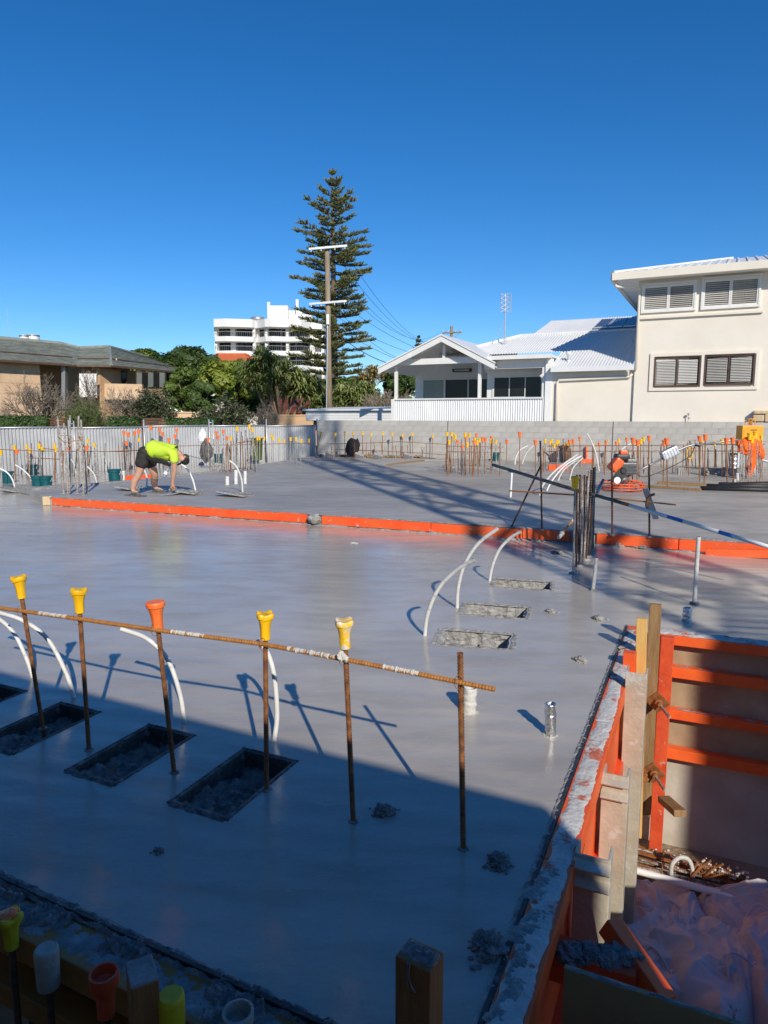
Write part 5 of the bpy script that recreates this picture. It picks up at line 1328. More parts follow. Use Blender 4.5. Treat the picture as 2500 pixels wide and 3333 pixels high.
tiles((E0, E1, R1, R0), 'roof', lh, LB_, 15, 'roof_tile'); tiles((E1, E2, R3, R2), 'roof', lh, LB_, 12, 'roof_tile'); tiles((E2, E3, R4, R3), 'roof', lh, LB_, 12, 'roof_tile')
mb = MB(); mb.add([R1 - LB_, E1 - LB_, R2 - LB_], [(0, 1, 2)]); mb.build('roof', 'roof_tile', lh)
mb = MB()
for a, b in ((R0, R1), (R1, R2), (R2, R3), (E2, R3), (R3, R4)): mb.tube([a - LB_ + Z3 * .03, b - LB_ + Z3 * .03], .12, 6)
mb.build('ridge_tile', 'roof_ridge', lh)
mb = MB()
for a, b in ((E0, E1), (E1, E2), (E2, E3)): mb.beam(a - LB_ - Z3 * .05, b - LB_ - Z3 * .05, .12, .11)
mb.build('fascia', 'brown_frame', lh)
# snow-rail line half way up the roof
mb = MB()
for (a, b, c, d) in ((E0, E1, R1, R0), (E1, E2, R3, R2), (E2, E3, R4, R3)): mb.tube([a.lerp(d, .28) - LB_ + Z3 * .09, b.lerp(c, .28) - LB_ + Z3 * .09], .045, 5)
mb.build('gutter_rail', 'brown_frame', lh)
def lwall(a, b, inset, name, m, z0=-.4, z1=ZE - .12, th=.3):
    d = (b - a); d.z = 0; n = Vector((d.y, -d.x, 0)).normalized(); n = -n if n.y < 0 else n
    p, q = a + n * inset, b + n * inset; mb = MB(); mb.beam(Vector((p.x, p.y, (z0 + z1) / 2)) - LB_, Vector((q.x, q.y, (z0 + z1) / 2)) - LB_, th, z1 - z0); return mb.build(name, m, lh)
EA = E0.lerp(E1, .73)
lwall(E0, EA, .9, 'stone_wall', 'tan_stone'); lwall(EA, E1, 3.0, 'recess_wall', 'tan_wall', -.4, ZE + .8); lwall(E1, E2, 2.4, 'wall', 'tan_wall', -.4, ZE + .6); lwall(E2.lerp(E3, .02), E3.lerp(E2, .2), 1.2, 'wall', 'tan_wall')
lwall(EA - (E1 - EA) * .3, E1 + (E2 - E1) * .4, 4.2, 'recess_wall', 'tan_wall', -.4, ZE + 1.1)
# cladding joints on the stone wall
d = (EA - E0); d.z = 0; n = Vector((d.y, -d.x, 0)).normalized(); n = -n if n.y < 0 else n
for i in range(8):
    z = .0 + i * .6; p, q = E0 + n * .742, EA + n * .742; cnt = 9
    for j in range(cnt):
        a, b = p.lerp(q, (j + (.5 if i % 2 else 0)) / cnt), p.lerp(q, min(1, (j + 1 + (.5 if i % 2 else 0)) / cnt - .002))
        if (b - a).length < .1: continue
        mb = MB(); mb.beam(Vector((a.x, a.y, z + .3)) - LB_, Vector((b.x, b.y, z + .3)) - LB_, .05, .585); mb.build('stone_slab', 'tan_stone', lh)
# balcony, windows, opening
def lface(px0, px1, py0, py1, Y0, Y1, name, m, th=.12, parent=None):
    a, b, c, d = atY(px0, py1, Y0), atY(px1, py1, Y1), atY(px1, py0, Y1), atY(px0, py0, Y0); b.z = a.z; c.z = d.z
    mb = MB(); mb.extr([p - LB_ for p in (a, b, c, d)], Vector((.0, th, 0))); return mb.build(name, m, parent or lh)
lface(340, 462, 1248, 1300, 44.4, 45.6, 'balcony_wall', 'tan_stone', .25)
lface(258, 314, 1216, 1292, 43.2, 43.2, 'white_screen', 'white_paint')
lface(150, 420, 1166, 1420, 49.3, 49.3, 'rear_wall', 'tan_wall', .2)
lface(200, 212, 1190, 1330, 43.0, 43.0, 'column', 'steel', .4)
w1 = lface(388, 412, 1206, 1252, 46.2, 46.2, 'door', 'brown_frame'); lface(391, 409, 1209, 1250, 46.14, 46.14, 'pane', 'glass_dark', .03, w1)
w2 = lface(442, 538, 1208, 1264, 45.6, 47.6, 'window', 'brown_frame', .2)
for k in range(5): 
    a = 445 + k * 18.6; lface(a, a + 16.4, 1212, 1260, 45.5 + k * .4, 45.5 + (k + .9) * .4, 'pane', 'glass_pale' if k % 2 == 0 else 'glass_dark', .05, w2)
# rooftop units and whip aerial
for k, (px, py) in enumerate(((78, 1099), (108, 1098))):
    c = atY(px, py, 50 + k); t = thing('roof_cooler', ['small white round rooftop fan unit', 'larger white round rooftop fan unit with dark rim'][k], 'rooftop unit', c - Z3 * .4); r_ = .3 + .12 * k
    mb = MB(); mb.lathe([(r_, 0), (r_, .5), (r_ * .92, .58)], 18); mb.build('drum', 'white_paint', t, True); mb = MB(); mb.lathe([(r_ * 1.05, .45), (r_ * 1.05, .56), (r_ * .8, .57)], 18); mb.build('rim', 'steel', t)
    mb = MB(); mb.box((.2, .1, -.3), (1.2, .8, .8)); mb.build('plinth', 'white_paint', t)
c = atY(30, 1100, 48); mb = MB(); mb.tube([(0, 0, -.5), (0, 0, .9)], .02, 5); mb.tube([(0, 0, .9), (0, 0, 2.0)], .01, 5); tag(mb.build('whip_aerial', 'steel', None, False, c), 'thin whip aerial on the tan house roof', 'aerial')

# ---------------------------------------------------------------- garden walls and hedges across the road
def slab_wall(px0, px1, py0, py1, Y, label, m='tan_stone', th=.35):
    a, b = atY(px0, py0, Y), atY(px1, py0, Y); t = thing('garden_wall', label, 'wall', ((a.x + b.x) / 2, Y, -.4)); mb = MB()
    h_ = a.z + .4; mb.cbox((0, 0, h_ / 2 - .03), (b.x - a.x, th, h_ - .06), .02); mb.build('wall', m, t); mb = MB(); mb.cbox((0, 0, h_ - .03), (b.x - a.x + .1, th + .08, .08), .015); mb.build('coping', m, t); return t
slab_wall(-120, 127, 1349, 1400, 38, 'low sandstone garden wall before the leafless shrub')
slab_wall(556, 652, 1341, 1400, 39, 'low sandstone wall with small dark vent beside the hedge')
slab_wall(700, 790, 1340, 1400, 40, 'low sandstone wall behind the leafless shrub by the pandanus')
slab_wall(860, 1020, 1350, 1400, 40, 'low sandstone wall below the red roof', 'tan_wall')
def hedge(px0, px1, py0, Y, label, seed, m='hedge_leaf'):
    a, b = atY(px0, py0, Y), atY(px1, py0, Y); w_ = b.x - a.x; h_ = a.z + .4; r = random.Random(seed); pts = []
    for i in range(int(w_ * 900)):
        f = r.random(); n = Vector((0, -1, 0)) if f < .7 else Z3
        p = Vector((r.uniform(-w_ / 2, w_ / 2), -.45, r.uniform(0, h_))) if f < .7 else Vector((r.uniform(-w_ / 2, w_ / 2), r.uniform(-.45, .45), h_)); p += Vector((r.gauss(0, .03), r.gauss(0, .04), r.gauss(0, .04))); pts.append((p, n))
    t = thing('hedge', label, 'hedge', ((a.x + b.x) / 2, Y, -.4)); put('foliage', leafmesh(pts, .07, seed, m, .1), t)
    mb = MB(); mb.box((0, 0, h_ / 2 - .05), (w_ - .1, .8, h_ - .1)); mb.build('core', 'leaf_dark', t); return t
hedge(-140, 165, 1357, 34, 'clipped green hedge before the low garden wall', 1); hedge(360, 460, 1361, 34.5, 'short dark clipped hedge behind the fence post', 2); hedge(545, 710, 1364, 35, 'low bright clipped hedge below the vented wall', 3)
for (a, b, Y, lab) in ((164, 210, 34, 'dark slatted gate between hedge and green shrub'), (462, 544, 34.6, 'dark slatted gate between the two clipped hedges')):
    p, q = atY(a, 1360, Y), atY(b, 1360, Y); t = thing('slatted_gate', lab, 'gate', ((p.x + q.x) / 2, Y, -.4)); h_ = p.z + .4
    for i in range(16): mb = MB(); mb.box((0, 0, (i + .5) * h_ / 16), (q.x - p.x, .03, h_ / 16 * .8)); mb.build('slat', 'brown_frame', t)
    for s in (-1, 1): mb = MB(); mb.box((s * (q.x - p.x) / 2, .04, h_ / 2), (.07, .05, h_)); mb.build('stile', 'brown_frame', t)

# ---------------------------------------------------------------- leafless frangipani shrubs
def bare(px, py0, py1, Y, wpx, label, seed, nst=6, m='bark_pale', depth=6, spread=.62, leaves=0):
    top = atY(px, py0, Y); k = Y / FPX; H_ = top.z + .4; W_ = wpx * k
    t = thing('bare_shrub', label, 'shrub', (top.x, Y, -.4)); rng = random.Random(seed); mb = MB(); tips = []
    for i in range(nst):
        a = i * 6.283 / nst + rng.uniform(-.4, .4); d = Vector((math.cos(a) * W_ / H_ * .45, math.sin(a) * W_ / H_ * .4, 1)).normalized()
        branch_tree(mb, Vector((0, 0, 0)), d, H_ * .27, .06, depth, rng, spread, (2, 3), tips, .1, .72, 4)
    zs_ = [v[2] for v in mb.v]; xs_ = [abs(v[0]) for v in mb.v]; kz = H_ / max(zs_); kx = W_ / 2 / (sorted(xs_)[int(len(xs_) * .985)])
    mb.v = [(v[0] * kx, v[1] * kx, max(-.05, v[2] * kz)) for v in mb.v]
    mb.build('branches', m, t, True)
    if leaves:
        pts = []
        for q in tips:
            for _ in range(leaves): pts.append((Vector((q.x * kx, q.y * kx, q.z * kz)) + Vector((rng.gauss(0, .12), rng.gauss(0, .12), rng.gauss(0, .1))), Z3))
        put('leaves', leafmesh(pts, .09, seed, 'leaf_grey'), t)
    return t
bare(105, 1208, 1350, 37.5, 205, 'leafless grey frangipani before the stone wall', 1, 8); bare(285, 1190, 1350, 40, 120, 'tall thin leafless tree before the white screen', 2, 4)
bare(415, 1255, 1350, 38, 150, 'leafless shrub below the tan balcony', 3, 7); bare(495, 1262, 1352, 38.5, 150, 'sparse-leaved shrub below the ribbon window', 4, 7, leaves=4)
bare(735, 1285, 1375, 38, 170, 'low greyish leafless shrub before the bright tree', 5, 8, leaves=3); bare(860, 1300, 1390, 37, 110, 'pale leafless shrub beside the pandanus trunks', 6, 5)
bare(1265, 1262, 1340, 36, 190, 'dense upright leafless frangipani by the verandah', 7, 10, 'bark_pale', 6, .35)
# ---------------------------------------------------------------- leafy trees
c = atY(278, 1262, 36.5); t = thing('green_shrub', 'feathery green shrub behind the corrugated fence', 'shrub', (c.x, 36.5, -.4)); rng = random.Random(11); st = MB(); pts = []; H_ = c.z + .4
for i in range(170):
    a = rng.uniform(0, 6.28); sp = rng.uniform(.1, 1) ** .8; L = H_ * rng.uniform(.6, 1.0) * (1 - .25 * sp); w_ = 1.6 * sp
    P = [Vector((math.cos(a) * w_ * f ** 1.3, math.sin(a) * w_ * .6 * f ** 1.3, L * (f - .12 * sp * f * f))) for f in (0, .3, .6, .85, 1)]; st.tube(P, [.014, .012, .009, .006, .003], 3)
    for j in range(48): f = rng.uniform(.25, 1); k = min(3, int(f * 4)); q = P[k].lerp(P[k + 1], rng.random()); pts.append((q + Vector((rng.gauss(0, .04), rng.gauss(0, .04), rng.gauss(0, .04))), Vector((rng.gauss(0, 1), rng.gauss(0, 1), 0))))
tag(st.build('stems', 'bark_tan', t, True), None, None, None, 'stuff'); put('foliage', leafmesh(pts, .1, 11, 'leaf_shrub', -.1, .16, .6), t)
broadleaf('leafy_tree', 600, 1128, 1300, 62, 215, 'dense dark green tree beside the tan house', 'leaf_dark', 16000, .17, 12, nb=34)
broadleaf('leafy_tree', 470, 1140, 1240, 66, 170, 'dark green tree behind the tan house roof', 'leaf_mid', 9000, .17, 13, nb=22)
broadleaf('leafy_tree', 735, 1172, 1300, 52, 215, 'bright yellow-green tree in front of the orange roof', 'leaf_light', 15000, .14, 14, nb=34)
broadleaf('leafy_tree', 610, 1195, 1335, 46, 150, 'mid green garden tree beside the ribbon window', 'leaf_mid', 9000, .12, 15, nb=26)
broadleaf('leafy_tree', 655, 1240, 1340, 44, 130, 'dark low tree before the bright yellow-green tree', 'leaf_dark', 7000, .11, 20, nb=24)
broadleaf('leafy_tree', 1300, 1208, 1300, 45, 150, 'rounded dark green tree behind the verandah', 'leaf_dark', 8000, .11, 16, nb=24)
broadleaf('leafy_tree', 1160, 1225, 1330, 55, 170, 'olive green tree behind the power pole', 'leaf_mid', 8000, .13, 17, nb=24)
broadleaf('leafy_tree', 840, 1235, 1340, 56, 260, 'dark tree mass behind the pandanus', 'leaf_dark', 11000, .14, 18, nb=30)
broadleaf('leafy_tree', 1010, 1240, 1340, 58, 200, 'shaded tree at the foot of the pine', 'leaf_dark', 9000, .14, 19, nb=26)
# ---------------------------------------------------------------- pandanus
def pandanus(px, Y, heads, label, seed, base_py=1400, m='leaf_pandanus'):
    b = atY(px, base_py, Y); o = Vector((b.x, Y, -.4)); t = thing('pandanus', label, 'tree', o); rng = random.Random(seed); tr = MB(); lf = MB()
    for (hx, hy, rp) in heads:
        c = atY(hx, hy, Y + rng.uniform(-1, 1)) - o; R_ = rp * Y / FPX
        tr.tube(spline([Vector((rng.uniform(-.2, .2), 0, 0)), Vector((c.x * .3, 0, c.z * .45)), Vector((c.x * .8, c.y * .6, c.z * .75)), c], 4), .09, 6)
        for i in range(230):
            a = rng.uniform(0, 6.28); e = rng.uniform(-.15, 1.4); d = Vector((math.cos(a) * math.cos(e), math.sin(a) * math.cos(e), math.sin(e))); L = R_ * rng.uniform(.8, 1.25); w_ = .06
            sd = d.cross(Z3).normalized() * w_; p1 = c + d * L * .55; p2 = c + d * L * .9 + Vector((d.x, d.y, 0)) * L * .1 - Z3 * L * .1; p3 = p2 + Vector((d.x, d.y, 0)) * L * .2 - Z3 * L * rng.uniform(.02, .3)
            lf.add([c + sd, c - sd, p1 + sd, p1 - sd, p2 + sd * .7, p2 - sd * .7, p3], [(0, 1, 3, 2), (2, 3, 5, 4), (4, 5, 6)])
    tr.build('trunk', 'bark_tan', t, True); me = bpy.data.meshes.new('crown'); me.from_pydata(lf.v, [], lf.f); me.materials.append(M[m]); put('crown', me, t); return t
pandanus(915, 43, [(855, 1178, 54), (822, 1215, 52), (885, 1200, 54), (925, 1215, 54), (865, 1240, 56), (900, 1245, 52), (965, 1245, 54), (985, 1280, 54), (1025, 1285, 46), (945, 1280, 54), (1010, 1255, 42), (835, 1255, 46), (1030, 1320, 40)], 'large many-headed pandanus with drooping strap leaves', 3)
pandanus(1060, 42, [(1045, 1320, 36), (1030, 1345, 30)], 'small pandanus head at the foot of the power pole', 4)
pandanus(1130, 42, [(1110, 1290, 44), (1150, 1295, 46), (1185, 1280, 44), (1130, 1325, 42), (1175, 1322, 40), (1115, 1335, 36), (1210, 1310, 38)], 'spreading pandanus clump right of the power pole', 5)
pandanus(1235, 48, [(1215, 1225, 40), (1255, 1240, 36), (1185, 1245, 36)], 'yellowing pandanus heads left of the verandah', 6, m='leaf_dry')
# distant tree line that closes the street ends
pts = []; r3 = random.Random(77)
for i in range(9000):
    x = r3.uniform(-95, 60); pts.append((Vector((x, 150 + r3.uniform(-4, 4), r3.uniform(-.4, 6.0 + 2.5 * noise.noise((x * .09, 0, 0)) + 1.2 * noise.noise((x * .3, 3, 0))))), Vector((0, -1, .3))))
o = put('far_trees', leafmesh(pts, .55, 5, 'leaf_dark')); tag(o, 'far-off line of trees at the end of the street', 'trees', None, 'stuff')
# ================================================================= things on the slabs
ZR = UZ
_rodm = {}
def rodmesh(L, r, m):
    k = (round(L / .05), r, m)
    if k not in _rodm: _rodm[k] = smooth_mesh(MB().tube([(0, 0, -.03), (0, 0, round(L / .05) * .05)], r, 6).mesh('starter_bar', m))
    return _rodm[k], k[0] * .05
capf = {c: smooth_mesh(MB().lathe([(.031, 0), (.033, .05), (.039, .095), (.046, .1), (.046, .12), (.034, .126)], 10).mesh('safety_cap', m)) for c, m in (('y', 'cap_yellow'), ('o', 'cap_orange'))}
capf['O'] = smooth_mesh(MB().lathe([(.038, 0), (.041, .06), (.048, .115), (.056, .12), (.056, .142), (.042, .147)], 10).mesh('safety_cap', 'cap_orange'))
def rod(px, top, base, cap, label, group, z0=ZR, r=.0115, m='rust', lean=0):
    b = G(px + lean, base, z0); tp = atY(px, top, b.y); d = tp - b; me, L = rodmesh(d.length, r, m)
    o = put('starter_bar', me, None, b); o.rotation_euler = d.to_track_quat('Z', 'Y').to_euler(); tag(o, label, 'rebar', group)
    if cap: c = put('safety_cap', capf[cap], o, (0, 0, L - .08))
    return o
r2 = random.Random(31)
CN = {'y': 'yellow', 'o': 'orange', 'O': 'orange', None: None}
# along the block wall
for px in (1045, 1092, 1122, 1150, 1180, 1208, 1245, 1277, 1310, 1342, 1375, 1408, 1440):
    rod(px, 1412 + r2.uniform(-3, 6), 1488 + r2.uniform(0, 4), 'y', 'thin rusty bar with yellow cap in the row before the block wall', 'yellow-capped bars before the block wall', lean=-18 if px == 1045 else r2.uniform(-2, 2))
for px in list(range(1083, 1440, 19)):
    rod(px + r2.uniform(-6, 6), 1440 + r2.uniform(-4, 16), 1490 + r2.uniform(-2, 4), None, 'short bare bar in the row before the block wall', 'bare bars before the block wall', lean=r2.uniform(-5, 5), m=r2.choice(('rust', 'rust_cement')))
def hbar(pts, label, z=None, r=.011, m='rust', ):
    P = [atY(px, py, Y) for px, py, Y in pts]; mb = MB(); mb.tube([p - P[0] for p in P], r, 6); o = mb.build('horizontal_bar', m, None, True, P[0]); return tag(o, label, 'rebar')
Yw = lambda px: onp(px, 1450, WO - WB * .75, WB).y
hbar([(1065, 1445, Yw(1065)), (1200, 1442, Yw(1200)), (1300, 1438, Yw(1300)), (1450, 1446, Yw(1450))], 'long rusty upper bar tied along the row before the block wall')
hbar([(1090, 1463, Yw(1090)), (1250, 1468, Yw(1250)), (1450, 1480, Yw(1450))], 'rusty lower bar tied along the row before the block wall')
# back edge of the raised slab, left
for px, top, base in ((860, 1425, 1500), (888, 1428, 1508), (908, 1433, 1512), (946, 1428, 1512), (963, 1430, 1512), (981, 1435, 1514), (1006, 1433, 1512), (838, 1425, 1508), (925, 1436, 1506), (845, 1428, 1500), (884, 1418, 1498)):
    rod(px, top, base, 'y', 'rusty bar with yellow cap at the far corner before the fence', 'yellow-capped bars at the fence corner', lean=r2.uniform(-3, 3), m='rust_cement')
hbar([(560, 1452, 24), (760, 1448, 24.5), (1010, 1442, 26)], 'rusty bar tied along the bars by the fence corner')
hbar([(790, 1436, 21), (850, 1434, 21)], 'short rusty bar tied above the dense bars')
for px, top, base, c in ((772, 1393, 1540, 'y'), (812, 1388, 1535, 'y'), (822, 1396, 1532, 'y'), (752, 1428, 1535, 'y'), (704, 1408, 1530, 'o'), (727, 1403, 1535, 'o'), (739, 1424, 1530, 'o'), (710, 1424, 1525, 'o'), (678, 1428, 1530, 'o')):
    rod(px, top, base, c, 'tall bar with %s cap in the cluster right of the worker' % CN[c], 'capped bars right of the worker', lean=r2.uniform(-3, 4), m='rust_cement')
for i in range(22):
    rod(r2.uniform(690, 835), r2.uniform(1400, 1460), r2.uniform(1525, 1542), None, 'bare bar in the cluster right of the worker', 'bare bars right of the worker', lean=r2.uniform(-6, 6), m=r2.choice(('rust', 'rust_cement')))
# left field
left = [(3, 1468, 1580, 'y'), (47, 1452, 1560, 'y'), (55, 1468, 1555, 'o'), (87, 1452, 1545, 'y'), (97, 1467, 1548, 'y'), (128, 1450, 1590, 'y'), (138, 1460, 1585, 'y'), (178, 1450, 1560, 'y'), (182, 1463, 1562, 'y'), (225, 1465, 1555, 'o'), (228, 1453, 1552, 'y'), (255, 1460, 1560, 'y'), (283, 1458, 1555, 'o'), (286, 1436, 1552, 'y'), (307, 1449, 1545, 'y'), (403, 1411, 1530, 'o'), (417, 1412, 1528, 'o'), (412, 1442, 1535, 'o'), (438, 1411, 1532, 'o'), (452, 1407, 1530, 'o'), (453, 1428, 1530, 'y'), (491, 1391, 1525, 'o'), (520, 1395, 1522, 'o'), (528, 1415, 1525, 'o'), (550, 1430, 1525, 'o'), (570, 1420, 1520, 'o'), (575, 1403, 1520, 'o')]
for px, top, base, c in left:
    rod(px, top, base, 'O' if c == 'o' else c, 'slim bar with %s cap between the corrugated fence and the worker' % CN[c], '%s-capped bars before the corrugated fence' % CN[c], 0.0, lean=r2.uniform(-4, 5), m=r2.choice(('rust', 'rust_cement', 'rust_dark')))
for i in range(34):
    rod(r2.uniform(5, 600), r2.uniform(1430, 1475), r2.uniform(1522, 1560), None, 'bare slim bar between the corrugated fence and the worker', 'bare bars before the corrugated fence', 0.0, lean=r2.uniform(-10, 10), m=r2.choice(('rust', 'rust_cement', 'rust_dark')))
hbar([(0, 1463, 19.5), (130, 1468, 20), (420, 1470, 21)], 'rusty horizontal bar tied across the bars before the fence')
hbar([(100, 1490, 17), (200, 1495, 17.2)], 'short rusty horizontal bar above the paired buckets')
hbar([(130, 1458, 18), (180, 1464, 18)], 'short rusty crossbar beside the column cage')
hbar([(330, 1470, 20), (450, 1466, 21)], 'rusty crossbar behind the bending worker')
# right field
rf = [(1455, 'y'), (1462, 'y'), (1470, 'y'), (1478, 'y'), (1482, 'y'), (1514, 'y'), (1521, 'y'), (1528, 'y'), (1546, 'y'), (1553, 'y'), (1561, 'y'), (1598, 'y'), (1614, 'y'), (1774, 'y'), (1790, 'y'), (1796, 'y'), (1804, 'y'), (1812, 'y'), (1818, 'y'), (1838, 'y'), (1849, 'y'), (1932, 'y'), (1980, 'y'), (2014, 'y'), (2036, 'y'), (2078, 'y'), (2086, 'y'), (2095, 'y'), (2280, 'y'), (2326, 'y'), (2350, 'y'), (2470, 'y'), (2478, 'y'), (2286, 'y'),
      (1490, 'o'), (1505, 'o'), (1516, 'o'), (1543, 'o'), (1551, 'o'), (1570, 'o'), (1580, 'o'), (1600, 'o'), (1650, 'O'), (1692, 'O'), (1743, 'O'), (1854, 'O'), (1866, 'O'), (1887, 'o'), (1950, 'o'), (1972, 'o'), (2006, 'o'), (2040, 'o'), (2061, 'O'), (2076, 'O'), (2113, 'O'), (2162, 'O'), (2170, 'O'), (2278, 'O'), (2296, 'O'), (2365, 'O'), (2385, 'O')]
for px, c in rf:
    bigs = px > 2060 and c == 'O'
    if px < 1625: top, base = r2.uniform(1408, 1450), r2.uniform(1515, 1555)
    elif px < 2060: top, base = r2.uniform(1425, 1450), r2.uniform(1505, 1530)
    else: top, base = r2.uniform(1420, 1445), r2.uniform(1545, 1590) if bigs else r2.uniform(1525, 1560)
    where = 'in the dense cluster before the block wall' if px < 1625 else ('behind the orange form frame' if px < 2060 else 'behind the power trowel')
    if px in (1743,): top, base = 1440, 1550
    if px in (1692,): top, base = 1414, 1545
    rod(px, top, base, c, 'rusty bar with %s cap %s' % (CN[c], where), '%s-capped bars %s' % (CN[c], where), lean=r2.uniform(-4, 4), r=.014 if bigs else .0115, m='rust' if px > 1625 else r2.choice(('rust', 'rust_cement')))
for i in range(86):
    px = r2.uniform(1450, 1640) if i < 26 else r2.uniform(1760, 2490)
    where = 'in the dense cluster before the block wall' if px < 1700 else ('behind the orange form frame' if px < 2060 else 'behind the power trowel')
    rod(px, r2.uniform(1428, 1475), r2.uniform(1510, 1550), None, 'bare rusty bar ' + where, 'bare bars ' + where, lean=r2.uniform(-6, 6), m=r2.choice(('rust', 'rust', 'rust_cement', 'rust_dark')))
for k, (ya, yb) in enumerate(((1452, 1456), (1470, 1478))):
    hbar([(1455, ya, 24.5), (1640, ya + 3, 23.8)], ['upper', 'lower'][k] + ' rusty horizontal bar in the dense cluster before the wall')
    hbar([(1780, ya, 21.5), (2060, ya - 2, 21), (2490, yb - 10, 20)], ['upper', 'lower'][k] + ' rusty horizontal bar behind the orange form frame')

# ---------------------------------------------------------------- column cages
def cage(name, label, bars, ties, z0, capped=None, r=.012, bmat=('bar_cement', 'rust_dark', 'rust_dark')):
    o = G(*bars[0][0], z0); t = thing(name, label, 'rebar cage', o); P = []
    for (bp, tp) in bars:
        b = G(*bp, z0); d = atY(*tp, b.y) - b; mb = rod_mb(d.length, r, .003, .03, 7); q = mb.build('bar', bmat[len(P) % len(bmat)], t, False, b - o); q.rotation_euler = d.to_track_quat('Z', 'Y').to_euler(); P.append((b - o, d))
    for s in ties:
        pts = [b + d * s for b, d in P]; c = sum(pts, Vector()) / len(pts); pts.sort(key=lambda p: math.atan2(p.y - c.y, p.x - c.x)); mb = MB()
        mb.tube([c + (p - c) * 1.1 for p in pts] + [c + (pts[0] - c) * 1.1], .008, 6); mb.build('tie', 'rust_bright', t)
    if capped is not None: b, d = P[capped]; put('safety_cap', capf['y'], t, b + d - Z3 * .07).scale = (1.1, 1.1, 1.1)
    for i, (b, d) in enumerate(P): mb = MB(); mb.add(*lump(b, .05, .4, i, 2)); mb.build('concrete_collar', 'concrete_rough', t, True)
    return t
cage('column_cage', 'tall cage of rusty bars at the orange board, one bar capped yellow',
     [((1866, 1866), (1872, 1570)), ((1876, 1850), (1878, 1545)), ((1885, 1842), (1888, 1545)), ((1893, 1832), (1896, 1548)), ((1902, 1822), (1903, 1546)), ((1910, 1812), (1911, 1550)), ((1900, 1834), (1917, 1533)), ((1908, 1822), (1925, 1530)), ((1917, 1812), (1932, 1522)), ((1925, 1800), (1935, 1522)), ((1930, 1792), (1937, 1520))], (), 0.0, 0, .0105)
b = G(1812, 1745); a0, a1 = atY(1895, 1655, 8.3), atY(1820, 1748, 8.0)
t = thing('crusted_bar', 'short slanting bar caked in concrete leaning on the column cage', 'rebar', a1); MB().tube([(0, 0, 0), a0 - a1], .012, 7).build('rod', 'rust_bright', t)
mb = MB(); rr = random.Random(6)
for i in range(14): mb.add(*lump((a0 - a1) * (rr.choice((.02, .1, .6, .7, .85)) + rr.uniform(-.04, .04)), rr.uniform(.014, .03), 1, i, 2))
mb.build('concrete_crust', 'pvc_dirty', t, True)
cage('column_cage', 'tall cage of concrete-spattered bars left of the worker with one rusty tie', [((208, 1606), (187, 1354)), ((222, 1612), (208, 1378)), ((226, 1604), (228, 1352)), ((252, 1606), (256, 1354)), ((272, 1612), (264, 1366)), ((284, 1604), (270, 1420))], (.74,), UZ, None, .018, ('bar_cement', 'bar_cement', 'rust_cement'))
cage('column_cage', 'small cage of bars behind the conduit right of the worker', [((768, 1535), (772, 1400)), ((782, 1528), (785, 1405)), ((800, 1530), (800, 1400)), ((815, 1526), (818, 1398))], (.7,), UZ, None, .012)

# ---------------------------------------------------------------- single bars by the orange board
for (bp, tp, lab) in (((1764, 1724), (1759, 1435), 'dark bar standing behind the orange board, crossed by the slanting bar'), ((1993, 1742), (1992, 1492), 'dark bar standing behind the orange board right of the column cage'), ((2114, 1748), (2113, 1512), 'dark bar behind the orange board with the hanging trowel')):
    b = G(*bp, UZ); d = atY(*tp, b.y) - b; t = thing('standing_bar', lab, 'rebar', b); q = rod_mb(d.length, .0125, .002, .03, 7).build('rod', 'rust_dark', t); q.rotation_euler = d.to_track_quat('Z', 'Y').to_euler(); mb = MB(); mb.add(*lump((0, 0, 0), .035, .5, 4, 2)); mb.build('concrete_collar', 'concrete_rough', t, True)
b = G(1665, 1714, UZ); e = atY(1762, 1512, b.y + .1); tag(bar_between(b, e, .0125, 'slanting_bar', 'rust_dark'), 'slanting bar leaning against the dark standing bar', 'rebar')
a, b = atY(1657, 1597, 9.4), atY(1870, 1611, 9.0); tag(bar_between(a, b, .0095, 'cross_bar', 'rust'), 'thin rusty bar running from the slanting bar to the cage', 'rebar')
a, b = atY(1935, 1616, 9.2), atY(2200, 1643, 8.9); tag(bar_between(a, b, .0095, 'cross_bar', 'rust_bright'), 'thin rusty bar pointing away from the cage beneath the striped pole', 'rebar')
stub(1662, 1618, 1540, 'white pipe stub standing left of the slanting bar', 'pvc_white', .02, False, 4, UZ)
# bull float pole resting on the cage
A, B_, C_ = atY(1605, 1513, 11.2), atY(1900, 1603, 8.6), None
D_ = atY(2560, 1797, 6.6)
t = thing('float_pole', 'long pole with green, white and blue bands resting across the column cage', 'pole', A)
def seg(p, q, s0, s1, m, r=.022): mb = MB(); mb.tube([p.lerp(q, s0) - A, p.lerp(q, s1) - A], r, 12); return mb.build('band', m, t, True)
seg(A, B_, 0, .22, 'green_pole', .024); seg(A, B_, .22, 1, 'dark_pole', .024)
B2_ = atY(1940, 1612, 8.5)
for s0, s1, m in ((0, .17, 'green_pole'), (.17, .215, 'rust_bright'), (.215, .435, 'pvc_white'), (.435, .52, 'blue_paint'), (.52, .70, 'pvc_white'), (.70, .77, 'blue_paint'), (.77, 1, 'pvc_white')): seg(B2_, D_, s0, s1, m, .021)
seg(B_, B2_, 0, 1, 'dark_pole', .022)
a = atY(1944, 1603, 8.55); mb = MB(); mb.tube([a - A, atY(1964, 1562, 8.7) - A], .02, 10); mb.build('clamp', 'steel', t, True)
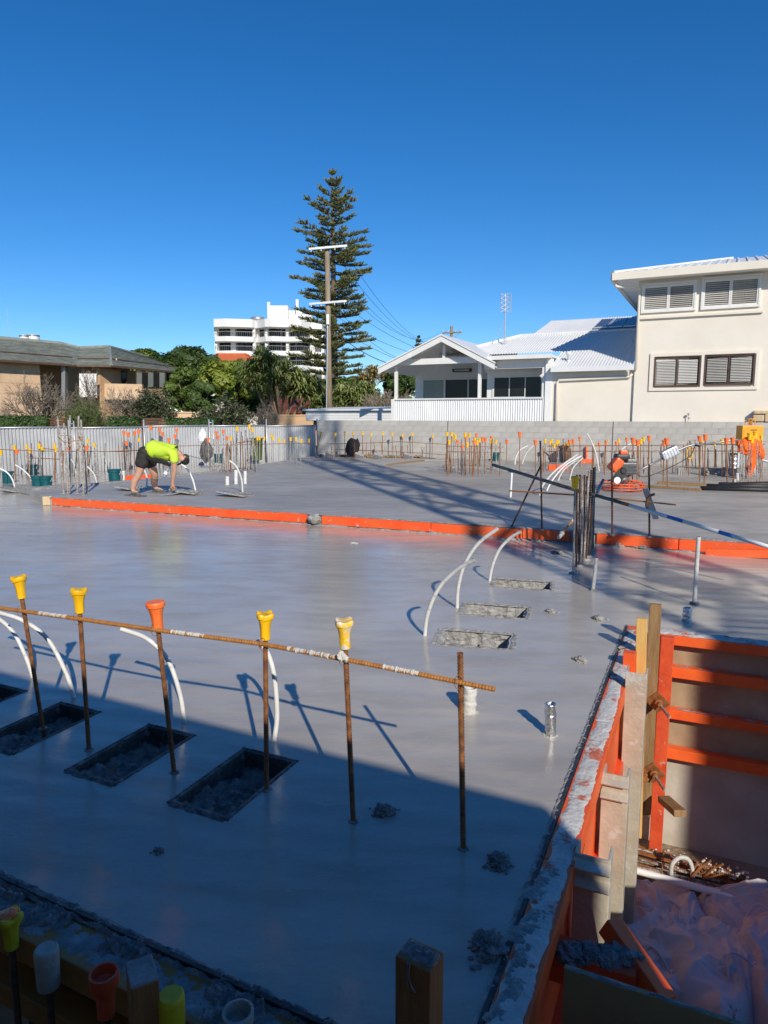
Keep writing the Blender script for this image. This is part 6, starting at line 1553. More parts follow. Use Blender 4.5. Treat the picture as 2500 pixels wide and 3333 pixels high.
# hanging trowel
c = atY(2118, 1640, 9.0); t = thing('hand_trowel', 'steel finishing trowel hanging on the standing bar', 'trowel', c)
mb = MB(); mb.cbox((0, 0, 0), (.006, .1, .44), .002, Matrix.Rotation(R(-22), 3, 'Y') @ Matrix.Rotation(R(30), 3, 'Z')); mb.build('blade', 'galv', t)
mb = MB(); mb.tube(spline([(.02, -.03, -.1), (-.06, -.06, -.06), (-.075, -.06, .03), (-.03, -.05, .11), (.03, -.02, .13)], 6), .018, 8); mb.build('handle', 'rust_dark', t, True)

# ---------------------------------------------------------------- conduits
cl = [([(1676, 1512), (1679, 1490), (1693, 1465), (1718, 1451)], 'in front of the block wall, bending to the right'), ([(1700, 1510), (1712, 1478), (1738, 1448)], 'crossing its neighbour before the block wall'), ([(1742, 1497), (1734, 1462), (1709, 1428)], 'leaning left before the block wall'), ([(1822, 1505), (1817, 1465), (1806, 1437)], 'beside the yellow-capped cluster'), ([(1950, 1533), (1941, 1482), (1927, 1442), (1911, 1411)], 'tallest one behind the orange form frame'),
      ([(1757, 1612), (1768, 1578), (1810, 1530), (1878, 1480)], 'longest arch left of the power trowel'), ([(1780, 1597), (1800, 1560), (1840, 1515), (1892, 1484)], 'second arch left of the power trowel'), ([(1817, 1564), (1835, 1530), (1874, 1500)], 'short arch left of the power trowel'), ([(1855, 1562), (1866, 1522), (1897, 1490)], 'arch closest to the power trowel'),
      ([(637, 1600), (627, 1560), (608, 1525), (578, 1504)], 'arching over the tray beside the worker'), ([(790, 1605), (786, 1560), (770, 1520), (748, 1500)], 'arching over the tray right of the worker'), ([(112, 1588), (100, 1555), (76, 1530), (50, 1513)], 'beside the paired buckets'), ([(50, 1592), (40, 1560), (22, 1537), (-6, 1522)], 'before the bucket at the slab edge'), ([(318, 1585), (307, 1545), (285, 1519)], 'beside the left column cage'), ([(248, 1540), (243, 1515), (232, 1495)], 'among the bars left of the worker'), ([(477, 1588), (478, 1555), (470, 1530)], 'between the legs of the worker'), ([(345, 1530), (346, 1505), (338, 1485)], 'before the fence left of the worker'), ([(1310, 1487), (1312, 1460), (1305, 1440)], 'bent among the bars before the block wall'), ([(2035, 1520), (2020, 1470), (2060, 1440)], 'curving behind the engine of the power trowel')]
for i, (px, lab) in enumerate(cl):
    zz = UZ if px[0][0] > 470 else 0.0
    conduit(px, 0, -.1, 'white conduit ' + lab, .0185 if i >= 5 else .02, 'pvc' if i % 3 else 'pvc_white', None, None, zz)
for (px, b_, tp, lab) in ((740, 1578, 1551, 'short white pipe stub with a collar right of the worker'), (768, 1575, 1530, 'taller white pipe stub with dark top right of the worker'), (798, 1574, 1534, 'slim white pipe stub beside the small cage'), (383, 1564, 1545, 'short white pipe stub beside the bucket behind the worker'), (402, 1563, 1533, 'taller white pipe stub beside the bucket behind the worker'), (2400, 1563, 1540, 'grey pipe stub near the yellow power box'), (2390, 1582, 1560, 'squat grey pipe stub near the black pipes'), (2215, 1545, 1522, 'wide grey concrete-filled pipe stub behind the trowel machine')):
    stub(px, b_, tp, lab, 'pvc' if px < 900 else 'pvc_dirty', .045 if px in (740, 768) else (.09 if px == 2215 else .04), False, 0, UZ)
# cover trays on the raised slab
for (px, py, w_, lab) in ((600, 1610, .62, 'concrete-crusted tray on the slab in front of the worker'), (756, 1617, .66, 'concrete-crusted tray tilted beside the pipe stubs'), (408, 1597, .4, 'concrete-crusted tray behind the feet of the worker'), (25, 1602, .7, 'flat crusted tray beyond the end of the orange board')):
    b = G(px, py, UZ if px > 100 else 0); t = thing('cover_tray', lab, 'tray', b, rotz=R(-20)); mb = MB(); mb.cbox((0, .1, .05), (w_, .42, .035), .01, Matrix.Rotation(R(6), 3, 'Y') @ Matrix.Rotation(R(-5), 3, 'X')); mb.build('tray', 'concrete_rough', t)
    mb = MB(); rr = random.Random(px)
    for i in range(26): mb.add(*lump((rr.uniform(-w_ / 2, w_ / 2), rr.uniform(-.1, .3), .06 + rr.uniform(-.01, .02)), rr.uniform(.015, .045), .4, i, 2))
    tag(mb.build('concrete_crust', 'concrete_rough', t, True), 'dried concrete crumbs', None, None, 'stuff')
# buckets
bk = {}
def bucket(px, py, label, z0=0.0, tilt=0):
    if not bk:
        bk['b'] = smooth_mesh(MB().lathe([(.125, 0), (.13, .005), (.15, .3), (.14, .3), (.12, .03)], 20).mesh('body', 'teal_bucket')); bk['r'] = smooth_mesh(MB().lathe([(.152, .24), (.163, .245), (.163, .26), (.153, .262), (.153, .285), (.165, .29), (.165, .305), (.145, .305)], 20).mesh('rim', 'teal_bucket'))
        bk['h'] = smooth_mesh(MB().tube([(math.cos(a) * .165, -.02 - math.sin(a) * .04, .27 - math.sin(a) * .16) for a in [k * math.pi / 12 for k in range(13)]], .004, 6).mesh('handle', 'pvc_white'))
    t = thing('bucket', label, 'bucket', G(px, py, z0)); put('body', bk['b'], t); put('rim', bk['r'], t); put('handle', bk['h'], t); return t
for px, py, z, lab in ((27, 1572, 0, 'teal bucket standing apart at the fence end of the slab'), (106, 1545, 0, 'teal bucket behind the paired buckets'), (125, 1590, 0, 'teal bucket, one of a pair beside the column cage'), (151, 1590, 0, 'teal bucket nearest the column cage, beside its twin'), (380, 1524, 0, 'teal bucket far behind the worker by the fence'), (374, 1568, UZ, 'teal bucket beside the white pipe stubs behind the worker'), (712, 1506, UZ, 'small teal bucket at the fence behind the bar cluster'), (1612, 1500, UZ, 'teal bucket among the dense bars at the block wall')): bucket(px, py, lab, z)
# short orange boards
def board(p, q, h, label, z0=UZ, m='form_orange_far', th=.04, Yd=0):
    a, b = G(*p, z0), G(*q, z0); mb = MB(); d = b - a; mb.beam(Vector((0, 0, h / 2)), d + Z3 * h / 2, th, h, ch=.004); return tag(mb.build('form_board', m, None, False, a), label, 'board')
board((408, 1562), (497, 1556), .11, 'short orange board edging the raised slab behind the worker', 0.02)
board((1785, 1531), (1846, 1528), .16, 'low orange board left of the orange form frame')
t = thing('orange_formwork', 'orange form frame of rails and uprights before the block wall', 'formwork', G(1885, 1506, UZ)); b = t.location.copy()
Yf = b.y
def fb(p, q, w_, nm): mb = MB(); mb.beam(atY(*p, Yf) - b, atY(*q, Yf) - b, .05, w_, up=(0, 1, 0) if abs(p[0] - q[0]) < 12 else (0, 0, 1), ch=.005); mb.build(nm, 'form_orange_far', t)
fb((1886, 1500), (1998, 1502), .14, 'rail'); fb((1908, 1453), (1908, 1492), .1, 'upright'); fb((1975, 1462), (1975, 1494), .08, 'upright'); fb((2000, 1452), (1999, 1497), .09, 'upright'); fb((1841, 1476), (1840, 1506), .1, 'upright'); fb((2046, 1458), (2040, 1500), .12, 'upright')
c = G(1848, 1506, UZ); t = thing('grey_drum', 'leaning grey pipe section beside the orange form frame', 'pipe', c); mb = MB(); mb.lathe([(.17, 0), (.17, .62), (.14, .62), (.14, .1)], 18); o = mb.build('pipe', 'dark_pole', t, True); o.rotation_euler = (0, R(-14), 0); mb = MB(); mb.lathe([(.19, .54), (.19, .6)], 18); o = mb.build('collar', 'dark_pole', t); o.rotation_euler = (0, R(-14), 0)
for (p, q, lab, h) in (((1262, 1515), (1380, 1500), 'pale timber strip laid on the raised slab near the wall', .04), ((1380, 1500), (1460, 1500), 'pale strip of set concrete edge near the wall', .04), ((2085, 1585), (2280, 1598), 'flat timber strip behind the trowel machine', .05), ((2140, 1575), (2500, 1592), 'long timber strip before the block pile', .06), ((1440, 1521), (1700, 1530), 'pale edge strip at the foot of the dense bars', .06), ((1620, 1534), (1760, 1540), 'short pale edge strip beside the conduits', .06), ((150, 1592), (420, 1566), 'pale ragged strip along the back edge of the raised slab', .03), ((500, 1556), (730, 1534), 'pale strip along the slab edge behind the worker', .03)):
    board(p, q, h, lab, UZ, 'timber_brown' if 'timber' in lab else 'concrete_rough', .12)
for (px, py, lab) in ((1075, 1488, 'leaning grey block piece at the foot of the wall row, before the tilted bar'), (1170, 1492, 'leaning grey block piece beside the black shirt'), (1232, 1494, 'leaning grey block piece between wall bars'), (1330, 1493, 'leaning grey block piece below the short orange cap')):
    b = G(px, py, UZ); mb = MB(); mb.cbox((0, 0, .09), (.36, .12, .2), .015, Matrix.Rotation(R(35), 3, 'X') @ Matrix.Rotation(R(-26), 3, 'Z')); tag(mb.build('block_piece', 'concrete_rough', None, False, b), lab, 'block')
for (px, py, w_, lab) in ((1130, 1486, 2.2, 'dark rubble strip at the wall foot by the black shirt'), (1290, 1490, 2.4, 'dark rubble strip at the wall foot below the row of bars')):
    b = G(px, py, UZ); mb = MB(); rr = random.Random(px)
    for i in range(60): mb.add(*lump((rr.uniform(-w_ / 2, w_ / 2), rr.uniform(-.1, .1) - .44 * 0, .04), rr.uniform(.04, .1), .7, i, 1))
    tag(mb.build('rubble', 'dirt', None, False, b), lab, 'rubble', None, 'stuff')
# block pile at right
b = G(2350, 1548, UZ); t = thing('rubble_block', 'rough honeycombed concrete block lying before the tall bars', 'block', b); mb = MB(); mb.cbox((0, 0, .1), (1.0, .3, .2), .02, Matrix.Rotation(R(-10), 3, 'Z')); mb.build('block', 'concrete_wet_crust', t); mb = MB(); rr = random.Random(2)
for i in range(40): mb.add(*lump((rr.uniform(-.5, .5), -.12 + rr.uniform(-.05, .1), rr.uniform(.03, .2)), rr.uniform(.03, .06), .8, i, 2))
tag(mb.build('aggregate', 'concrete_rough', t), 'exposed stones', None, None, 'stuff')
# black pipes at the right edge
for i in range(5):
    a, b = G(2280 + 20 * i, 1596 - 3 * i, UZ), G(2600, 1604 - 5 * i, UZ); mb = MB(); mb.tube([Vector((0, 0, .05 + .03 * (i % 2))), b - a + Z3 * (.05 + .05 * (i % 3))], .045, 10); tag(mb.build('black_pipe', 'black_plastic', None, True, a), 'black plastic pipe lying in the heap beside the timber strip', 'pipe', 'black pipes heaped on the slab')

# ---------------------------------------------------------------- power trowel
b = G(2022, 1596, UZ); t = thing('power_trowel', 'walk-behind power trowel with orange guard rings, engine and long handle', 'power trowel', b)
for z, r_ in ((.05, .46), (.11, .47), (.17, .45)):
    mb = MB(); mb.tube([(math.cos(a) * r_, math.sin(a) * r_, z) for a in [k * math.pi / 20 for k in range(41)]], .014, 6, False); mb.build('guard_ring', 'paint_orange', t, True)
for k in range(8): a = k * math.pi / 4; mb = MB(); mb.tube([(math.cos(a) * .46, math.sin(a) * .46, .04), (math.cos(a) * .46, math.sin(a) * .46, .18)], .012, 5); mb.tube([(math.cos(a) * .45, math.sin(a) * .45, .17), (math.cos(a) * .14, math.sin(a) * .14, .24)], .012, 5); mb.build('guard_spoke', 'paint_orange', t)
for k in range(4): mb = MB(); mb.cbox((0, 0, 0), (.34, .14, .008), .003); o = mb.build('blade', 'steel', t); a = k * math.pi / 2 + .4; o.location = (math.cos(a) * .26, math.sin(a) * .26, .03); o.rotation_euler = (R(6), 0, a)
mb = MB(); mb.lathe([(.12, .14), (.16, .2), (.16, .27), (.1, .33)], 16); mb.build('gearbox', 'engine_grey', t, True)
mb = MB(); mb.cbox((.1, 0, .48), (.34, .34, .26), .03); mb.cbox((.16, -.02, .64), (.22, .3, .1), .03); mb.build('engine', 'engine_grey', t)
for k in range(7): mb = MB(); mb.box((.1, -.178, .39 + k * .03), (.28, .02, .008)); mb.build('cooling_fin', 'black_plastic', t)
mb = MB(); mb.cbox((-.02, .02, .72), (.3, .26, .14), .05); mb.build('fuel_tank', 'black_plastic', t)
mb = MB(); mb.cbox((-.17, -.06, .56), (.2, .3, .3), .05, Matrix.Rotation(R(38), 3, 'Y')); mb.cbox((0, 0, .82), (.16, .16, .1), .03); mb.build('engine_cover', 'paint_orange', t)
mb = MB(); mb.lathe([(.1, 0), (.1, .06), (.08, .08)], 18, (-.18, -.16, .24), axis=Matrix.Rotation(R(90), 3, 'X')); mb.lathe([(.07, 0), (.07, .06), (.05, .08)], 18, (-.05, -.17, .44), axis=Matrix.Rotation(R(90), 3, 'X')); mb.beam((-.18, -.2, .24), (-.05, -.2, .44), .05, .2); mb.build('belt_guard', 'black_plastic', t)
mb = MB(); mb.lathe([(.075, 0), (.07, .012)], 18, (-.18, -.245, .24), axis=Matrix.Rotation(R(90), 3, 'X')); mb.build('pulley_disc', 'pvc_white', t)
h0_ = Vector((.12, 0, .3)); h1_ = atY(2215, 1462, b.y + .15) - b
mb = MB(); mb.tube([h0_, h0_.lerp(h1_, .75)], .024, 8); mb.tube(spline([h0_.lerp(h1_, .75), h1_, h1_ + Vector((.25, 0, .09)), h1_ + Vector((.45, .02, .08))], 6), .02, 8); mb.build('handle', 'steel', t, True)
mb = MB(); mb.tube([h1_ + Vector((.3, -.25, .08)), h1_ + Vector((.33, .25, .09))], .02, 8); mb.build('handlebar', 'black_plastic', t, True)
c = h0_.lerp(h1_, .78) + Vector((0, -.02, .05)); rot = Matrix.Rotation(-math.atan2(h1_.z - h0_.z, h1_.x - h0_.x), 3, 'Y')
mb = MB(); mb.cbox(c, (.36, .18, .2), .03, rot); mb.build('control_box', 'galv', t)
for k in range(5): mb = MB(); mb.cbox(c + rot @ Vector((-.13 + k * .065, 0, .0)), (.014, .19, .21), .004, rot); mb.build('rib', 'steel', t)
mb = MB(); mb.tube(spline([h1_ + Vector((.3, 0, .05)), h1_ + Vector((.1, -.1, -.2)), Vector((.5, -.05, .3)), Vector((.2, -.05, .5))], 6), .009, 6); mb.build('throttle_cable', 'black_plastic', t, True)

# ---------------------------------------------------------------- yellow power box, hi-vis vest, shirt, tarp, bin
b = G(2430, 1540, UZ); zc = atY(2430, 1385, b.y).z; zb_ = atY(2430, 1452, b.y).z
t = thing('power_box', 'orange-yellow site power box on a galvanised stand', 'power box', b)
w_ = 68 * b.y / FPX
mb = MB(); mb.cbox((0, 0, (zc + zb_) / 2 - b.z), (w_, .35, zc - zb_), .02); mb.build('cabinet', 'paint_yellow', t)
mb = MB(); mb.cbox((0, -.176, (zc + zb_) / 2 - b.z - .02), (w_ * .84, .012, (zc - zb_) * .8), .004); mb.build('door', 'paint_yellow', t)
mb = MB(); mb.cbox((.02, -.185, zc - b.z - .12), (.18, .006, .03), .002); mb.build('plate', 'rust', t)
for s in (-1, 1): mb = MB(); mb.cbox((s * w_ * .4, .05, (zb_ - b.z) / 2), (.05, .05, zb_ - b.z), .005); mb.build('leg', 'galv', t)
mb = MB()
for x in (-.1, .1):
    for y in (-.08, .08): mb.tube([(x, y, zc - b.z), (x * .8, y, zc - b.z + .18)], .012, 6)
mb.tube([(-.08, -.08, zc - b.z + .18), (.08, -.08, zc - b.z + .18), (.08, .08, zc - b.z + .18), (-.08, .08, zc - b.z + .18), (-.08, -.08, zc - b.z + .18)], .012, 6); mb.build('lifting_frame', 'paint_yellow', t)
mb = MB(); mb.lathe([(.05, 0), (.06, .05), (.03, .1)], 12, (0, 0, zc - b.z + .02)); mb.build('beacon', 'rust_bright', t, True)
def drape(c, w_, h_, d_, seed, name, label, cat, m, taper=.7, hole=0):
    bm = bmesh.new(); bmesh.ops.create_icosphere(bm, subdivisions=5, radius=1); vs = []
    for v in bm.verts:
        n = v.co.normalized(); f = noise.noise(Vector((n.x * 3.5, n.y * 3.5, n.z * 1.1)) + Vector((seed, 0, 0))) * .3 + noise.noise(Vector((n.x * 8, n.y * 8, n.z * 2)) + Vector((seed, 0, 0))) * .14
        k = 1 + f; tz = n.z; wz = 1 - (1 - taper) * max(0, tz)
        vs.append((n.x * k * w_ * wz, n.y * k * d_, (n.z + .15 * noise.noise(n * 2 + Vector((seed, 4, 0)))) * h_))
    bm.verts.index_update(); fs = [[v.index for v in f.verts] for f in bm.faces]; bm.free(); mb = MB(); mb.add(vs, fs); return mb
c = atY(1146, 1455, 26.2); t = thing('black_shirt', 'black shirt hung over a bar before the block wall', 'shirt', c); drape(c, .24, .34, .09, 3, '', '', '', '').build('cloth', 'black_cloth', t, True)
mb = drape(c, .09, .2, .06, 8, '', '', '', ''); mb.build('sleeve', 'black_cloth', t, True, (.2, 0, .12))
c = atY(2445, 1470, 17.5); t = thing('hivis_jacket', 'bright orange hi-vis jacket hung over capped bars', 'jacket', c)
drape(c, .3, .22, .14, 5, '', '', '', '').build('body', 'hivis_orange', t, True, (-.08, 0, .14))
o = drape(c, .1, .42, .08, 6, '', '', '', '').build('sleeve', 'hivis_orange', t, True, (.02, -.05, -.2)); o.rotation_euler = (0, R(8), 0)
o = drape(c, .09, .26, .08, 9, '', '', '', '').build('sleeve', 'hivis_orange', t, True, (.22, 0, .05)); o.rotation_euler = (0, R(-20), 0)
for i, (dx, dz) in enumerate(((-.12, .3), (.02, .34), (-.05, .22))): put('safety_cap', capf['y'], t, (dx, -.1, dz)).scale = (1.4, 1.4, 1.4)
c = G(2440, 1580, UZ)
for i in range(9):
    px = 2410 + i * 9; rod(px, 1440 + (i % 3) * 6, 1575 - (i % 3) * 8, None, 'bare bar in the bundle under the hi-vis jacket', 'bars under the hi-vis jacket', r=.013, m='rust_cement')
c = atY(662, 1440, 23.0); t = thing('hung_tarp', 'grey and white plastic sheet hung on the fence corner', 'tarp', c); drape(c, .2, .42, .1, 11, '', '', '', '').build('dark_sheet', 'dark_pole', t, True, (.08, 0, -.25)); drape(c, .13, .26, .1, 12, '', '', '', '').build('white_sheet', 'pvc_white', t, True, (-.02, .02, .2))
b = G(838, 1497, UZ); t = thing('green_bin', 'green plastic bin at the fence corner', 'bin', b); mb = MB(); mb.lathe([(.2, 0), (.25, .75), (.23, .75), (.2, .05)], 4, axis=Matrix.Rotation(R(45), 3, 'Z')); mb.build('tub', 'leaf_mid', t); mb = MB(); mb.cbox((0, 0, .77), (.42, .42, .04), .01); mb.build('lid', 'leaf_mid', t)
b = G(360, 1520, 0); t = thing('orange_crate', 'small orange box standing by the fence bars', 'box', b); mb = MB(); mb.cbox((0, 0, .18), (.3, .22, .36), .02); mb.build('box', 'cap_orange', t); mb = MB(); mb.cbox((0, 0, .37), (.32, .24, .04), .01); mb.build('lid', 'cap_red', t)
b = G(288, 1516, 0); t = thing('yellow_crate', 'ochre board standing upright among the bars before the fence', 'board', b); mb = MB(); mb.cbox((0, 0, .2), (.2, .03, .42), .004); mb.build('sheet', 'timber_yellow', t); mb = MB(); mb.cbox((0, .05, .1), (.1, .06, .2), .004); mb.build('batten', 'timber_yellow', t)
# yellow rope loops on a bar, flexible hose
c = atY(2245, 1475, 18.0); t = thing('rope_coil', 'yellow rope coil hanging on a bar behind the trowel', 'rope', c); mb = MB(); mb.tube([(math.cos(a) * (.07 + .01 * math.sin(a * 1.3)), .03 * math.sin(a * 2.3), math.sin(a) * .15) for a in [k * .3 for k in range(64)]], .012, 6); mb.build('coil', 'cap_yellow', t, True)
P = [atY(2265, 1447, 17.8), atY(2330, 1442, 18), atY(2390, 1432, 18), atY(2440, 1440, 17.8)]; mb = MB(); mb.tube([p - P[0] for p in spline(P, 8)], .03, 8); tag(mb.build('hose', 'steel', None, True, P[0]), 'grey hose slung over the bars towards the hi-vis jacket', 'hose')
P = [atY(2470, 1490, 17.6), atY(2490, 1500, 17.6), atY(2540, 1510, 17.6)]; mb = MB(); mb.tube([p - P[0] for p in spline(P, 8)], .035, 8); tag(mb.build('hose', 'galv', None, True, P[0]), 'grey hose end beyond the hi-vis jacket', 'hose')
for (px, b_, tp) in ((2387, 1530, 1475),): 
    b = G(px, b_, UZ); t = thing('foil_pipe', 'foil-wrapped vertical pipe beside the power box', 'pipe', b); H_ = atY(px, tp, b.y).z - b.z; mb = MB(); mb.lathe([(.1 + .012 * math.sin(k * 1.9), H_ * k / 12) for k in range(13)], 14); mb.build('pipe', 'foil', t, True); mb = MB(); mb.lathe([(.11, H_ * .9), (.115, H_ * .95), (.11, H_)], 14); mb.build('collar', 'dark_pole', t, True)

# ================================================================= the worker
wo = G(470, 1612, UZ); WYy = 14.0
def wp(px, py, dy=0.0): return atY(px, py, WYy + dy) - wo
pr = thing('person', 'worker in lime hi-vis shirt, black shorts and cap bending to trowel the slab', 'person', wo)
def skin(name, verts, edges, radii, m, parent, sub=2, root=0):
    me = bpy.data.meshes.new(name); me.from_pydata([tuple(v) for v in verts], edges, []); o = put(name, me, None)
    sk = o.modifiers.new('skin', 'SKIN'); sk.use_smooth_shade = True
    for i, r in enumerate(radii):
        sv = me.skin_vertices[0].data[i]; sv.radius = (r, r) if not isinstance(r, tuple) else r; sv.use_root = i == root
    ss = o.modifiers.new('sub', 'SUBSURF'); ss.levels = sub; ss.render_levels = sub
    dg = bpy.context.evaluated_depsgraph_get(); me2 = bpy.data.meshes.new_from_object(o.evaluated_get(dg)); bpy.data.objects.remove(o)
    me2.materials.clear(); me2.materials.append(M[m]); me2.polygons.foreach_set('use_smooth', [True] * len(me2.polygons)); return put(name, me2, parent)
mat('skin', (.5, .27, .18), (.56, .32, .22), 8, .5, .1, 50); mat('tattoo', (.42, .25, .18), (.14, .1, .1), 22, .5, contrast=(.48, .54)); mat('hivis_lime', (.5, .72, .03), (.58, .78, .06), 5, .75, .3, 30, splat=((.5, .5, .15), .3, 4)); mat('short_black', (.014, .013, .013), (.035, .033, .03), 8, .85, .4, 40); mat('boot', (.05, .05, .05), (.2, .19, .18), 14, .8, .5, 60); mat('hair', (.05, .03, .02), (.08, .05, .03), 20, .6)
mat('bottle_clear', (.75, .82, .85), (.8, .85, .88), 4, .1, trans=.85)
hipN, hipF = wp(468, 1482, -.09), wp(478, 1480, .12); pel = wp(472, 1478); sp1 = wp(500, 1462); sp2 = wp(535, 1460); chest = wp(562, 1467); neck = wp(583, 1478); headb = wp(591, 1486); headt = wp(602, 1499)
knN = wp(450, 1548, -.1); anN = wp(433, 1598, -.12); toN = wp(452, 1608, -.22); knF = wp(505, 1545, .25); anF = wp(505, 1588, .5); toF = wp(530, 1597, .42)
shN, shF = wp(566, 1474, -.19), wp(563, 1470, .17); elN = wp(568, 1530, -.12); wrN = wp(562, 1572, -.05); haN = wp(564, 1586, -.03); elF = wp(531, 1505, .05); wrF = wp(546, 1513, -.08); haF = wp(551, 1512, -.12)
V0 = [pel, sp1, sp2, chest, neck, headb, hipN, knN, anN, toN, hipF, knF, anF, toF, shN, elN, wrN, haN, shF, elF, wrF, haF, (knN + anN) / 2 + Vector((-.03, 0, .03)), (knF + anF) / 2 + Vector((-.03, 0, .03))]
E0_ = [(0, 1), (1, 2), (2, 3), (3, 4), (4, 5), (0, 6), (6, 7), (7, 22), (22, 8), (8, 9), (0, 10), (10, 11), (11, 23), (23, 12), (12, 13), (3, 14), (14, 15), (15, 16), (16, 17), (3, 18), (18, 19), (19, 20), (20, 21)]
Rr = [.12, .11, .11, .09, .065, .065, .115, .075, .045, .035, .115, .075, .045, .035, .07, .052, .036, .038, .07, .052, .036, .038, .073, .073]
body = skin('body', V0, E0_, Rr, 'skin', pr)
mb = MB(); hd = (headt - headb); hc = headb.lerp(headt, .62); bm = bmesh.new(); bmesh.ops.create_icosphere(bm, subdivisions=4, radius=1)
ax_z = Vector((.62, 0, -.1)).normalized(); 
# head: long axis follows the neck, face looks down to the right
fz = (headt - neck).normalized(); fx = Vector((.5, -.15, -.85)); fx = (fx - fz * fx.dot(fz)).normalized(); fy = fz.cross(fx); HM = Matrix((fx, fy, fz)).transposed(); vs = []
for v in bm.verts:
    n = v.co.normalized(); x = n.x * .095; y = n.y * .076; z = n.z * .118
    if n.x > .4 and abs(n.y) < .25 and -.35 < n.z < .12: x += .022 * (1 - abs(n.y) / .25) * (1 - abs(n.z + .12) / .27)
    if n.x > .3 and n.z < -.45: x += .012
    if n.x > .5 and .0 < n.z < .25 and .15 < abs(n.y) < .5: x -= .01
    if n.x < 0 and n.z < -.3: x *= .8
    vs.append(hc + HM @ Vector((x, y, z)))
bm.verts.index_update(); mb.add(vs, [[v.index for v in f.verts] for f in bm.faces]); bm.free()
head = mb.build('head', 'skin', pr, True)
for s in (-1, 1):
    mb = MB(); mb.add(*lump(hc + HM @ Vector((-.01, s * .077, -.01)), .026, 1, 3, 2, .1)); mb.build('ear', 'skin', head, True)
    mb = MB(); mb.add(*lump(hc + HM @ Vector((.085, s * .03, .02)), .011, 1, 3, 2, 0)); mb.build('eye', 'hair', head, True)
mb = MB(); mb.cbox(hc + HM @ Vector((.092, 0, -.062)), (.012, .045, .008), .002, HM); mb.build('mouth', 'form_red', head)
mb = MB(); mb.add(*lump(hc + HM @ Vector((-.028, 0, .012)), .088, 1.1, 5, 3, .08)); mb.build('hair', 'hair', pr, True)
vs = []; mb = MB(); bm = bmesh.new(); bmesh.ops.create_icosphere(bm, subdivisions=3, radius=1)
for v in bm.verts: n = v.co; vs.append(hc + HM @ Vector((n.x * .106, n.y * .09, max(.022, n.z * .135))))
bm.verts.index_update(); mb.add(vs, [[v.index for v in f.verts] for f in bm.faces]); bm.free(); cp = mb.build('cap', 'black_cloth', pr, True)
mb = MB(); mb.extr([hc + HM @ Vector(p) for p in ((.08, -.075, .03), (.13, -.07, .026), (.185, -.04, .012), (.195, 0, .01), (.185, .04, .012), (.13, .07, .026), (.08, .075, .03))], HM @ Vector((0, 0, .01))); mb.build('brim', 'black_cloth', cp)
# clothes
slN, slF = shN.lerp(elN, .62), shF.lerp(elF, .62)
skin('shirt', [sp1.lerp(pel, .75), sp1, sp2, chest + Vector((-.03, 0, -.03)), chest.lerp(neck, .62), shN, slN, shF, slF], [(0, 1), (1, 2), (2, 3), (3, 4), (3, 5), (5, 6), (3, 7), (7, 8)], [.185, .2, .2, .15, .085, .095, .095, .07, .07], 'hivis_lime', pr, 2, 2)
mb = MB(); P = [wp(478, 1490, -.17), wp(500, 1497, -.19), wp(530, 1503, -.2), wp(556, 1512, -.2)]; mb.tube(spline(P, 6), [.02 + .03 * math.sin(math.pi * min(1, k / 18)) for k in range(19)], 8); mb.build('shirt_panel', 'black_cloth', pr, True)
kn1, kn2 = hipN.lerp(knN, .66), hipF.lerp(knF, .66)
skin('shorts', [pel, pel.lerp(sp1, .42), hipN, kn1, hipF, kn2], [(0, 1), (0, 2), (2, 3), (0, 4), (4, 5)], [.185, .17, .15, .13, .15, .125], 'short_black', pr, 2, 0)
skin('tattoo_sleeve', [knF.lerp(anF, .08), (knF + anF) / 2 + Vector((-.03, 0, .03)), knF.lerp(anF, .9)], [(0, 1), (1, 2)], [.077, .08, .052], 'tattoo', pr, 2, 1)
for an, to, s in ((anN, toN, 1), (anF, toF, 2)):
    d = (to - an); d.z = 0; d = d.normalized() if d.length > .02 else Vector((1, 0, 0)); base = Vector((an.x, an.y, 0))
    gz = .0
    mb = MB(); c0 = Vector((an.x, an.y, max(gz, 0) + .05)); 
    q = skin('boot', [Vector((an.x, an.y, .13)), Vector((an.x, an.y, .055)) - d * .04, Vector((an.x, an.y, .05)) + d * .1, Vector((an.x, an.y, .04)) + d * .2], [(0, 1), (1, 2), (2, 3)], [.05, .055, .052, .042], 'boot', pr, 2, 1)
    mb.cbox(Vector((an.x, an.y, .012)) + d * .08, (.52 if s == 1 else .36, .16, .022), .008, Matrix.Rotation(math.atan2(d.y, d.x), 3, 'Z')); mb.build('slab_shoe', 'boot', pr)
    skin('sock', [Vector((an.x, an.y, .12)), Vector((an.x, an.y, .12)).lerp(an + (knN if s == 1 else knF) * .0 + Vector((0, 0, .06)), 1.0)], [(0, 1)], [.05, .05], 'black_cloth', pr, 1, 0)
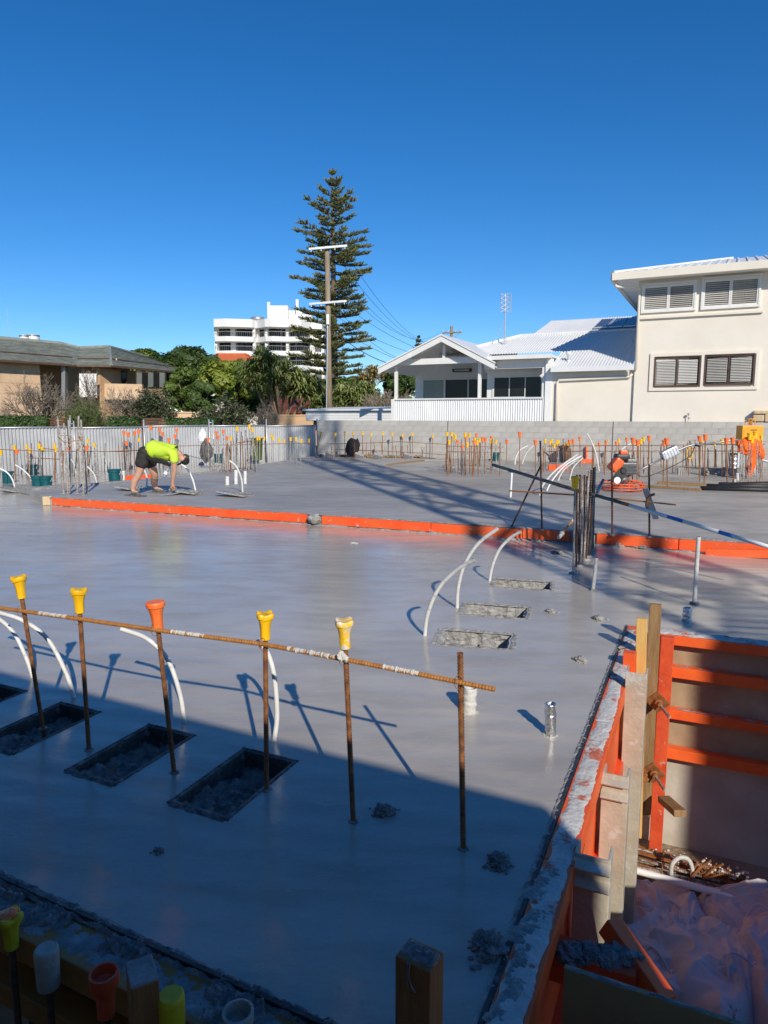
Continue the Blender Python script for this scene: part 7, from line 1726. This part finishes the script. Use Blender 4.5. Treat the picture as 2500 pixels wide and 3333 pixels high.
def hand(w, h, grip, par):
    d = (h - w).normalized(); sd = d.cross(Vector((0, 1, 0))).normalized(); up = sd.cross(d)
    for k in range(4):
        b0 = h + sd * (.018 * (k - 1.5)) ; b1 = b0 + d * .04 + up * .012 * grip; b2 = b1 + d * .022 - up * .03 * grip
        mb = MB(); mb.tube([b0 - d * .02, b0, b1, b2], [.0105, .0105, .0095, .008], 7); mb.build('finger', 'skin', par, True)
    mb = MB(); b0 = h - sd * .03 - d * .03; mb.tube([b0, b0 - sd * .018 + d * .03, b0 - sd * .008 + d * .055 - up * .015], [.012, .011, .009], 7); mb.build('thumb', 'skin', par, True)
hand(wrN, haN, 1, body); hand(wrF, haF, 1, body)
# trowel in the near hand, bottle in the other
p = haN + wo; t = thing('finishing_trowel', 'steel trowel held flat on the slab by the worker', 'trowel', Vector((p.x, p.y, UZ))); hz = p.z - UZ
mb = MB(); mb.cbox((-.05, -.03, .03), (.36, .11, .006), .002, Matrix.Rotation(R(-8), 3, 'Y') @ Matrix.Rotation(R(15), 3, 'Z')); mb.build('blade', 'steel', t)
mb = MB(); mb.tube([(-.07, -.01, hz - .02), (.07, .0, hz - .02)], .016, 8); mb.build('grip', 'timber_brown', t, True); mb = MB(); mb.tube([(-.06, -.01, hz - .02), (-.06, -.02, .03)], .006, 6); mb.tube([(.06, 0, hz - .02), (.05, -.02, .035)], .006, 6); mb.build('shank', 'steel', t)
p = haF + wo; q = atY(533, 1555, p.y - .02); d = q - p; t = thing('water_bottle', 'clear plastic bottle held in the other hand of the worker', 'bottle', p); ro = d.to_track_quat('Z', 'Y').to_euler()
mb = MB(); mb.lathe([(.016, -.03), (.018, 0), (.02, .02), (.04, .06), (.042, .1), (.038, .12), (.042, .14), (.042, .26), (.03, .28)], 16); o = mb.build('bottle', 'bottle_clear', t, True); o.rotation_euler = ro
mb = MB(); mb.lathe([(.02, -.045), (.02, -.02)], 12); o = mb.build('lid', 'blue_paint', t); o.rotation_euler = ro; mb = MB(); mb.lathe([(.0432, .15), (.0432, .21)], 16); o = mb.build('wrapper', 'pvc_white', t); o.rotation_euler = ro
